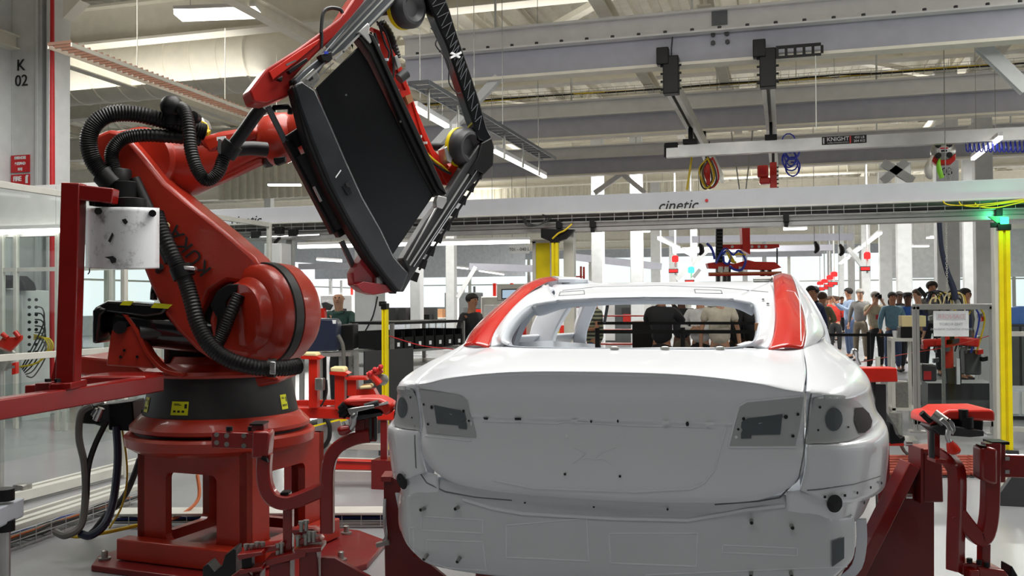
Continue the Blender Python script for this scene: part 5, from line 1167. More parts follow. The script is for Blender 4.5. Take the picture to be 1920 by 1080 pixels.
bpl = lp('bolt_plate', MB().slab(A, [(400, 810), (405, 808), (484, 811), (484, 840), (400, 838)], .0, -.025), bevel=.003)
for u, v in ((406, 815), (406, 830), (425, 817), (425, 833), (457, 817), (457, 836)): obj('bolt', MB().cyl(A(u, v, .0), A(u, v, .008), .010, n=10), M['zinc'], bpl)
for u in (430, 471): lp('cap_screw', MB().cyl(A(u, 808, -.01), A(u, 800, -.01), .014, n=10), 'black')
lp('post', MB().slab(A, [(535, 944), (552, 944), (552, 1032), (535, 1032)], .0, -.045), bevel=.004)
lp('rubber_wedge', MB().slab(A, [(496, 853), (504, 855), (507, 864), (494, 858)], .07, .03), 'black')
lp('end_cap', MB().slab(A, [(531, 919), (546, 918), (546, 923), (531, 925)], .03, -.02), 'black')
# stacked base blocks with bolts
for px, h0, h1 in [([(550, 987), (592, 984), (604, 992), (560, 999)], .0, -.06), ([(562, 1004), (604, 1000), (610, 1007), (565, 1014)], .02, -.05), ([(482, 1018), (530, 1012), (533, 1022), (488, 1030)], .03, -.05), ([(510, 1035), (585, 1018), (584, 1030), (512, 1048)], .05, -.06), ([(562, 1016), (612, 1012), (612, 1021), (564, 1024)], .05, -.06), ([(455, 1030), (500, 1024), (504, 1030), (458, 1040)], .08, 0), ([(458, 1058), (500, 1052), (504, 1058), (460, 1066)], .08, 0)]:
    lp('base_block', MB().slab(A, px, h0, h1), bevel=.003)
for px in ([(466, 1066), (498, 1062), (498, 1100), (466, 1100)], [(515, 1046), (553, 1040), (553, 1120), (515, 1120)], [(570, 1022), (602, 1020), (604, 1120), (570, 1120)]):
    lp('base_post', MB().slab(A, px, .04, -.05), 'dred', bevel=.004)
for u, v in ((565, 983), (574, 981), (580, 1002), (588, 1002), (521, 1026), (528, 1024), (462, 1026), (472, 1026), (482, 1022), (492, 1022), (558, 1010), (573, 1008)):
    lp('bolt', MB().cyl(A(u, v+14, .02), A(u, v-2, .02), .008, n=10).cyl(A(u, v, .02), A(u, v-6, .02), .012, n=8), 'zinc')
lp('black_block', MB().slab(A, [(459, 1038), (478, 1036), (478, 1058), (460, 1060)], .07, .02), 'black', bevel=.003)
lp('long_foot', MB().slab(A, [(604, 1042), (630, 1042), (720, 1092), (720, 1130), (604, 1110)], .0, -.03), 'dred', bevel=.004)
lp('long_foot', MB().slab(A, [(420, 1090), (460, 1060), (500, 1100), (500, 1180), (420, 1180)], .06, .03), 'dred', bevel=.004)
# clamp head
lp('pad', MB().slab(A, [(655, 742), (700, 739), (722, 740), (733, 745), (745, 752), (745, 764), (730, 772), (722, 760), (655, 752)], .04, -.10), 'bred', bevel=.012, label='bright red pad')
lp('clamp_body', MB().slab(A, [(640, 760), (652, 750), (730, 750), (728, 770), (700, 778), (640, 780)], .0, -.06), 'black', bevel=.004)
lp('clamp_base', MB().slab(A, [(662, 776), (720, 768), (722, 774), (668, 784)], .04, -.05), 'dark', bevel=.004)
lp('clamp_cylinder', MB().cyl(A(684, 762, .05), A(710, 755, .05), .012, n=12), 'dark', smooth=True)
lp('push_rod', MB().cyl(A(702, 761, .04), A(728, 755, .04), .006, n=8), 'steel', smooth=True)
for v in (762, 770): lp('black_knob', MB().cyl(A(640, v+8, .03), A(650, v-2, .03), .022, n=12), 'black', smooth=True)
lp('lever', MB().slab(A, [(652, 766), (662, 764), (702, 758), (704, 764), (672, 771), (672, 778), (664, 780), (656, 776)], .065, .05), 'steel', bevel=.003)
lp('lever', MB().tube([A(668, 776, .06), A(663, 782, .06), A(662, 795, .06), A(656, 804, .06)], [.012, .016, .014, .010], 10, k=3), 'steel', smooth=True)
lp('handle', MB().tube([A(656, 803, .06), A(648, 806, .06), A(640, 808, .06), A(635, 810, .06)], [.014, .020, .021, .014], 14, k=3), 'fred', smooth=True, label='red plastic handle')
lp('riser', MB().slab(A, [(668, 784), (690, 780), (708, 778), (708, 826), (690, 826), (690, 812), (668, 812)], .0, -.03), 'fred', bevel=.003)
lp('riser_slot', MB().slab(A, [(672, 788), (684, 786), (684, 810), (672, 810)], .01, .0), 'dred')
for u in (695, 704): lp('guide_pin', MB().cyl(A(u, 784, .02), A(u, 824, .02), .007, n=10), 'dark', smooth=True)
# black V rest on the robot's foot
vr = thing('v_rest', 'black V shaped rest block at the bottom left', 'rest block', P(425, 1070, 4.3))
obj('block', MB().slab(facing(4.3), [(393, 1052), (404, 1045), (415, 1060), (428, 1050), (434, 1030), (450, 1018), (454, 1018), (454, 1075), (400, 1075), (393, 1068)], .04, -.06), M['blackr'], vr, bevel=.004)
obj('carrier', MB().slab(facing(4.3), [(400, 1075), (454, 1075), (460, 1120), (400, 1120)], .02, -.05), M['dred'], vr)

rs_ = thing('clamp_stand', 'dark red tube clamp stand on the right with a red grip handle', 'clamp stand', P(1800, 1060, 3.5))
def sp_(name, mb, mt='fred', **k): return obj(name, mb, M[mt], rs_, **k)
B = facing(3.4)
sp_('bent_tube', MB().tube([B(1758, 852, -.10), B(1772, 858, -.06), B(1786, 870, -.02), B(1794, 890), B(1794, 950), B(1792, 1000), B(1791, 1068)], 0, k=5, sq=(.05, .05, FW)), smooth=True)
sp_('bent_tube', MB().tube([B(1858, 830), B(1857, 900), B(1855, 960), B(1849, 995), B(1840, 1008), B(1829, 1004), B(1812, 985), B(1793, 960)], 0, k=5, sq=(.055, .05, FW)), smooth=True)
sp_('post', MB().slab(B, [(1831, 1015), (1848, 1015), (1846, 1090), (1830, 1090)], .0, -.04), bevel=.003)
sp_('head_block', MB().slab(B, [(1822, 833), (1830, 831), (1853, 836), (1853, 902), (1838, 900), (1822, 893)], .05, -.02), bevel=.01)
sp_('cap_label', MB().slab(B, [(1829, 832), (1842, 834), (1843, 836), (1830, 834)], .052, .02), 'black')
sp_('head_post', MB().slab(B, [(1844, 826), (1873, 826), (1873, 900), (1850, 900)], .0, -.05), bevel=.004)
sp_('head_cap', MB().slab(B, [(1843, 823), (1874, 823), (1874, 828), (1843, 828)], .01, -.06), 'black')
ap = sp_('arm_plate', MB().slab(B, [(1853, 850), (1930, 852), (1930, 894), (1873, 892), (1853, 888)], .0, -.03), bevel=.004)
for u, v in ((1888, 860), (1888, 885)): obj('slot', MB().slab(B, [(u-4, v-4), (u+4, v-4), (u+4, v+3), (u-4, v+3)], .004, 0), M['alu'], ap)
sp_('pad', MB().slab(B, [(1706, 772), (1712, 766), (1726, 764), (1738, 757), (1815, 756), (1821, 762), (1821, 778), (1740, 774), (1722, 780), (1706, 786)], .02, -.16), 'bred', bevel=.014, label='bright red pad')
sp_('clamp_body', MB().slab(B, [(1732, 772), (1742, 766), (1816, 766), (1820, 786), (1818, 806), (1790, 808), (1768, 800), (1736, 790)], -.02, -.12), 'black', bevel=.006)
sp_('clamp_base', MB().slab(B, [(1722, 794), (1738, 788), (1820, 800), (1820, 810), (1795, 812), (1740, 808)], .04, -.06), 'dark', bevel=.004)
sp_('clamp_cylinder', MB().cyl(B(1750, 776, .03), B(1772, 792, .05), .020, n=14), 'zinc', smooth=True)
sp_('push_rod', MB().cyl(B(1728, 774, .02), B(1745, 790, .02), .012, n=10), 'black', smooth=True)
sp_('lever', MB().slab(B, [(1765, 782), (1775, 790), (1784, 806), (1783, 812), (1776, 810), (1770, 798), (1758, 788)], .08, .065), 'steel', bevel=.003)
sp_('lever', MB().slab(B, [(1778, 784), (1786, 792), (1789, 806), (1783, 816), (1780, 806), (1776, 792)], .06, .045), 'steel', bevel=.003)
for q in ((1806, 776), (1812, 790)): sp_('black_knob', MB().cyl(B(q[0], q[1]-8, .02), B(q[0], q[1]+12, .02), .017 if q[1] < 780 else .024, n=12), 'black', smooth=True)
sp_('lever', MB().tube([B(1779, 806, .07), B(1777, 820, .07), B(1782, 832, .07)], [.012, .009, .008], 10, k=3), 'steel', smooth=True)
sp_('handle', MB().tube([B(1781, 829, .07), B(1785, 838, .07), B(1789, 846, .07), B(1790, 851, .07)], [.012, .020, .024, .014], 14, k=3), 'bred', smooth=True, label='red plastic handle')
sp_('riser', MB().slab(B, [(1738, 806), (1756, 808), (1756, 862), (1740, 860)], .0, -.03), bevel=.003)
sp_('guide_pin', MB().cyl(B(1747, 808, .03), B(1747, 858, .03), .010, n=10), 'dark', smooth=True)
sp_('riser_foot', MB().slab(B, [(1738, 854), (1760, 856), (1758, 864), (1738, 862)], .05, -.02), bevel=.002)
for px, h0, h1 in [([(1790, 1048), (1810, 1046), (1830, 1052), (1830, 1060), (1790, 1070)], .02, -.04), ([(1812, 1050), (1860, 1056), (1868, 1066), (1868, 1100), (1815, 1100)], .03, -.06), ([(1806, 1062), (1824, 1062), (1824, 1110), (1806, 1110)], .05, .0)]:
    sp_('base_block', MB().slab(B, px, h0, h1), bevel=.004)
for u, v in ((1818, 1052), (1836, 1055), (1850, 1060)): sp_('bolt', MB().cyl(B(u, v+3, .02), B(u, v-5, .02), .010, n=8), 'black')
tag(obj('wedge_block', MB().slab(B, [(1876, 1050), (1880, 1052), (1902, 1090), (1902, 1130), (1875, 1130)], .02, -.05), M['blackr'], bevel=.004), 'black wedge block at the bottom right edge', 'wedge block')
# right gusset stand: bolted box post, sloping web
gs = thing('gusset_stand', 'tall dark red gusset stand right of the car', 'stand', P(1690, 1060, 3.9))
E = facing(3.85)
obj('web_plate', MB().slab(E, [(1706, 870), (1710, 936), (1746, 938), (1746, 1300), (1560, 1300), (1600, 1085), (1622, 1050)], .0, -.03), M['dred'], gs, bevel=.003)
obj('sloping_flange', MB().bar(E(1706, 868, -.0), E(1590, 1100, -.0), .05, .10, up=FW), M['fred'], gs, bevel=.004)
obj('box_post', MB().slab(E, [(1708, 834), (1742, 834), (1745, 930), (1708, 930)], .04, -.08), M['dred'], gs, bevel=.006)
obj('post_cap', MB().slab(E, [(1706, 832), (1746, 832), (1746, 840), (1706, 840)], .045, -.085), M['fred'], gs, bevel=.003)
obj('side_plate', MB().slab(E, [(1703, 832), (1708, 832), (1708, 932), (1703, 932)], .05, -.07), M['dred'], gs)
for v in (831, 930): obj('bolt', MB().cyl(E(1697, v, .02), E(1709, v, .02), .012, n=10), M['steel'], gs, smooth=True)
for v in (882, 908): obj('bolt', MB().cyl(E(1745, v, -.02), E(1752, v, -.02), .010, n=10), M['zinc'], gs, smooth=True)
# post left, behind the car's left flank
lg = thing('car_support_post', 'dark red support post behind the left flank of the car', 'stand', P(760, 1070, 4.4))
E2 = facing(4.35)
obj('post', MB().slab(E2, [(724, 886), (812, 886), (812, 1250), (730, 1250)], .0, -.10), M['dred'], lg, bevel=.006)
obj('cap_plate', MB().slab(E2, [(722, 883), (740, 883), (740, 892), (722, 892)], .02, -.12), M['fred'], lg)
obj('sloping_foot', MB().slab(E2, [(775, 1040), (790, 1040), (850, 1090), (850, 1250), (775, 1250)], .03, .0), M['dred'], lg)
obj('lever_latch', MB().tube([E2(722, 935, .02), E2(721, 975, .02), E2(724, 1005, .02), E2(720, 1015, .02)], [.008, .010, .008, .012], 8, k=3), M['steel'], lg, smooth=True)
obj('foot_latch', MB().bar(E2(706, 1022, .02), E2(730, 1016, .02), .03, .02), M['zinc'], lg)
# hidden cradle that carries the shell
cr = thing('car_cradle', 'low red cradle under the floor of the car body', 'stand', (CX, CY+2, 0))
for x in (-.55, .55):
    obj('skid', MB().bb(CX+x-.05, CX+x+.05, CY+.5, CY+4.1, .38, .48), M['dred'], cr, bevel=.01)
    for y in (.9, 3.7): obj('leg', MB().bb(CX+x-.05, CX+x+.05, CY+y-.05, CY+y+.05, 0, .38).bb(CX+x-.04, CX+x+.04, CY+y-.04, CY+y+.04, .48, .50), M['dred'], cr)
# red arm pads on the right flank
ra = P(1640, 700, 5.4)
t = thing('flank_clamp', 'bright red square arm reaching to the right flank of the car', 'clamp arm', (ra.x, ra.y, 0))
obj('arm', MB().slab(facing(5.4), [(1600, 687), (1669, 687), (1671, 713), (1608, 714)], .0, -.10), M['bred'], t, bevel=.006)
obj('hook', MB().tube([P(u, v, 5.45) for u, v in ((1598, 664), (1600, 656), (1606, 660), (1607, 672), (1612, 684))], .010, 8, k=4), M['steel'], t, smooth=True)
p_ = P(1650, 720, 5.5); obj('leg', MB().bb(p_.x-.03, p_.x+.03, p_.y-.03, p_.y+.03, 0, p_.z), M['dark'], t)
t = thing('v_rest', 'black V shaped rest on red lip right of the car', 'rest block', P(1675, 828, 5.0))
obj('block', MB().slab(facing(5.0), [(1658, 788), (1664, 792), (1670, 810), (1678, 818), (1686, 814), (1688, 826), (1660, 830)], .03, -.04), M['black'], t, bevel=.003)
obj('lip', MB().slab(facing(5.0), [(1656, 828), (1686, 827), (1685, 832), (1656, 832)], .03, -.04), M['bred'], t)
obj('leg', MB().bb(t.location.x-.03-.05, t.location.x-.02, t.location.y, t.location.y+.04, 0, t.location.z), M['dred'], t)

# ================================================================== FLOOR RAILS, TRAYS, GUARD FENCES (left)
def fencepost(par, x, y, z1, w_=.045, z0=0.0): return obj('post', MB().bb(x-w_/2, x+w_/2, y-w_/2, y+w_/2, z0, z1), M['alu_w'], par, bevel=.003)
gf = thing('guard_fence', 'aluminium guard fence with clear panes along the left of the cell', 'fence', (-5.6, 9, 0))
fx = -5.55
ys = [5.4, 6.9, 8.1, 9.3]
for y in ys: fencepost(gf, fx, y, 2.42)
for z in (1.12, 2.40): obj('rail', MB().bb(fx-.02, fx+.02, ys[0]-1, ys[-1], z-.025, z+.025), M['alu_w'], gf, bevel=.003)
obj('bottom_rail', MB().bb(fx-.05, fx+.01, ys[0]-1, ys[-1], .03, .10), M['alu_w'], gf)
for a, b in zip([ys[0]-1]+ys[:-1], ys):
    obj('pane', MB().bb(fx-.003, fx+.003, a+.03, b-.03, 1.15, 2.37), M['glass'], gf); obj('pane', MB().bb(fx-.003, fx+.003, a+.03, b-.03, .35, .92), M['glass'], gf)
# fence across, behind the robot
cf = thing('guard_fence', 'clear pane guard fence across the left behind the robot', 'fence', (-6, 9.3, 0))
for u in (4, 30, 108, 122, 210, 300): 
    x = PY(u, 700, 9.3).x; fencepost(cf, x, 9.3, 2.42, .05)
xa, xb = PY(-80, 600, 9.3).x, PY(330, 600, 9.3).x
for z in (.35, 1.95): obj('rail', MB().bb(xa, xb, 9.28, 9.32, z-.025, z+.025), M['alu_w'], cf)
obj('pane', MB().bb(xa, xb, 9.297, 9.303, .1, 2.35), M['glass'], cf)
hd = thing('booth_header', 'blank white booth header panel at the left edge', 'panel', (-6.5, 9.4, 2.35))
a = PY(-80, 352, 9.35); b = PY(206, 352, 9.35)
obj('panel', MB().bb(a.x, PY(104, 352, 9.35).x, 9.35, 9.45, 2.36, a.z-.02), M['white'], hd); obj('panel', MB().bb(PY(105, 352, 9.35).x, b.x, 9.35, 9.45, 2.36, a.z-.02), M['white'], hd)
for u in (72, 97, 178): q = PY(u, 410, 9.34); obj('rivet', MB().cyl((q.x, 9.35, 2.44), (q.x, 9.34, 2.44), .008, n=8), M['dark'], hd)
for u in (-70, 200): q = PY(u, 410, 9.4); fencepost(hd, q.x, 9.4, 2.38)
# floor rails + tray along the left
fr = thing('floor_rail', 'long pale aluminium floor rail with wire cable basket on the left', 'floor rail', (-4.7, 5, 0))
pA, pB = PH(-40, 1010, .13), PH(262, 912, .13)
d_ = (pB-pA).normalized(); n_ = V((-d_.y, d_.x, 0))
for o_, z_, w_ in ((0, .13, .05), (.09, .12, .05), (.20, .11, .03)): obj('rail', MB().bar(pA+n_*o_, pB+n_*o_, w_, .035), M['alu_w'], fr, bevel=.004)
mb = MB(); L__ = (pB-pA).length
for o_, z_ in ((-.05, 0.02), (-.05, .06), (-.05, .10), (.2, .02)): mb.bar(V((pA.x, pA.y, z_))+n_*o_, V((pB.x, pB.y, z_))+n_*o_, .006, .006)
for i in range(int(L__/.14)): q = pA+d_*(.14*i)-n_*.05; mb.bar(V((q.x, q.y, .01)), V((q.x, q.y, .11)), .005, .005).bar(V((q.x, q.y, .015)), V((q.x, q.y, .015))+n_*.25, .005, .005)
obj('wire_basket', mb, M['alu'], fr)
for k, mt in enumerate(('cable_k', 'cable_g', 'cable_o', 'cable_k', 'cable_b')):
    obj('cable', MB().tube([V((pA+d_*(L__*i/9)).to_tuple())*1.0+n_*(.03*k+random.uniform(-.015, .015))-V((0, 0, .085+random.uniform(-.01, .01))) for i in range(10)], .012, 6, k=3), M[mt], fr, smooth=True)
fr2 = thing('floor_rail', 'second pale floor rail farther left, along the guard fence', 'floor rail', (-5.2, 7, 0))
pA2, pB2 = PH(40, 925, .06), PH(300, 858, .06); d2 = (pB2-pA2).normalized(); n2_ = V((-d2.y, d2.x, 0))
for o_ in (0, .10): obj('rail', MB().bar(pA2+n2_*o_, pB2+n2_*o_, .045, .05), M['alu_w'], fr2, bevel=.004)
obj('bracket', MB().box(PH(42, 922, .08), (.10, .10, .12)), M['zinc'], fr2, bevel=.01)
# tray on the floor to the right of the pedestal
ft = thing('floor_tray', 'pale covered cable tray lying on the floor behind the pedestal', 'cable tray', P(640, 960, 6.6))
a, b = PH(205, 965, .10), PH(770, 962, .10)
mb = MB(); dd = (b-a).normalized(); nn = V((-dd.y, dd.x, 0)); LL = (b-a).length
obj('lid', MB().bar(a+nn*.09, b+nn*.09, .20, .012), M['alu_w'], ft)
for z_ in (.015, .05, .09): mb.bar(V((a.x, a.y, z_)), V((b.x, b.y, z_)), .006, .006)
for i in range(int(LL/.13)): q = a+dd*(.13*i); mb.bar(V((q.x, q.y, .01)), V((q.x, q.y, .10)), .005, .005)
obj('wire_basket', mb, M['alu'], ft)
for k, mt in enumerate(('navy', 'cable_b', 'cable_k')): obj('cable', MB().tube([a+dd*(LL*i/9)+nn*(.04+.04*k+random.uniform(-.012, .012))-V((0, 0, .055)) for i in range(10)], .014, 6, k=3), M[mt], ft, smooth=True)
# valve unit at the left edge
q = P(20, 955, 4.6)
t = thing('valve_unit', 'pale blue valve unit with black round cap at the left edge', 'machine', (q.x, q.y, 0))
obj('body', MB().slab(facing(4.6), [(-60, 945), (-60, 1000), (46, 968), (46, 935)], .0, -.25), M['paint_in'], t, bevel=.01)
obj('top_plate', MB().slab(facing(4.58), [(-60, 936), (-60, 950), (46, 940), (46, 933)], .0, -.27), M['paint_in'], t, bevel=.006)
obj('cap', MB().cyl(P(8, 938, 4.72), P(8, 916, 4.72), .048, n=24), M['black'], t, smooth=True)
obj('lower_socket', MB().cyl(P(8, 975, 4.72), P(8, 995, 4.72), .05, n=20), M['black'], t, smooth=True)
p_ = P(8, 995, 4.72); obj('leg', MB().cyl(p_, (p_.x, p_.y, 0), .03, n=12), M['alu'], t)

# ================================================================== RED FIXTURE LINE BEHIND (left middle)
rx = thing('red_fixture_frame', 'bright red welded fixture frame with cream pads behind the robot', 'fixture', P(650, 870, 8.2))
H = facing(7.6)
def xp(name, px, h0, h1, mt='bred', **k): return obj(name, MB().slab(H, px, h0, h1), M[mt], rx, **k)
xp('long_beam', [(555, 760), (745, 765), (745, 785), (555, 780)], .0, -.12, bevel=.01); xp('top_rail', [(555, 757), (600, 757), (600, 768), (555, 768)], -.3, -.4)
xp('low_beam', [(565, 857), (735, 862), (735, 879), (565, 875)], .0, -.10, bevel=.01); xp('low_beam_edge', [(565, 862), (735, 867), (735, 869), (565, 865)], .01, .0, 'dred')
for px in ([(584, 668), (600, 668), (600, 762), (584, 762)], [(632, 697), (650, 697), (650, 765), (632, 765)], [(655, 706), (672, 706), (672, 740), (655, 740)]): xp('upright', px, .05, -.06, bevel=.005)
for px in ([(572, 665), (600, 665), (610, 669), (606, 672), (572, 670)], [(625, 694), (652, 694), (660, 698), (652, 702), (625, 699)], [(652, 704), (690, 704), (695, 709), (655, 709)]): xp('head_plate', px, .08, -.08)
for px in ([(574, 659), (598, 659), (602, 662), (602, 666), (575, 665)], [(626, 686), (650, 686), (653, 690), (653, 696), (626, 694)], [(680, 720), (700, 718), (702, 724), (680, 726)]): xp('pad', px, .08, -.08, 'cream_pad', bevel=.01, label='cream coloured pad')
xp('box', [(668, 727), (705, 727), (712, 740), (668, 742)], .03, -.1); xp('cross_rail', [(555, 750), (720, 748), (720, 756), (555, 760)], -.3, -.36)
for u0, v0, u1, v1 in ((690, 705, 716, 692), (694, 700, 712, 720)): obj('toggle', MB().cyl(H(u0, v0, .05), H(u1, v1, .05), .03, n=10), M['bred'], rx, smooth=True)
for u, v in ((694, 700), (703, 693), (714, 688)): obj('toggle_tip', MB().ball(H(u, v, .08), .022, 10, 6), M['signred'], rx, smooth=True)
obj('wheel', MB().lathe(H(718, 712, .0), [(.02, -.03), (.045, -.02), (.045, .02), (.02, .03)], 16, FW), M['zinc'], rx, smooth=True)
obj('sensor_box', MB().box(H(600, 720, .08), (.07, .05, .10)), M['zinc'], rx, bevel=.008)
obj('cable', MB().tube([H(u, v, .08) for u, v in ((612, 712), (613, 735), (607, 752), (601, 762))], .008, 6, k=4), M['cable_k'], rx, smooth=True)
for px in ([(560, 780), (572, 780), (572, 860), (560, 860)], [(716, 783), (728, 783), (728, 862), (716, 862)]): xp('leg', px, -.02, -.10, 'dred')
q = H(565, 860); obj('foot', MB().bb(q.x-.1, q.x+.1, q.y-.1, q.y+.1, 0, q.z), M['dred'], rx); q = H(722, 862); obj('foot', MB().bb(q.x-.1, q.x+.1, q.y-.05, q.y+.15, 0, q.z), M['dred'], rx)
# conveyor-like steel machine between the beams
cm = thing('transfer_frame', 'grey steel transfer frame with looped black hose under the red fixture', 'machine', P(620, 850, 8.4))
Hc = facing(8.3)
obj('beam', MB().bar(Hc(560, 815), Hc(640, 795), .05, .07), M['alu'], cm); obj('beam', MB().bar(Hc(560, 808), Hc(650, 785), .02, .03), M['yellow'], cm)
obj('beam', MB().bar(Hc(585, 835), Hc(720, 838), .06, .05), M['alu_w'], cm)
for u in (588, 612): obj('strut', MB().bar(Hc(u, 800), Hc(u, 858), .05, .05), M['alu'], cm)
obj('hose', MB().tube([Hc(u, v, .05) for u, v in ((562, 838), (575, 845), (600, 842), (616, 825), (618, 800), (612, 786))], .02, 8, k=5), M['cable_k'], cm, smooth=True)
obj('plinth', MB().slab(Hc, [(560, 855), (735, 860), (735, 925), (560, 915)], .0, -.5), M['alu_w'], cm)
# second floor rail with blue covers behind
t = thing('floor_panel', 'long white low barrier panel behind the red low beam', 'barrier', P(650, 920, 8.0))
obj('panel', MB().slab(facing(7.9), [(555, 880), (735, 884), (735, 940), (555, 934)], .0, -.04), M['white'], t); obj('rail', MB().slab(facing(7.88), [(555, 932), (735, 937), (735, 943), (555, 938)], .0, -.06), M['alu'], t)
# ================================================================== PEOPLE
for n_, c_ in dict(skin_l=(206, 158, 130), skin_m=(176, 124, 96), skin_d=(96, 66, 52), hair_k=(30, 24, 22), hair_b=(74, 52, 38), hair_g=(150, 146, 140),
                   c_black=(30, 30, 34), c_navy=(40, 48, 84), c_lblue=(152, 172, 200), c_cream=(214, 206, 188), c_beige=(176, 166, 142), c_olive=(112, 108, 82), c_red=(206, 52, 40),
                   c_teal=(96, 132, 150), c_blue=(38, 86, 160), c_jean=(62, 78, 108), c_khaki=(96, 86, 72), c_green=(52, 84, 78), c_grey=(120, 118, 116), c_stripe=(96, 100, 84), c_white=(226, 226, 226), eye=(24, 20, 20), lip=(150, 86, 76)).items():
    M[n_] = mat('cloth_'+n_ if n_[0] == 'c' else n_, c_, .75, var=.08, scale=14)
nt = M['c_stripe'].node_tree; wv = nt.nodes.new('ShaderNodeTexWave'); wv.bands_direction = 'Z'; wv.inputs['Scale'].default_value = 5.5
tcn = [n for n in nt.nodes if n.type == 'TEX_COORD'][0]; nt.links.new(tcn.outputs['Object'], wv.inputs['Vector'])
rw = nt.nodes.new('ShaderNodeValToRGB'); rw.color_ramp.elements[0].position = .45; rw.color_ramp.elements[0].color = lin((60, 64, 58)); rw.color_ramp.elements[1].position = .55; rw.color_ramp.elements[1].color = lin((170, 168, 140))
nt.links.new(wv.outputs['Fac'], rw.inputs['Fac']); nt.links.new(rw.outputs['Color'], nt.nodes['Principled BSDF'].inputs['Base Color'])
def skinobj(name, chains, mt, parent, Mx, sub=1, seg=None):
    """chains: list of lists of (pos, rx[, ry]); first chain is the trunk, the others start at a shared position"""
    vs = []; rad = []; es = []; key = {}; roots = []
    for ch in chains:
        prev = None; pass
        for i, e in enumerate(ch):
            k = tuple(round(c, 4) for c in e[0])
            if k not in key:
                key[k] = len(vs); vs.append(V(e[0])); rad.append((e[1], e[2] if len(e) > 2 else e[1]))
                if i == 0: roots.append(key[k])
            if prev is not None: es.append((prev, key[k]))
            prev = key[k]
    me = bpy.data.meshes.new(name); me.from_pydata([Mx @ v for v in vs], es, [])
    o = bpy.data.objects.new(name, me); COL.objects.link(o); o.parent = parent
    md = o.modifiers.new('skin', 'SKIN'); md.use_smooth_shade = True; md.branch_smoothing = .3
    sv = me.skin_vertices[0].data if me.skin_vertices else None
    if sv is None: bpy.context.view_layer.objects.active = o; sv = me.skin_vertices[0].data
    for i, r_ in enumerate(rad): sv[i].radius = r_
    for i in roots: sv[i].use_root = True
    if sub: m2 = o.modifiers.new('sub', 'SUBSURF'); m2.levels = sub; m2.render_levels = sub
    me.materials.append(mt)
    return o
def person(label, u, Z, face, pose='stand', H=1.75, skin='skin_l', hair='hair_k', top='c_black', bottom='c_black', sleeve='long', group=None, hairlen=0, pack=False, gz=0.0, cap=None, vhead=None):
    g = P(u, 560, Z); t = thing('person', label, 'person', (g.x, g.y, gz), group or 'visitors standing behind the car')
    k = H/1.75
    Mx = Matrix.Rotation(R(face), 3, 'Z') @ Matrix.Diagonal((k, k, k))
    # joints (facing -Y)
    lean = {'lean': -.22}.get(pose, 0)
    pel, sp, chst, nk = (0, 0, .96), (0, .0, 1.12), (0, lean*.6, 1.32), (0, lean, 1.47)
    hd0, hd1, hd2 = (0, lean-.015, 1.55), (0, lean-.03, 1.63), (0, lean-.02, 1.70)
    def arm(s, el, wr, tip): return [((s*.175, chst[1]+.01, 1.395), .040), (el, .034), (wr, .026), (tip, .034, .018)]
    arms = {'stand': [arm(s, (s*.25, .02, 1.14), (s*.27, -.03, .90), (s*.27, -.06, .82)) for s in (-1, 1)],
            'camera': [arm(s, (s*.27, -.14, 1.22), (s*.09, -.24, 1.50), (s*.05, -.24, 1.57)) for s in (-1, 1)],
            'cross': [arm(s, (s*.26, -.04, 1.15), (s*.06, -.22, 1.13), (-s*.02, -.23, 1.15)) for s in (-1, 1)],
            'phone': [arm(-1, (-.25, -.10, 1.20), (-.12, -.34, 1.42), (-.10, -.36, 1.49)), arm(1, (.25, -.10, 1.18), (.04, -.34, 1.38), (0, -.36, 1.45))],
            'lean': [arm(s, (s*.24, lean-.10, 1.15), (s*.16, lean-.28, 1.02), (s*.12, lean-.34, 1.02)) for s in (-1, 1)]}[pose]
    sh = [[(chst, .12, .08), ((s*.175, chst[1]+.01, 1.395), .040)] for s in (-1, 1)]
    legs = [[(pel, .12, .085), ((s*.09, 0, .88), .070), ((s*.11, -.01, .50), .048), ((s*.12, .02, .09), .036), ((s*.13, -.10, .04), .034, .028)] for s in (-1, 1)]
    trunk = [(pel, .12, .085), (sp, .105, .075), (chst, .12, .08), (nk, .058, .058), (hd0, .070, .072), (hd1, .092, .102), (hd2, .076, .084)]
    fingers = []
    for a in arms:
        wr, tip = V(a[2][0]), V(a[3][0]); d = (tip-wr).normalized(); sd = d.cross(V((0, -1, 0)) if abs(d.y) < .8 else V((0, 0, 1))).normalized()
        for j in range(4):
            b = tip+sd*((j-1.5)*.017); L1 = (.030, .036, .034, .026)[j]
            e = b+d*L1; f2 = e+d*.020+V((0, -.018, 0))
            fingers.append([(tuple(b-d*.02), .0085), (tuple(e), .0080), (tuple(f2), .0070)])
        b = wr+d*.03+sd*.030; fingers.append([(tuple(b-sd*.015), .010), (tuple(b+sd*.018+d*.018), .009), (tuple(b+sd*.022+d*.042), .0075)])
    nose = [((0, lean-.115, 1.625), .012), ((0, lean-.132, 1.60), .014)]
    ears = [[((s*.074, lean-.01, 1.64), .010, .020), ((s*.080, lean, 1.61), .008, .016)] for s in (-1, 1)]
    body = skinobj('body', [trunk]+sh+arms+legs+[nose]+ears+fingers, M[skin], t, Mx)
    e_ = .016
    ts = [[((0, 0, .88), .17, .13), (sp, .155+e_, .122+e_), (chst, .175+e_, .125+e_), ((0, lean*.93, 1.43), .095, .08), ((0, lean*.98, 1.47), .06, .06)]]
    for i, a in enumerate(arms):
        s = -1 if i == 0 else 1
        c = [(chst, .175+e_, .125+e_), (a[0][0], .082), (a[1][0], .064)]
        if sleeve == 'short': c[2] = (tuple(V(a[0][0])*.35+V(a[1][0])*.65), .060)
        elif sleeve == 'none': c = c[:2]
        else: c.append((tuple(V(a[1][0])*.08+V(a[2][0])*.92), .037))
        ts.append(c)
    skinobj('shirt', ts, M[top], t, Mx)
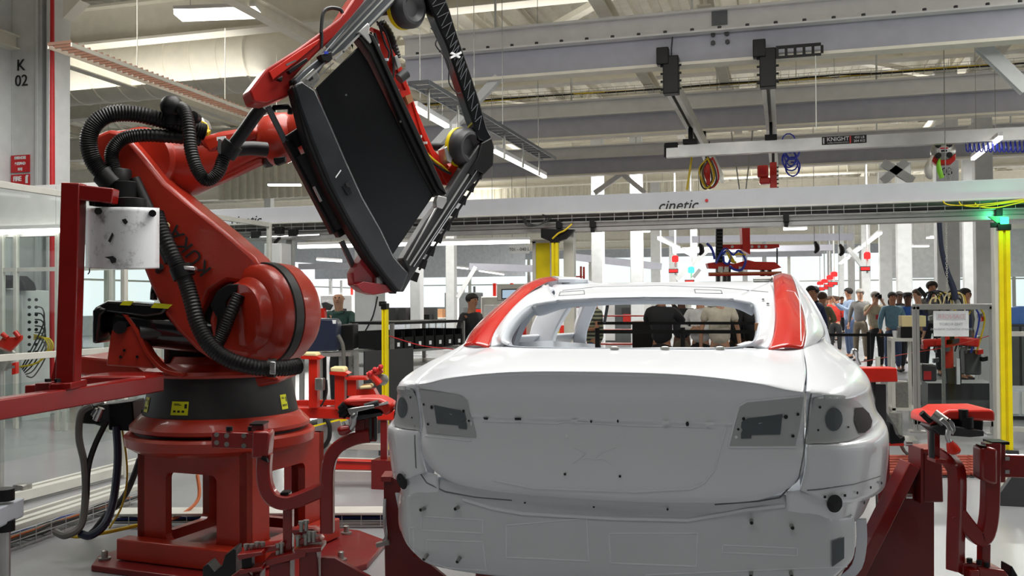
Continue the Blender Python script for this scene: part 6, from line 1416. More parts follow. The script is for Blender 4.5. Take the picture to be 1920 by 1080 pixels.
    skinobj('trousers', [[((0, 0, 1.0), .145, .112), ((0, 0, .93), .15, .115)]]+[[((0, 0, .93), .155, .12), ((s*.095, 0, .86), .108), ((s*.11, -.01, .50), .080), ((s*.12, .02, .10), .056)] for s in (-1, 1)], M[bottom], t, Mx)
    for s in (-1, 1):
        skinobj('shoe', [[((s*.12, .05, .045), .045, .042), ((s*.125, -.06, .035), .045, .034), ((s*.13, -.15, .028), .036, .026)]], M['c_black'], t, Mx)
    mb = MB(); c = V((0, lean-.012, 1.665)); mb.ball(c, .108, 14, 9, (.94, 1.06, .84))
    mb.v = [v if not (v.y < lean-.07 and v.z < 1.68) else V((v.x*.9, lean-.068, v.z)) for v in mb.v]
    if hairlen: mb.ball((0, lean+.045, 1.60-hairlen*.3), .085, 12, 8, (1.0, .8, 1.0+hairlen))
    mb.v = [Mx @ v + V((g.x, g.y, gz)) for v in mb.v]
    if hair: obj('hair', mb, M[hair], t, smooth=True)
    for s in (-1, 1): obj('eye', MB().ball(Mx @ V((s*.030, lean-.112, 1.645))+V((g.x, g.y, gz)), .009, 8, 6), M['eye'], t, smooth=True)
    obj('mouth', MB().box(Mx @ V((0, lean-.118, 1.572))+V((g.x, g.y, gz)), (.036*k, .012, .008), M=Matrix.Rotation(R(face), 3, 'Z')), M['lip'], t)
    W = lambda p: Mx @ V(p)+V((g.x, g.y, gz))
    if cap: obj('cap', MB().tube([W((0, lean-.01, 1.69)), W((0, lean-.01, 1.75)), W((0, lean-.01, 1.765))], [.10, .085, .03], 14).box(W((0, lean-.14, 1.70)), (.13, .10, .012), M=Matrix.Rotation(R(face), 3, 'Z')), M[cap], t, smooth=True)
    if pack: tag(obj('backpack', MB().tube([W((0, .17, .98)), W((0, .20, 1.05)), W((0, .21, 1.30)), W((0, .18, 1.42))], [.10, .15, .15, .08], 12, k=3), M['c_black'], smooth=True), 'black backpack on the back of '+pack, 'backpack')
    if pose == 'camera' and top != 'none':
        cb_ = W((0, -.20, 1.625)); RM = Matrix.Rotation(R(face), 3, 'Z')
        cam_ = thing('camera', 'black camera held up by '+label.split(' with ')[0].split(' raising')[0].replace('person ', 'the person ')[:70], 'camera', cb_)
        obj('case', MB().box(cb_, (.14, .06, .10), M=RM).box(cb_+V((0, 0, .065)), (.06, .05, .04), M=RM), M['black'], cam_, bevel=.006)
        obj('lens', MB().cyl(cb_+RM @ V((0, -.03, 0)), cb_+RM @ V((0, -.13, 0)), .038, .042, 14), M['black'], cam_, smooth=True)
    return t, W
person('person in dark jacket close to the right roof pillar of the car', 1521, 17.5, 20, 'stand', 1.80, 'skin_m', 'hair_k', 'c_navy', 'c_black')
person('person in olive jacket facing away beside the red pillar', 1541, 19, 150, 'cross', 1.70, 'skin_m', 'hair_b', 'c_olive', 'c_black', pack='the person in the olive jacket')
person('bald person between two dark coats near the red pillar', 1528, 20.5, -30, 'stand', 1.84, 'skin_m', 'hair_k', 'c_black', 'c_black')
person('person in bright red shirt and black trousers', 1566, 27, 160, 'cross', 1.66, 'skin_l', 'hair_b', 'c_red', 'c_black')
person('person in pale blue shirt and jeans raising a phone, seen from the side', 1592, 24.6, -75, 'phone', 1.86, 'skin_m', 'hair_k', 'c_lblue', 'c_jean')
person('grey haired person in patterned shirt behind the pale blue shirt', 1613, 23.5, -20, 'stand', 1.82, 'skin_l', 'hair_g', 'c_grey', 'c_khaki')
t, W = person('person in beige vest with red badge raising a camera', 1641, 20.3, 12, 'camera', 1.72, 'skin_l', 'hair_g', 'c_beige', 'c_black', sleeve='short')
bd = W((.02, -.135, 1.18)); tag(obj('badge', MB().box(bd, (.10, .01, .10)), M['signred'], bevel=.002), 'red visitor badge hanging on the beige vest', 'badge')
person('curly haired person in teal shirt right of the beige vest', 1673, 19.8, 10, 'stand', 1.70, 'skin_m', 'hair_k', 'c_teal', 'c_jean', hairlen=.25)
person('dark person behind, between curly hair and blue shirt', 1686, 22.5, 5, 'stand', 1.74, 'skin_d', 'hair_k', 'c_black', 'c_black')
person('person in blue shirt and dark cap behind the cardboard box', 1702, 20.0, 0, 'stand', 1.68, 'skin_d', 'hair_k', 'c_blue', 'c_black', cap='c_black')
person('person looking left behind the clear booth, first from the left', 1722, 18.2, -70, 'stand', 1.74, 'skin_l', 'hair_b', 'c_navy', 'c_black')
person('tall person behind the clear booth near the dark hose', 1747, 18.6, 10, 'stand', 1.90, 'skin_m', 'hair_k', 'c_grey', 'c_black')
person('person behind the clear booth left of the thick pale column', 1808, 17.6, 60, 'stand', 1.74, 'skin_m', 'hair_k', 'c_navy', 'c_black')
person('person behind the clear booth half hidden by the thick pale column', 1813, 20.2, -20, 'stand', 1.72, 'skin_l', 'hair_b', 'c_grey', 'c_black')
for i, (u, Z, c) in enumerate([(1556, 34, 'c_red'), (1549, 38, 'c_grey'), (1562, 42, 'c_white'), (1571, 36, 'c_black'), (1578, 44, 'c_navy'), (1553, 48, 'c_black'), (1561, 56, 'c_red')]):
    person('distant visitor in the far crowd down the aisle, '+['in red', 'in grey', 'in white', 'in black', 'in navy, farther back', 'in black, behind the red one', 'farthest, in red'][i], u, Z, random.uniform(-180, 180), 'stand', 1.7+.03*(i % 3), 'skin_m', 'hair_b', c, 'c_black', group='crowd far down the aisle')
# seen through the rear window
person('person in striped shirt with folded arms seen through the rear window', 1113, 13.6, -60, 'cross', 1.72, 'skin_m', 'hair_b', 'c_stripe', 'c_jean', sleeve='short', group='people seen through the car')
person('person all in black seen from behind, raising a camera', 1240, 13.2, 170, 'camera', 1.74, 'skin_m', 'hair_k', 'c_black', 'c_black', group='people seen through the car')
person('person in white shirt with dark straps seen through the window', 1313, 13.8, -10, 'cross', 1.70, 'skin_l', 'hair_b', 'c_white', 'c_black', group='people seen through the car')
person('broad person in cream shirt and dark trousers, seen from behind', 1349, 13.0, 175, 'stand', 1.74, 'skin_l', 'hair_g', 'c_cream', 'c_grey', sleeve='short', group='people seen through the car')
person('person in dark coat right of the cream shirt', 1383, 13.6, 160, 'cross', 1.74, 'skin_d', 'hair_k', 'c_black', 'c_black', group='people seen through the car')
person('person in dark coat at the right corner of the rear window', 1413, 13.2, 20, 'stand', 1.72, 'skin_d', 'hair_k', 'c_black', 'c_black', group='people seen through the car')
person('dark clad person behind the roof opening, between black and white', 1278, 15.5, 0, 'stand', 1.70, 'skin_d', 'hair_k', 'c_black', 'c_khaki', group='people seen through the car')
# workers on the left
person('bald worker in dark green shirt leaning behind the blue panel', 641, 13.4, 15, 'lean', 1.70, 'skin_l', None, 'c_green', 'c_black', sleeve='short', group='workers at the benches')
person('dark haired bearded worker in black looking down beside the bins', 884, 14.2, 65, 'stand', 1.66, 'skin_m', 'hair_k', 'c_black', 'c_black', group='workers at the benches')
# ================================================================== BACKGROUND EQUIPMENT
# crowd barrier belts
for (lb, ua, ub, Z, v) in (('black retractable belt barrier behind the car, seen through the rear window', 1120, 1440, 12.6, 622), ('black retractable belt barrier across the aisle in front of the visitors', 1545, 1712, 16.6, 628)):
    a, b = P(ua, v, Z), P(ub, v, Z); t = thing('belt_barrier', lb, 'barrier', ((a.x+b.x)/2, (a.y+b.y)/2, 0))
    obj('belt', MB().bar(a, b, .006, .05), M['black'], t); 
    for f_ in (0, .5, 1):
        q = a+(b-a)*f_; obj('post', MB().cyl((q.x, q.y, .02), (q.x, q.y, a.z+.05), .032, n=14), M['black'], t, smooth=True); obj('post_base', MB().lathe((q.x, q.y, 0), [(.17, 0), (.17, .012), (.05, .03)], 20), M['black'], t, smooth=True)
a, b = P(1120, 606, 12.8), P(1440, 606, 12.8)
t = [o for o in COL.objects if o.name == 'belt_barrier'][0]; obj('belt', MB().bar(a, b, .006, .04), M['black'], t)
t = thing('black_cabinet', 'black cabinet seen through the rear window left of the person in black', 'cabinet', P(1215, 640, 14.4))
q = P(1214, 606, 14.4); t.location = (q.x, q.y, 0)
obj('body', MB().bb(q.x-.20, q.x+.20, q.y-.25, q.y+.25, .05, q.z), M['black'], t, bevel=.01); obj('worktop', MB().bb(q.x-.22, q.x+.22, q.y-.27, q.y+.27, q.z, q.z+.03), M['khaki'] if 'khaki' in M else M['card'], t)
# red framed rack seen through the window
def rack(label, u, v0, v1, Z, w_, d_=.5, mt='bred', shelves=4, name='rack', boxes=None, cat='rack', skip=()):
    q = P(u, 600, Z); z1_ = P(u, v0, Z).z; t = thing(name, label, cat, (q.x, q.y, 0))
    for sx in (-1, 1):
        for sy in (-1, 1): obj('post', MB().bb(q.x+sx*w_/2-.02, q.x+sx*w_/2+.02, q.y+sy*d_/2-.02, q.y+sy*d_/2+.02, 0, z1_), M[mt], t)
    zl_ = [z1_*(i+.3)/shelves for i in range(shelves)]
    for z in zl_: obj('shelf', MB().bb(q.x-w_/2, q.x+w_/2, q.y-d_/2, q.y+d_/2, z, z+.025), M[mt], t)
    return t, q, zl_
rack('red and white wire rack seen through the rear window behind the striped shirt', 1165, 575, 0, 19, 1.3, shelves=5)
rack('tall red ladder rack standing behind the roof, left of the pale column', 1082, 500, 0, 20, .25, .3, shelves=7)
def locbox(par, name, q, dx, dy, z, sx, sy, sz, mt, **k): return obj(name, MB().bb(q.x+dx-sx/2, q.x+dx+sx/2, q.y+dy-sy/2, q.y+dy+sy/2, z, z+sz), M[mt], par, **k)
# bin shelf behind the left shoulder of the car
q0, q1 = P(735, 600, 10.4), P(868, 600, 11.6)
bs_ = thing('bin_shelf', 'dark steel shelf of black storage bins left of the car', 'shelf', ((q0.x+q1.x)/2, (q0.y+q1.y)/2, 0))
dd = (q1-q0); dd.z = 0; LL = dd.length; dd.normalize(); nn = V((-dd.y, dd.x, 0))
zt_ = P(800, 604, 11).z
for z in (.35, .80, zt_-.32): obj('shelf', MB().bar(V((q0.x, q0.y, z))+nn*.3, V((q1.x, q1.y, z))+nn*.3, .6, .03), M['zinc'], bs_)
obj('top', MB().bar(V((q0.x, q0.y, zt_))+nn*.3, V((q1.x, q1.y, zt_))+nn*.3, .62, .03), M['black'], bs_)
for f_ in (0, 1):
    for o_ in (0, .6): q = q0+(q1-q0)*f_+nn*o_; obj('post', MB().bb(q.x-.02, q.x+.02, q.y-.02, q.y+.02, 0, zt_), M['zinc'], bs_)
obj('side_cover', MB().bar(V((q0.x, q0.y, .55))-nn*.02-dd*.5, V((q0.x, q0.y, .55))-nn*.02+dd*.35, .02, .9), M['dark'], bs_)
n = 7; w1 = LL/n
for k in range(n):
    c = q0+dd*(w1*(k+.5)); nm = ['nearest to the yellow post', 'second from the yellow post', 'third from the yellow post', 'fourth from the yellow post', 'fifth from the yellow post', 'second from the bearded worker', 'beside the bearded worker'][k]
    z = zt_-.30
    tb_ = thing('storage_bin', 'black open storage bin with white card, '+nm, 'bin', (c.x, c.y, z), 'black storage bins on the shelf')
    ww = w1*.41
    mb = MB()
    A0 = V((c.x, c.y, 0))
    for s in (-1, 1): mb.bar(A0+dd*ww*s+V((0, 0, z+.11)), A0+dd*ww*s+nn*.5+V((0, 0, z+.11)), .012, .20)
    mb.bar(A0-dd*ww+V((0, 0, z+.075)), A0+dd*ww+V((0, 0, z+.075)), .012, .13).bar(A0-dd*ww+nn*.5+V((0, 0, z+.11)), A0+dd*ww+nn*.5+V((0, 0, z+.11)), .012, .20).bar(A0+nn*.25-dd*ww+V((0, 0, z+.012)), A0+nn*.25+dd*ww+V((0, 0, z+.012)), .5, .01)
    obj('shell', mb, M['black'], tb_)
    obj('card', MB().bar(A0-dd*.022-nn*.012+V((0, 0, z+.06)), A0+dd*.022-nn*.012+V((0, 0, z+.06)), .004, .045), M['paper'], tb_, label='white label card')
# red tape barrier hanging in front of the shelf and across on the right
tag(obj('barrier_tape', MB().tube([P(730, 630, 9.6), P(790, 648, 9.8), P(850, 655, 10.2), P(905, 668, 10.6)], 0, k=4, sq=(.05, .008, (0, 0, 1))), M['signred']), 'red and white barrier tape strung left of the car', 'tape')
_bt = tag(obj('barrier_tape', MB().tube([P(1608, 680, 12.4), P(1650, 672, 12.3), P(1720, 660, 12.2), P(1790, 648, 12.0), P(1860, 628, 11.8)], 0, k=4, sq=(.07, .008, (0, 0, 1))), M['bred']), 'red barrier tape strung behind the clear booth on the right', 'tape')
_q = P(1860, 628, 11.8); obj('tape_post', MB().cyl((_q.x, _q.y, 0), _q, .012, n=8), M['alu'], _bt)
# navy panel workstation
q = P(605, 620, 9.6); t = thing('control_desk', 'dark navy control desk panel with small white label', 'desk', (q.x, q.y, 0))
D = facing(9.6)
obj('panel', MB().slab(D, [(562, 600), (570, 595), (635, 597), (641, 604), (640, 655), (562, 658)], .0, -.25), M['navy'], t, bevel=.015)
obj('label_card', MB().slab(D, [(623, 600), (630, 600), (630, 607), (624, 607)], .004, 0), M['paper'], t)
obj('desk_frame', MB().slab(D, [(560, 659), (672, 655), (672, 662), (560, 665)], .05, -.4), M['alu'], t)
for u in (566, 600, 640, 668): p_ = D(u, 660); obj('leg', MB().bb(p_.x-.02, p_.x+.02, p_.y-.02, p_.y+.02, 0, p_.z), M['alu'], t)
obj('black_cabinet', MB().slab(facing(9.9), [(643, 608), (672, 606), (672, 652), (643, 654)], 0, -.3), M['black'], t, bevel=.01)
obj('cable', MB().tube([D(u, v, .05) for u, v in ((634, 628), (642, 645), (644, 662), (645, 690))], .02, 8, k=4), M['cable_g'], t, smooth=True)
q = P(612, 578, 11.5); t = thing('task_chair', 'black chair back with red post beside the bald worker', 'chair', (q.x, q.y, 0))
obj('backrest', MB().slab(facing(11.5), [(604, 568), (612, 566), (626, 572), (620, 582), (608, 580)], 0, -.06), M['dark'], t, bevel=.01); obj('post', MB().bar(P(606, 600, 11.5), P(604, 578, 11.5), .08, .06), M['bred'], t); obj('column', MB().cyl(P(606, 600, 11.5), (P(606, 600, 11.5).x, P(606, 600, 11.5).y, .1), .04, n=12), M['black'], t); obj('base', MB().lathe((P(606, 600, 11.5).x, P(606, 600, 11.5).y, 0), [(.28, 0), (.26, .05), (.05, .10)], 16), M['black'], t, smooth=True)
tag(obj('hanging_wire', MB().tube([P(708, 556, 12.31), P(700, 590, 12.31), P(688, 615, 12.31), P(670, 645, 12.31)], .010, 6, k=4), M['cable_k'], smooth=True), 'thin black wire slanting down across the pale column', 'cable')
# benches and monitors far left middle
random.seed(11)
desks = [(770, 34, 'left of the bearded worker'), (800, 41, 'second left of the bearded worker'), (915, 28, 'right of the bearded worker'), (745, 38, 'far behind the bins'), (556, 34, 'behind the robot drum')]
for u, Z, nm in desks:
    q = P(u, 600, Z); t = thing('workbench', 'cluttered workbench in the distance, '+nm, 'bench', (q.x, q.y, 0), 'distant workbenches')
    locbox(t, 'top', q, 0, 0, .86, 1.8, .8, .05, 'alu_w')
    for sx in (-.85, .85):
        for sy in (-.35, .35): locbox(t, 'leg', q, sx, sy, 0, .05, .05, .86, 'alu')
    for k in range(4):
        x = -.7+.45*k; c = random.choice(['black', 'bred', 'white', 'dark', 'card', 'black']); locbox(t, 'case', q, x, 0, .91, random.uniform(.2, .38), .4, random.uniform(.15, .5), c)
    locbox(t, 'back_board', q, 0, .38, .91, 1.8, .03, .45, 'shelfdark')
machs = [(1040, 30, 1.6, 'white'), (960, 26, 1.7, 'alu_w'), (1010, 36, 1.8, 'shelfdark'), (480, 32, 1.9, 'white'), (530, 26, 1.5, 'shelfdark'), (1500, 46, 1.6, 'shelfdark'), (1238, 43, 1.7, 'white'), (1160, 34, 1.7, 'shelfdark'), (1320, 44, 1.8, 'alu_w'), (1400, 40, 1.6, 'white'), (640, 40, 1.9, 'white'), (870, 42, 2.0, 'shelfdark'), (1450, 60, 2.2, 'white'), (1290, 60, 2.2, 'shelfdark')]
for i, (u, Z, hh, mt) in enumerate(machs):
    q = P(u, 600, Z); t = thing('machine_cabinet', ['pale', 'light', 'grey', 'pale', 'dark grey', 'dim grey', 'pale', 'grey', 'light', 'pale', 'pale', 'grey', 'pale', 'grey'][i]+' machine cabinet with red and dark fittings, '+['right of the monitor', 'under the monitor', 'behind the yellow screen', 'between robot and drum', 'left above the drum', 'by the far crowd', 'beyond the black cabinet', 'beyond the wire rack', 'under the red gantry left', 'under the red gantry right', 'behind the bald worker', 'behind the bearded worker', 'at the far end of the aisle', 'far beyond the belts'][i], 'machine', (q.x, q.y, 0), 'distant machine cabinets')
    locbox(t, 'body', q, 0, 0, .06, 1.5, 1.0, hh-.06, mt, bevel=.03); locbox(t, 'plinth', q, 0, 0, 0, 1.4, .9, .06, 'dark')
    locbox(t, 'door', q, -.35, -.51, .15, .6, .02, hh-.4, 'white'); locbox(t, 'red_box', q, .4, -.52, .5+.1*(i % 4), .3, .05, .3, 'bred'); locbox(t, 'screen', q, .35, -.52, 1.1, .3, .03, .22, 'scr' if i % 3 == 0 else 'dark')
    for k in range(3): locbox(t, 'top_pipe', q, -.5+.5*k, 0, hh, .08, .08, random.uniform(.2, .7), random.choice(['alu', 'bred', 'dark']))
# wall monitor on stand, left of the red pillar
q = P(955, 560, 17.5); t = thing('monitor_stand', 'grey monitor on a stand just left of the red rear pillar', 'monitor', (q.x, q.y, 0))
Mo = facing(17.5)
obj('bezel', MB().slab(Mo, [(932, 534), (990, 532), (990, 562), (932, 564)], 0, -.15), M['alu_w'], t, bevel=.02); obj('screen', MB().slab(Mo, [(942, 544), (980, 543), (980, 558), (942, 559)], .01, 0), M['scr'], t); obj('screen_frame', MB().slab(Mo, [(940, 542), (982, 541), (982, 560), (940, 561)], .005, 0), M['ink'], t)
p_ = Mo(960, 563); obj('pole', MB().cyl((p_.x, p_.y+.05, 0), (p_.x, p_.y+.05, p_.z), .04, n=12), M['alu'], t)
# station sign
q = P(973, 468, 15.5); t = thing('station_sign', 'pale hanging station sign with grey code lettering', 'sign', (q.x, q.y, q.z-.1))
a, b = P(955, 460, 15.5), P(996, 476, 15.5)
pls = obj('plate', MB().bb(a.x, b.x, a.y-.01, a.y+.01, b.z, a.z), M['glass_grey2'] if 'glass_grey2' in M else M['column'], t); text('T01 - 040 L', .075, ((a.x+b.x)/2, a.y-.014, (a.z+b.z)/2), (1, 0, 0), (0, 0, 1), M['dark'], pls)
for x in (a.x+.05, b.x-.05): obj('wire', MB().cyl((x, a.y, a.z), (x, a.y, a.z+1.2), .005, n=5), M['zinc'], t)
# stack light columns (red / green beacons down the aisle)
for i, (u, v, Z, col_) in enumerate([(1266, 485, 26, 'led_r'), (1296, 506, 26.5, 'led_g'), (1626, 479, 24, 'led_r'), (1564, 514, 34, 'led_r'), (1556, 520, 38, 'led_r'), (1546, 527, 44, 'led_r'), (1538, 531, 50, 'led_r')]):
    q = P(u, v, Z); s_ = Z/26
    t = thing('status_light', ['red status light over the rear window, upper left', 'green and red status light beside a slanted brace', 'nearest red status light on the right columns', 'second red status light down the aisle', 'third red status light down the aisle', 'fourth red status light down the aisle', 'farthest red status light down the aisle'][i], 'status light', q, 'status lights down the aisle')
    obj('beacon', MB().lathe(q, [(.08*s_, -.09), (.09*s_, -.05), (.09*s_, .05), (.05*s_, .09)], 12), M[col_], t, smooth=True, label='glowing lamp')
    obj('display', MB().box(q-V((.05, 0, .34)), (.26*s_, .06, .12)), M['dark'], t); obj('digits', MB().box(q-V((.05, .035, .34)), (.22*s_, .01, .07)), M['led_r'], t)
    obj('arm', MB().cyl(q-V((0, -.05, .45)), (q.x, q.y+.05, 5.7), .025, n=8), M['column'], t)
# red gantry with cable chain behind the roof
GZ = 17.5; Gt = facing(GZ); q = Gt(1410, 495)
t = thing('red_gantry', 'bright red lifting gantry with blue and yellow hoses over the car roof', 'gantry', (q.x, q.y, q.z))
def gg(name, px, h0, h1, mt='bred', **k): return obj(name, MB().slab(Gt, px, h0, h1), M[mt], t, **k)
gg('mast', [(1385, 400), (1401, 400), (1402, 478), (1388, 470)], .1, -.1, bevel=.01)
gg('boom', [(1352, 459), (1458, 458), (1459, 464), (1444, 467), (1352, 468)], .05, -.05, bevel=.01)
gg('boom', [(1322, 494), (1345, 491), (1372, 495), (1398, 488), (1410, 491), (1448, 492), (1460, 502), (1440, 507), (1400, 506), (1325, 504)], .1, -.1, bevel=.01)
for u in (1373, 1410, 1423, 1436): obj('round_mark', MB().cyl(Gt(u, 462.5, .05), Gt(u, 462.5, .056), .028, n=12), M['column'], t)
gg('chain_guide', [(1342, 400), (1354, 400), (1353, 492), (1341, 492)], .12, .04, 'black')
for k in range(14): gg('chain_link', [(1341.5, 402+k*6.4), (1354.5, 402+k*6.4), (1354.5, 405+k*6.4), (1341.5, 405+k*6.4)], .16, .12, 'dark')
obj('thin_rod', MB().cyl(Gt(1457, 465), Gt(1457, 500), .015, n=8), M['dark'], t)
gg('tube', [(1328, 511), (1464, 509), (1464, 513), (1328, 515)], .15, .10, 'cable_o'); gg('low_bar', [(1328, 514), (1464, 512), (1464, 516), (1328, 518)], .1, .0, 'bred')
for u in (1345, 1357, 1365, 1428, 1441): gg('dark_block', [(u-3, 503), (u+3, 503), (u+3, 528), (u-3, 528)], .05, -.05, 'dark')
for u in (1350, 1361, 1388): gg('pale_valve', [(u-4, 500), (u+4, 500), (u+4, 510), (u-4, 510)], .14, .08, 'alu_w')
for px, mt in ([((1355, 478), (1362, 470), (1370, 480), (1366, 494), (1358, 492), (1356, 480)), 'cable_b'], [((1361, 468), (1366, 478), (1372, 490), (1380, 492)), 'cable_y'], [((1364, 468), (1370, 480), (1376, 490)), 'cable_y'], [((1342, 494), (1350, 478), (1360, 466), (1375, 478), (1384, 470), (1392, 476), (1398, 490), (1390, 506), (1376, 505), (1368, 498)), 'cable_b'], [((1328, 458), (1336, 470), (1340, 486)), 'cable_b'], [((1325, 456), (1334, 465), (1338, 478)), 'cable_b'], [((1378, 478), (1384, 476), (1398, 478)), 'cable_y']):
    obj('hose', MB().tube([Gt(u, v, .16) for u, v in px], .022, 6, k=4), M[mt], t, smooth=True)
for _x in (-.3, .3): obj('hanger_cable', MB().cyl(Gt(1393, 402)+V((0, 0, 0)), Gt(1393, 402)+V((_x, 0, 2.4)), .012, n=6), M['zinc'], t)
# grey cross beams seen below the portal
for (ua, va, ub, vb, Z) in ((1240, 450, 1600, 444, 30), (1260, 470, 1560, 464, 36), (1380, 478, 1540, 476, 44), (880, 500, 1040, 505, 30), (1060, 480, 1240, 500, 30), (560, 500, 700, 498, 36)):
    cz('far_beam', MB().bar(P(ua, va, Z), P(ub, vb, Z), .15, .22), 'grey_beam')
for (ua, va, ub, vb, Z) in ((1268, 525, 1330, 466, 28), (858, 558, 892, 500, 28), (1590, 466, 1618, 500, 28), (1300, 520, 1312, 505, 33)):
    cz('far_brace', MB().bar(P(ua, va, Z), P(ub, vb, Z), .10, .12), 'column')
for (u, v) in ((1311, 467), (1527, 463), (1574, 468)):
    q = P(u, v, 22); t = thing('hanging_tool', {1311: 'black hand tool hanging left of the red gantry', 1527: 'curved black tool hanging over the right roof pillar', 1574: 'small black tool hanging near the slanted lamps'}[u], 'tool', q)
    obj('body', MB().tube([q+V((0, 0, .12)), q+V((.05, 0, .06)), q+V((.06, 0, -.06)), q+V((0, 0, -.14))], [.03, .06, .06, .03], 10, k=3), M['black'], t, smooth=True); obj('cord', MB().cyl(q+V((0, 0, .12)), q+V((0, 0, 3.0)), .008, n=5), M['cable_g'], t)
# ---- right: clear booth, sign, hose, bench, laptop box
YB2 = 11.6
bo = thing('clear_booth', 'aluminium framed clear booth with faded danger sign on the right', 'booth', PY(1785, 700, YB2))
bo.location.z = 0
ztop = PY(1720, 575, YB2).z
for u in (1717, 1861): x = PY(u, 600, YB2).x; obj('post', MB().bb(x-.035, x-.004, YB2-.035, YB2+.035, 0, ztop).bb(x+.004, x+.035, YB2-.035, YB2+.035, 0, ztop), M['alu'], bo)
xa, xb = PY(1717, 600, YB2).x, PY(1861, 600, YB2).x
for z in (ztop, .12): obj('rail', MB().bb(xa-.035, xb+.035, YB2-.035, YB2+.035, z-.035, z+.03), M['alu'], bo, bevel=.005)
obj('pane', MB().bb(xa+.03, xb-.03, YB2-.004, YB2+.004, .16, ztop-.03), M['glass'], bo)
for u in (1717, 1861): x = PY(u, 600, YB2).x; obj('foot', MB().bb(x-.09, x+.09, YB2-.09, YB2+.09, 0, .015), M['alu'], bo)
a, b = PY(1750, 583, YB2-.02), PY(1817, 631, YB2-.02)
sg = obj('danger_sign', MB().bb(a.x, b.x, YB2-.014, YB2-.008, b.z, a.z), M['paper'], bo, label='faded paper sign')
wx = b.x-a.x; hz2 = a.z-b.z; cx_ = (a.x+b.x)/2
obj('sign_band', MB().bb(a.x+.03, b.x-.03, YB2-.016, YB2-.014, a.z-hz2*.36, a.z-hz2*.10), M['inkb'], sg)
text('DANGER', hz2*.24, (cx_, YB2-.017, a.z-hz2*.23), (-1, 0, 0), (0, 0, 1), M['inkr'], sg); text('THIS ROBOT', hz2*.15, (cx_, YB2-.017, a.z-hz2*.52), (-1, 0, 0), (0, 0, 1), M['inkf'], sg); text('STARTS WITHOUT WARNING', hz2*.11, (cx_, YB2-.017, a.z-hz2*.72), (-1, 0, 0), (0, 0, 1), M['inkf'], sg)
# machine inside the booth
q = PY(1785, 700, 13.4); t = thing('booth_machine', 'red and grey machine standing inside the clear booth', 'machine', (q.x, q.y, 0))
Bm = Plane(V((0, 13.4, 0)), V((0, -1, 0)))
def bmx(name, px, h0, h1, mt, **k): return obj(name, MB().slab(Bm, px, h0, h1), M[mt], t, **k)
bmx('red_arm', [(1726, 636), (1760, 634), (1800, 630), (1832, 634), (1830, 650), (1800, 646), (1728, 650)], 0, -.2, 'bred', bevel=.02); bmx('red_column', [(1768, 620), (1782, 620), (1784, 690), (1764, 690)], 0, -.2, 'bred', bevel=.02)
bmx('dark_unit', [(1722, 680), (1750, 682), (1750, 712), (1724, 712)], .1, -.2, 'dark', bevel=.02); bmx('dark_unit', [(1766, 686), (1796, 684), (1796, 716), (1768, 716)], 0, -.3, 'dark', bevel=.02); bmx('dark_unit', [(1800, 654), (1832, 654), (1832, 700), (1802, 700)], -.2, -.5, 'shelfdark', bevel=.02)
bmx('grey_base', [(1728, 712), (1845, 712), (1845, 742), (1728, 742)], -.3, -.9, 'dark'); bmx('base', [(1728, 742), (1845, 742), (1845, 790), (1728, 790)], -.3, -.9, 'shelfdark')
bmx('red_tag', [(1732, 696), (1746, 696), (1746, 712), (1732, 712)], .13, .11, 'signred'); bmx('white_tube', [(1792, 672), (1798, 672), (1799, 720), (1793, 720)], .1, .04, 'paper')
for k in range(16):
    u, v = random.uniform(1724, 1838), random.uniform(586, 680); w2 = random.uniform(4, 12); bmx('fitting', [(u, v), (u+w2, v-2), (u+w2, v+6), (u, v+8)], random.uniform(-.1, .1), -.2, random.choice(['zinc', 'dark', 'bred', 'zinc_d', 'black']))
for k in range(9):
    p_ = Bm(1735+10*k, 590+random.uniform(-4, 4)); obj('hose', MB().tube([p_, p_+V((.08, -.1, .12)), p_+V((.2, 0, -.05)), p_+V((.1, .05, -.5))], .012, 6, k=4), M[random.choice(['cable_k', 'cable_g', 'cable_b', 'cable_y'])], t, smooth=True)
# wiring bundle on top of it
q = PY(1770, 560, 12.8); t = thing('wiring_bundle', 'tangled wiring bundle on top of the clear booth machine', 'cable bundle', q)
for k in range(16):
    p_ = PY(1732+random.uniform(0, 55), 566+random.uniform(-6, 6), 12.8); s_ = random.uniform(.05, .13)
    obj('wire', MB().tube([p_, p_+V((s_*.4, 0, s_)), p_+V((s_*1.6, 0, s_*.8)), p_+V((s_*2, 0, -s_))], .012, 6, k=4), M[random.choice(['cable_k', 'cable_g', 'cable_y', 'navy', 'zinc', 'cream_pad'])], t, smooth=True)
obj('black_arm', MB().bar(PY(1722, 540, 12.8), PY(1736, 556, 12.8), .05, .05), M['black'], t)
obj('support', MB().bb(q.x-.02, q.x+.02, q.y+.1, q.y+.14, .0, q.z), M['zinc'], t)
tag(obj('drop_hose', MB().tube([PY(1761, 404, 12.8), PY(1762, 430, 12.8), PY(1766, 470, 12.8), PY(1776, 510, 12.8), PY(1787, 540, 12.8), PY(1791, 562, 12.8)], [.03, .03, .03, .034, .04, .045], 10, k=6), M['navy'], smooth=True), 'thick dark blue hose dropping from the portal into the booth machine', 'hose')
ch = MB()
for k in range(34):
    c = PY(1774, 414, 12.7)-V((0, 0, .028*k)); ch.tube([c+V((.012*math.cos(R(60*i)) if k % 2 else 0, 0 if k % 2 else .012*math.cos(R(60*i)), .02*math.sin(R(60*i)))) for i in range(7)], .003, 4, cap=False)
_c = tag(obj('chain', ch, M['alu_w']), 'pale chain hanging beside the dark blue hose', 'chain'); _q = PY(1774, 414, 12.7); obj('hanger_rod', MB().cyl(_q, (_q.x, _q.y, 5.7), .006, n=6), M['zinc'], _c)
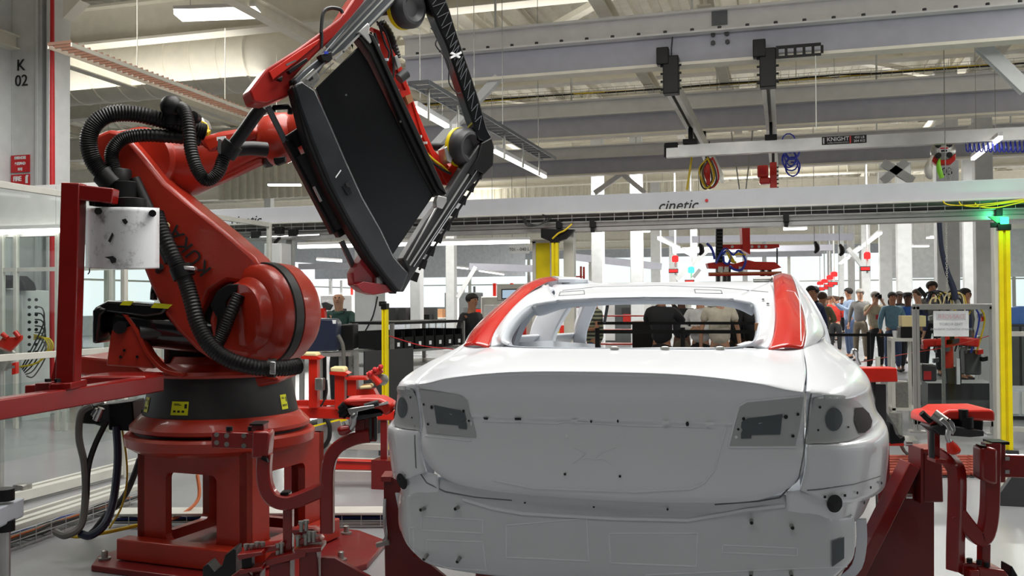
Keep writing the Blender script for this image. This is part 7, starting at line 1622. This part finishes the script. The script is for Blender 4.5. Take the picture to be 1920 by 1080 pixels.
# light grey bench with cardboard box and cup
q = PY(1690, 640, 12.6); t = thing('side_bench', 'pale metal bench under the cardboard box, right of the car', 'bench', (q.x, q.y, 0))
a, b = PY(1668, 633, 12.6), PY(1714, 633, 12.6)
obj('top', MB().bb(a.x, b.x, 12.4, 12.9, a.z-.04, a.z), M['alu_w'], t)
for x in (a.x+.02, b.x-.02):
    for y in (12.42, 12.88): obj('leg', MB().bb(x-.02, x+.02, y-.02, y+.02, 0, a.z-.04), M['alu_w'], t)
obj('shelf', MB().bb(a.x, b.x, 12.4, 12.9, .15, .18), M['alu_w'], t); obj('motor', MB().bb(a.x+.05, a.x+.2, 12.5, 12.7, .18, .5), M['zinc'], t, bevel=.01)
q = PY(1710, 625, 12.55); t = thing('printer_box', 'black printer under a pale cardboard box beside the booth', 'printer', (q.x, q.y, a.z))
obj('case', MB().bb(PY(1686, 600, 12.6).x, PY(1722, 600, 12.6).x, 12.45, 12.8, a.z, PY(1700, 612, 12.6).z), M['black'], t, bevel=.01)
z_ = PY(1700, 612, 12.6).z; tag(obj('cardboard_box', MB().bb(PY(1688, 600, 12.6).x, PY(1733, 600, 12.6).x, 12.45, 12.8, z_, PY(1700, 592, 12.6).z), M['cream_pad'], bevel=.005), 'pale cardboard box on the black printer', 'box')
z_ = a.z; p_ = PY(1679, 628, 12.55); tag(obj('paper_cup', MB().lathe((p_.x, p_.y, z_), [(.028, 0), (.038, .09), (.034, .09)], 14), M['paper'], smooth=True), 'white paper cup on the pale bench', 'cup')
# thick hose loops on the floor right of the car
tag(obj('floor_hose', MB().tube([P(1636, 712, 5.5), P(1644, 745, 5.5), P(1658, 775, 5.6), P(1680, 810, 6.2), PH(1700, 850, .015), PH(1740, 856, .015)], .015, 8, k=5), M['cable_k'], smooth=True), 'black hose trailing down from the red side arm', 'hose')
q = PH(1790, 800, 0)
tt = thing('floor_machine', 'grey pump on a flat base behind the clamp stand at the right', 'machine', PH(1680, 828, 0))
p_ = PH(1672, 828, 0); obj('base', MB().bb(p_.x-.25, p_.x+.25, p_.y-.1, p_.y+.3, 0, .03), M['alu'], tt); obj('column', MB().cyl((p_.x+.05, p_.y+.1, .03), (p_.x+.05, p_.y+.1, .30), .07, n=14), M['zinc'], tt, smooth=True); obj('pole', MB().cyl((p_.x-.12, p_.y+.1, .03), (p_.x-.12, p_.y+.1, .9), .025, n=10), M['alu_w'], tt)
# rear cabinets in the right background (dark band behind the posts)
for i, (ua, ub, va, vb, Y, mt, lb) in enumerate([(1728, 1846, 722, 790, 14.5, 'shelfdark', 'low dark grey cabinet behind the booth posts'), (1889, 1960, 608, 700, 14.0, 'dark', 'dark shelving stack at the right edge beyond the yellow post'), (1889, 1960, 730, 800, 13.0, 'wall', 'pale low wall box at the right edge beyond the yellow post')]):
    a, b = PY(ua, va, Y), PY(ub, vb, Y); t = thing('storage_cabinet', lb, 'cabinet', ((a.x+b.x)/2, Y, 0))
    obj('body', MB().bb(a.x, b.x, Y, Y+.6, .05, a.z), M[mt], t, bevel=.01); obj('plinth', MB().bb(a.x, b.x, Y+.05, Y+.6, 0, .05), M['dark'], t)
    n = 3
    for k in range(n): x = a.x+(b.x-a.x)*k/n; obj('door', MB().bb(x+.015, x+(b.x-a.x)/n-.015, Y-.015, Y, .08, a.z-.03), M['shelfdark' if mt != 'wall' else 'white'], t)
for i, (u, v) in enumerate(((1900, 588), (1915, 586), (1932, 588))):
    q = PY(u, 608, 14.2); tag(obj('blue_tote', MB().bb(q.x-.055, q.x+.055, 14.1, 14.4, q.z, PY(u, v-12, 14.2).z), M['blueclear'], bevel=.01), 'blue tote on the dark shelving, '+['leftmost', 'middle one', 'rightmost'][i], 'tote', 'blue totes at the right edge')
# striped orange floor mats seen between the stands
for i, (ua, ub) in enumerate(((1650, 1705), (1735, 1815), (1818, 1835))):
    a0, a1 = PH(ua, 896, .0), PH(ub, 896, .0); b0_, b1_ = PH(ua, 860, .0), PH(ub, 860, .0)
    t = thing('slatted_mat', 'orange slatted floor mat, '+['between car and gusset stand', 'behind the right clamp stand', 'narrow piece right of the bent tube'][i], 'mat', ((a0.x+a1.x)/2, a0.y, 0), 'orange slatted mats')
    n = 7
    for k in range(n):
        f_ = (k+.5)/n; p0 = a0+(b0_-a0)*f_; p1 = a1+(b1_-a1)*f_; obj('slat', MB().bar(p0+V((0, 0, .03)), p1+V((0, 0, .03)), (b0_-a0).length/n*.6, .02), M['brick'], t)
    obj('underlay', MB().prism([a0+V((0, 0, .012)), a1+V((0, 0, .012)), b1_+V((0, 0, .012)), b0_+V((0, 0, .012))], (0, 0, -.01)), M['dark'], t)
# broom heads at the right
q = PH(1905, 950, 0); t = thing('broom', 'dark bristled broom head standing at the right edge', 'broom', q)
obj('bristles', MB().prism([q+V((-.16, 0, 0)), q+V((.16, 0, 0)), q+V((.08, 0, .22)), q+V((-.02, 0, .22))], (0, .08, 0)), M['dark'], t); obj('handle', MB().cyl(q+V((.03, .04, .2)), q+V((.3, .1, 1.2)), .012, n=8), M['alu'], t, smooth=True)
# portal continues: right booth panes beyond the yellow post
gf3 = thing('guard_fence', 'clear pane guard fence at the right edge beyond the yellow post', 'fence', (PY(1900, 700, 10.9).x, 10.9, 0))
xa = PY(1868, 700, 10.9).x; xb = xa+2.2
for x in (xa, xb): obj('post', MB().bb(x-.03, x+.03, 10.87, 10.93, 0, 2.3), M['alu_w'], gf3, bevel=.004)
for z in (.15, 1.15, 2.28): obj('rail', MB().bb(xa, xb, 10.88, 10.92, z-.025, z+.025), M['alu_w'], gf3)
obj('pane', MB().bb(xa+.03, xb-.03, 10.897, 10.903, .18, 2.25), M['glass'], gf3)
# ---- left background beyond the fence: cabinets with connectors, cardboard, robot tool
q = PY(70, 600, 9.95); t = thing('connector_cabinet', 'pale electrical cabinet with rows of black connectors beyond the fence', 'cabinet', (q.x, 9.95, 0))
Lc = Plane(V((0, 9.95, 0)), V((0, -1, 0)))
def lc(name, px, h0, h1, mt, **k): return obj(name, MB().slab(Lc, px, h0, h1), M[mt], t, **k)
lc('body', [(2, 540), (92, 545), (95, 790), (2, 790)], 0, -.5, 'column', bevel=.01); lc('door', [(8, 556), (43, 552), (44, 668), (8, 668)], .02, 0, 'white', bevel=.004); lc('head', [(2, 530), (42, 530), (42, 548), (2, 548)], .02, -.4, 'column')
for r_ in range(8):
    for c in range(2):
        u, v = 55+13*c, 562+r_*14
        obj('connector', MB().cyl(Lc(u, v, 0), Lc(u, v, .05), .022, n=10), M['black'], t, smooth=True)
for k in range(6):
    u, v = 66, 575+12*k; obj('cable', MB().tube([Lc(u, v, .05), Lc(u+14, v+4, .12), Lc(u+16+k, v+30, .12), Lc(u-2, v+70, .1), Lc(u-26+2*k, 690+k*3, .1)], .009, 6, k=4), M['cable_k' if k < 4 else 'cable_g'], t, smooth=True)
for k in range(3): obj('cable', MB().tube([Lc(64, 628+4*k, .05), Lc(84+4*k, 635, .14), Lc(90+4*k, 655, .14), Lc(70, 680, .14), Lc(36, 688, .14)], .012, 6, k=4), M['cable_y'], t, smooth=True)
lc('black_tool', [(2, 520), (30, 516), (38, 525), (34, 540), (2, 542)], .1, -.1, 'black', bevel=.02); lc('black_tool', [(42, 522), (52, 517), (66, 530), (70, 545), (46, 545)], .1, -.1, 'black', bevel=.02)
q = P(20, 660, 7.4); t = thing('hand_clamp', 'bright orange red clamp plate with bolts at the left edge', 'clamp', (q.x, q.y, q.z-.3))
Kc = facing(7.4)
obj('plate', MB().slab(Kc, [(-5, 650), (8, 632), (30, 632), (44, 628), (44, 636), (26, 656), (18, 660), (4, 654)], 0, -.03), M['bred'], t, bevel=.006)
for a_, b_ in (((4, 626), (14, 634)), ((28, 622), (36, 632))): obj('stub', MB().cyl(Kc(*a_), Kc(*b_), .02, n=10), M['bred'], t, smooth=True)
obj('actuator', MB().cyl(Kc(0, 690), Kc(14, 656), .06, n=16), M['zinc'], t, smooth=True); obj('red_grip', MB().slab(Kc, [(28, 680), (36, 678), (36, 700), (28, 702)], .02, -.03), M['bred'], t, bevel=.004); obj('rod', MB().bar(Kc(-10, 690), Kc(30, 685), .04, .04), M['alu'], t)
obj('stand', MB().cyl(Kc(0, 690), (Kc(0, 690).x, Kc(0, 690).y, 0), .03, n=10), M['alu'], t)
for i, (u, v, Y, w_, h_) in enumerate(((90, 790, 12.2, .45, .42), (92, 762, 12.2, .42, .40), (88, 735, 12.2, .45, .35))):
    q = PY(90, 800, 12.2); z_ = [0, .42, .82][i]; tag(obj('carton', MB().bb(q.x-w_/2+.02*i, q.x+w_/2+.02*i, 12.2, 12.6, z_, z_+h_-.01), M['card'] if i != 1 else M['cream_pad'], bevel=.006), 'cardboard carton behind the fence, '+['bottom of its stack', 'pale one in the middle', 'top of its stack'][i], 'carton', 'cartons behind the fence')
_, rq, rz_ = rack('grey equipment rack with dark boxes beyond the fence, left of the robot base', 185, 640, 0, 17, 1.2, mt='zinc', shelves=4)
for k in range(6):
    q = rq+V((-.36+.36*(k % 3), -.05, 0)); z_ = rz_[1 if k < 3 else 2]-.005; tag(obj('part_box', MB().bb(q.x-.10, q.x+.10, q.y-.1, q.y+.2, z_+.03, z_+.18), M[['green', 'dark', 'bred', 'shelfdark', 'green', 'card'][k]], bevel=.005), ['green part box on the lower shelf of the grey rack', 'dark part box on the lower shelf of the grey rack', 'red part box on the lower shelf of the grey rack', 'grey part box on the upper shelf of the grey rack', 'green part box on the upper shelf of the grey rack', 'brown part box on the upper shelf of the grey rack'][k], 'box', 'boxes on the grey rack')
# grey box column and clamps above the drum, on the portal's left
q = PY(518, 500, 10.1); t = thing('grey_controller', 'tall grey controller box under the left end of the portal', 'controller', (q.x, 10.1, q.z-.2))
a, b = PY(505, 458, 10.1), PY(534, 520, 10.1)
obj('case', MB().bb(a.x, b.x, 9.98, 10.2, b.z, a.z), M['column'], t, bevel=.008); obj('edge_cover', MB().bb(b.x, b.x+.03, 9.98, 10.2, b.z, a.z), M['white'], t)
for k, (u, v) in enumerate(((480, 440), (550, 436), (524, 432))): p_ = PY(u, v, 10.1); obj('clip', MB().box(p_, (.10, .08, .09)), M['black'], t, bevel=.005)
obj('pole', MB().cyl(PY(470, 446, 10.1), PY(600, 441, 10.1), .018, n=8), M['steel'], t); obj('bracket', MB().bar(PY(515, 456, 10.1), PY(528, 442, 10.1), .03, .03), M['black'], t)
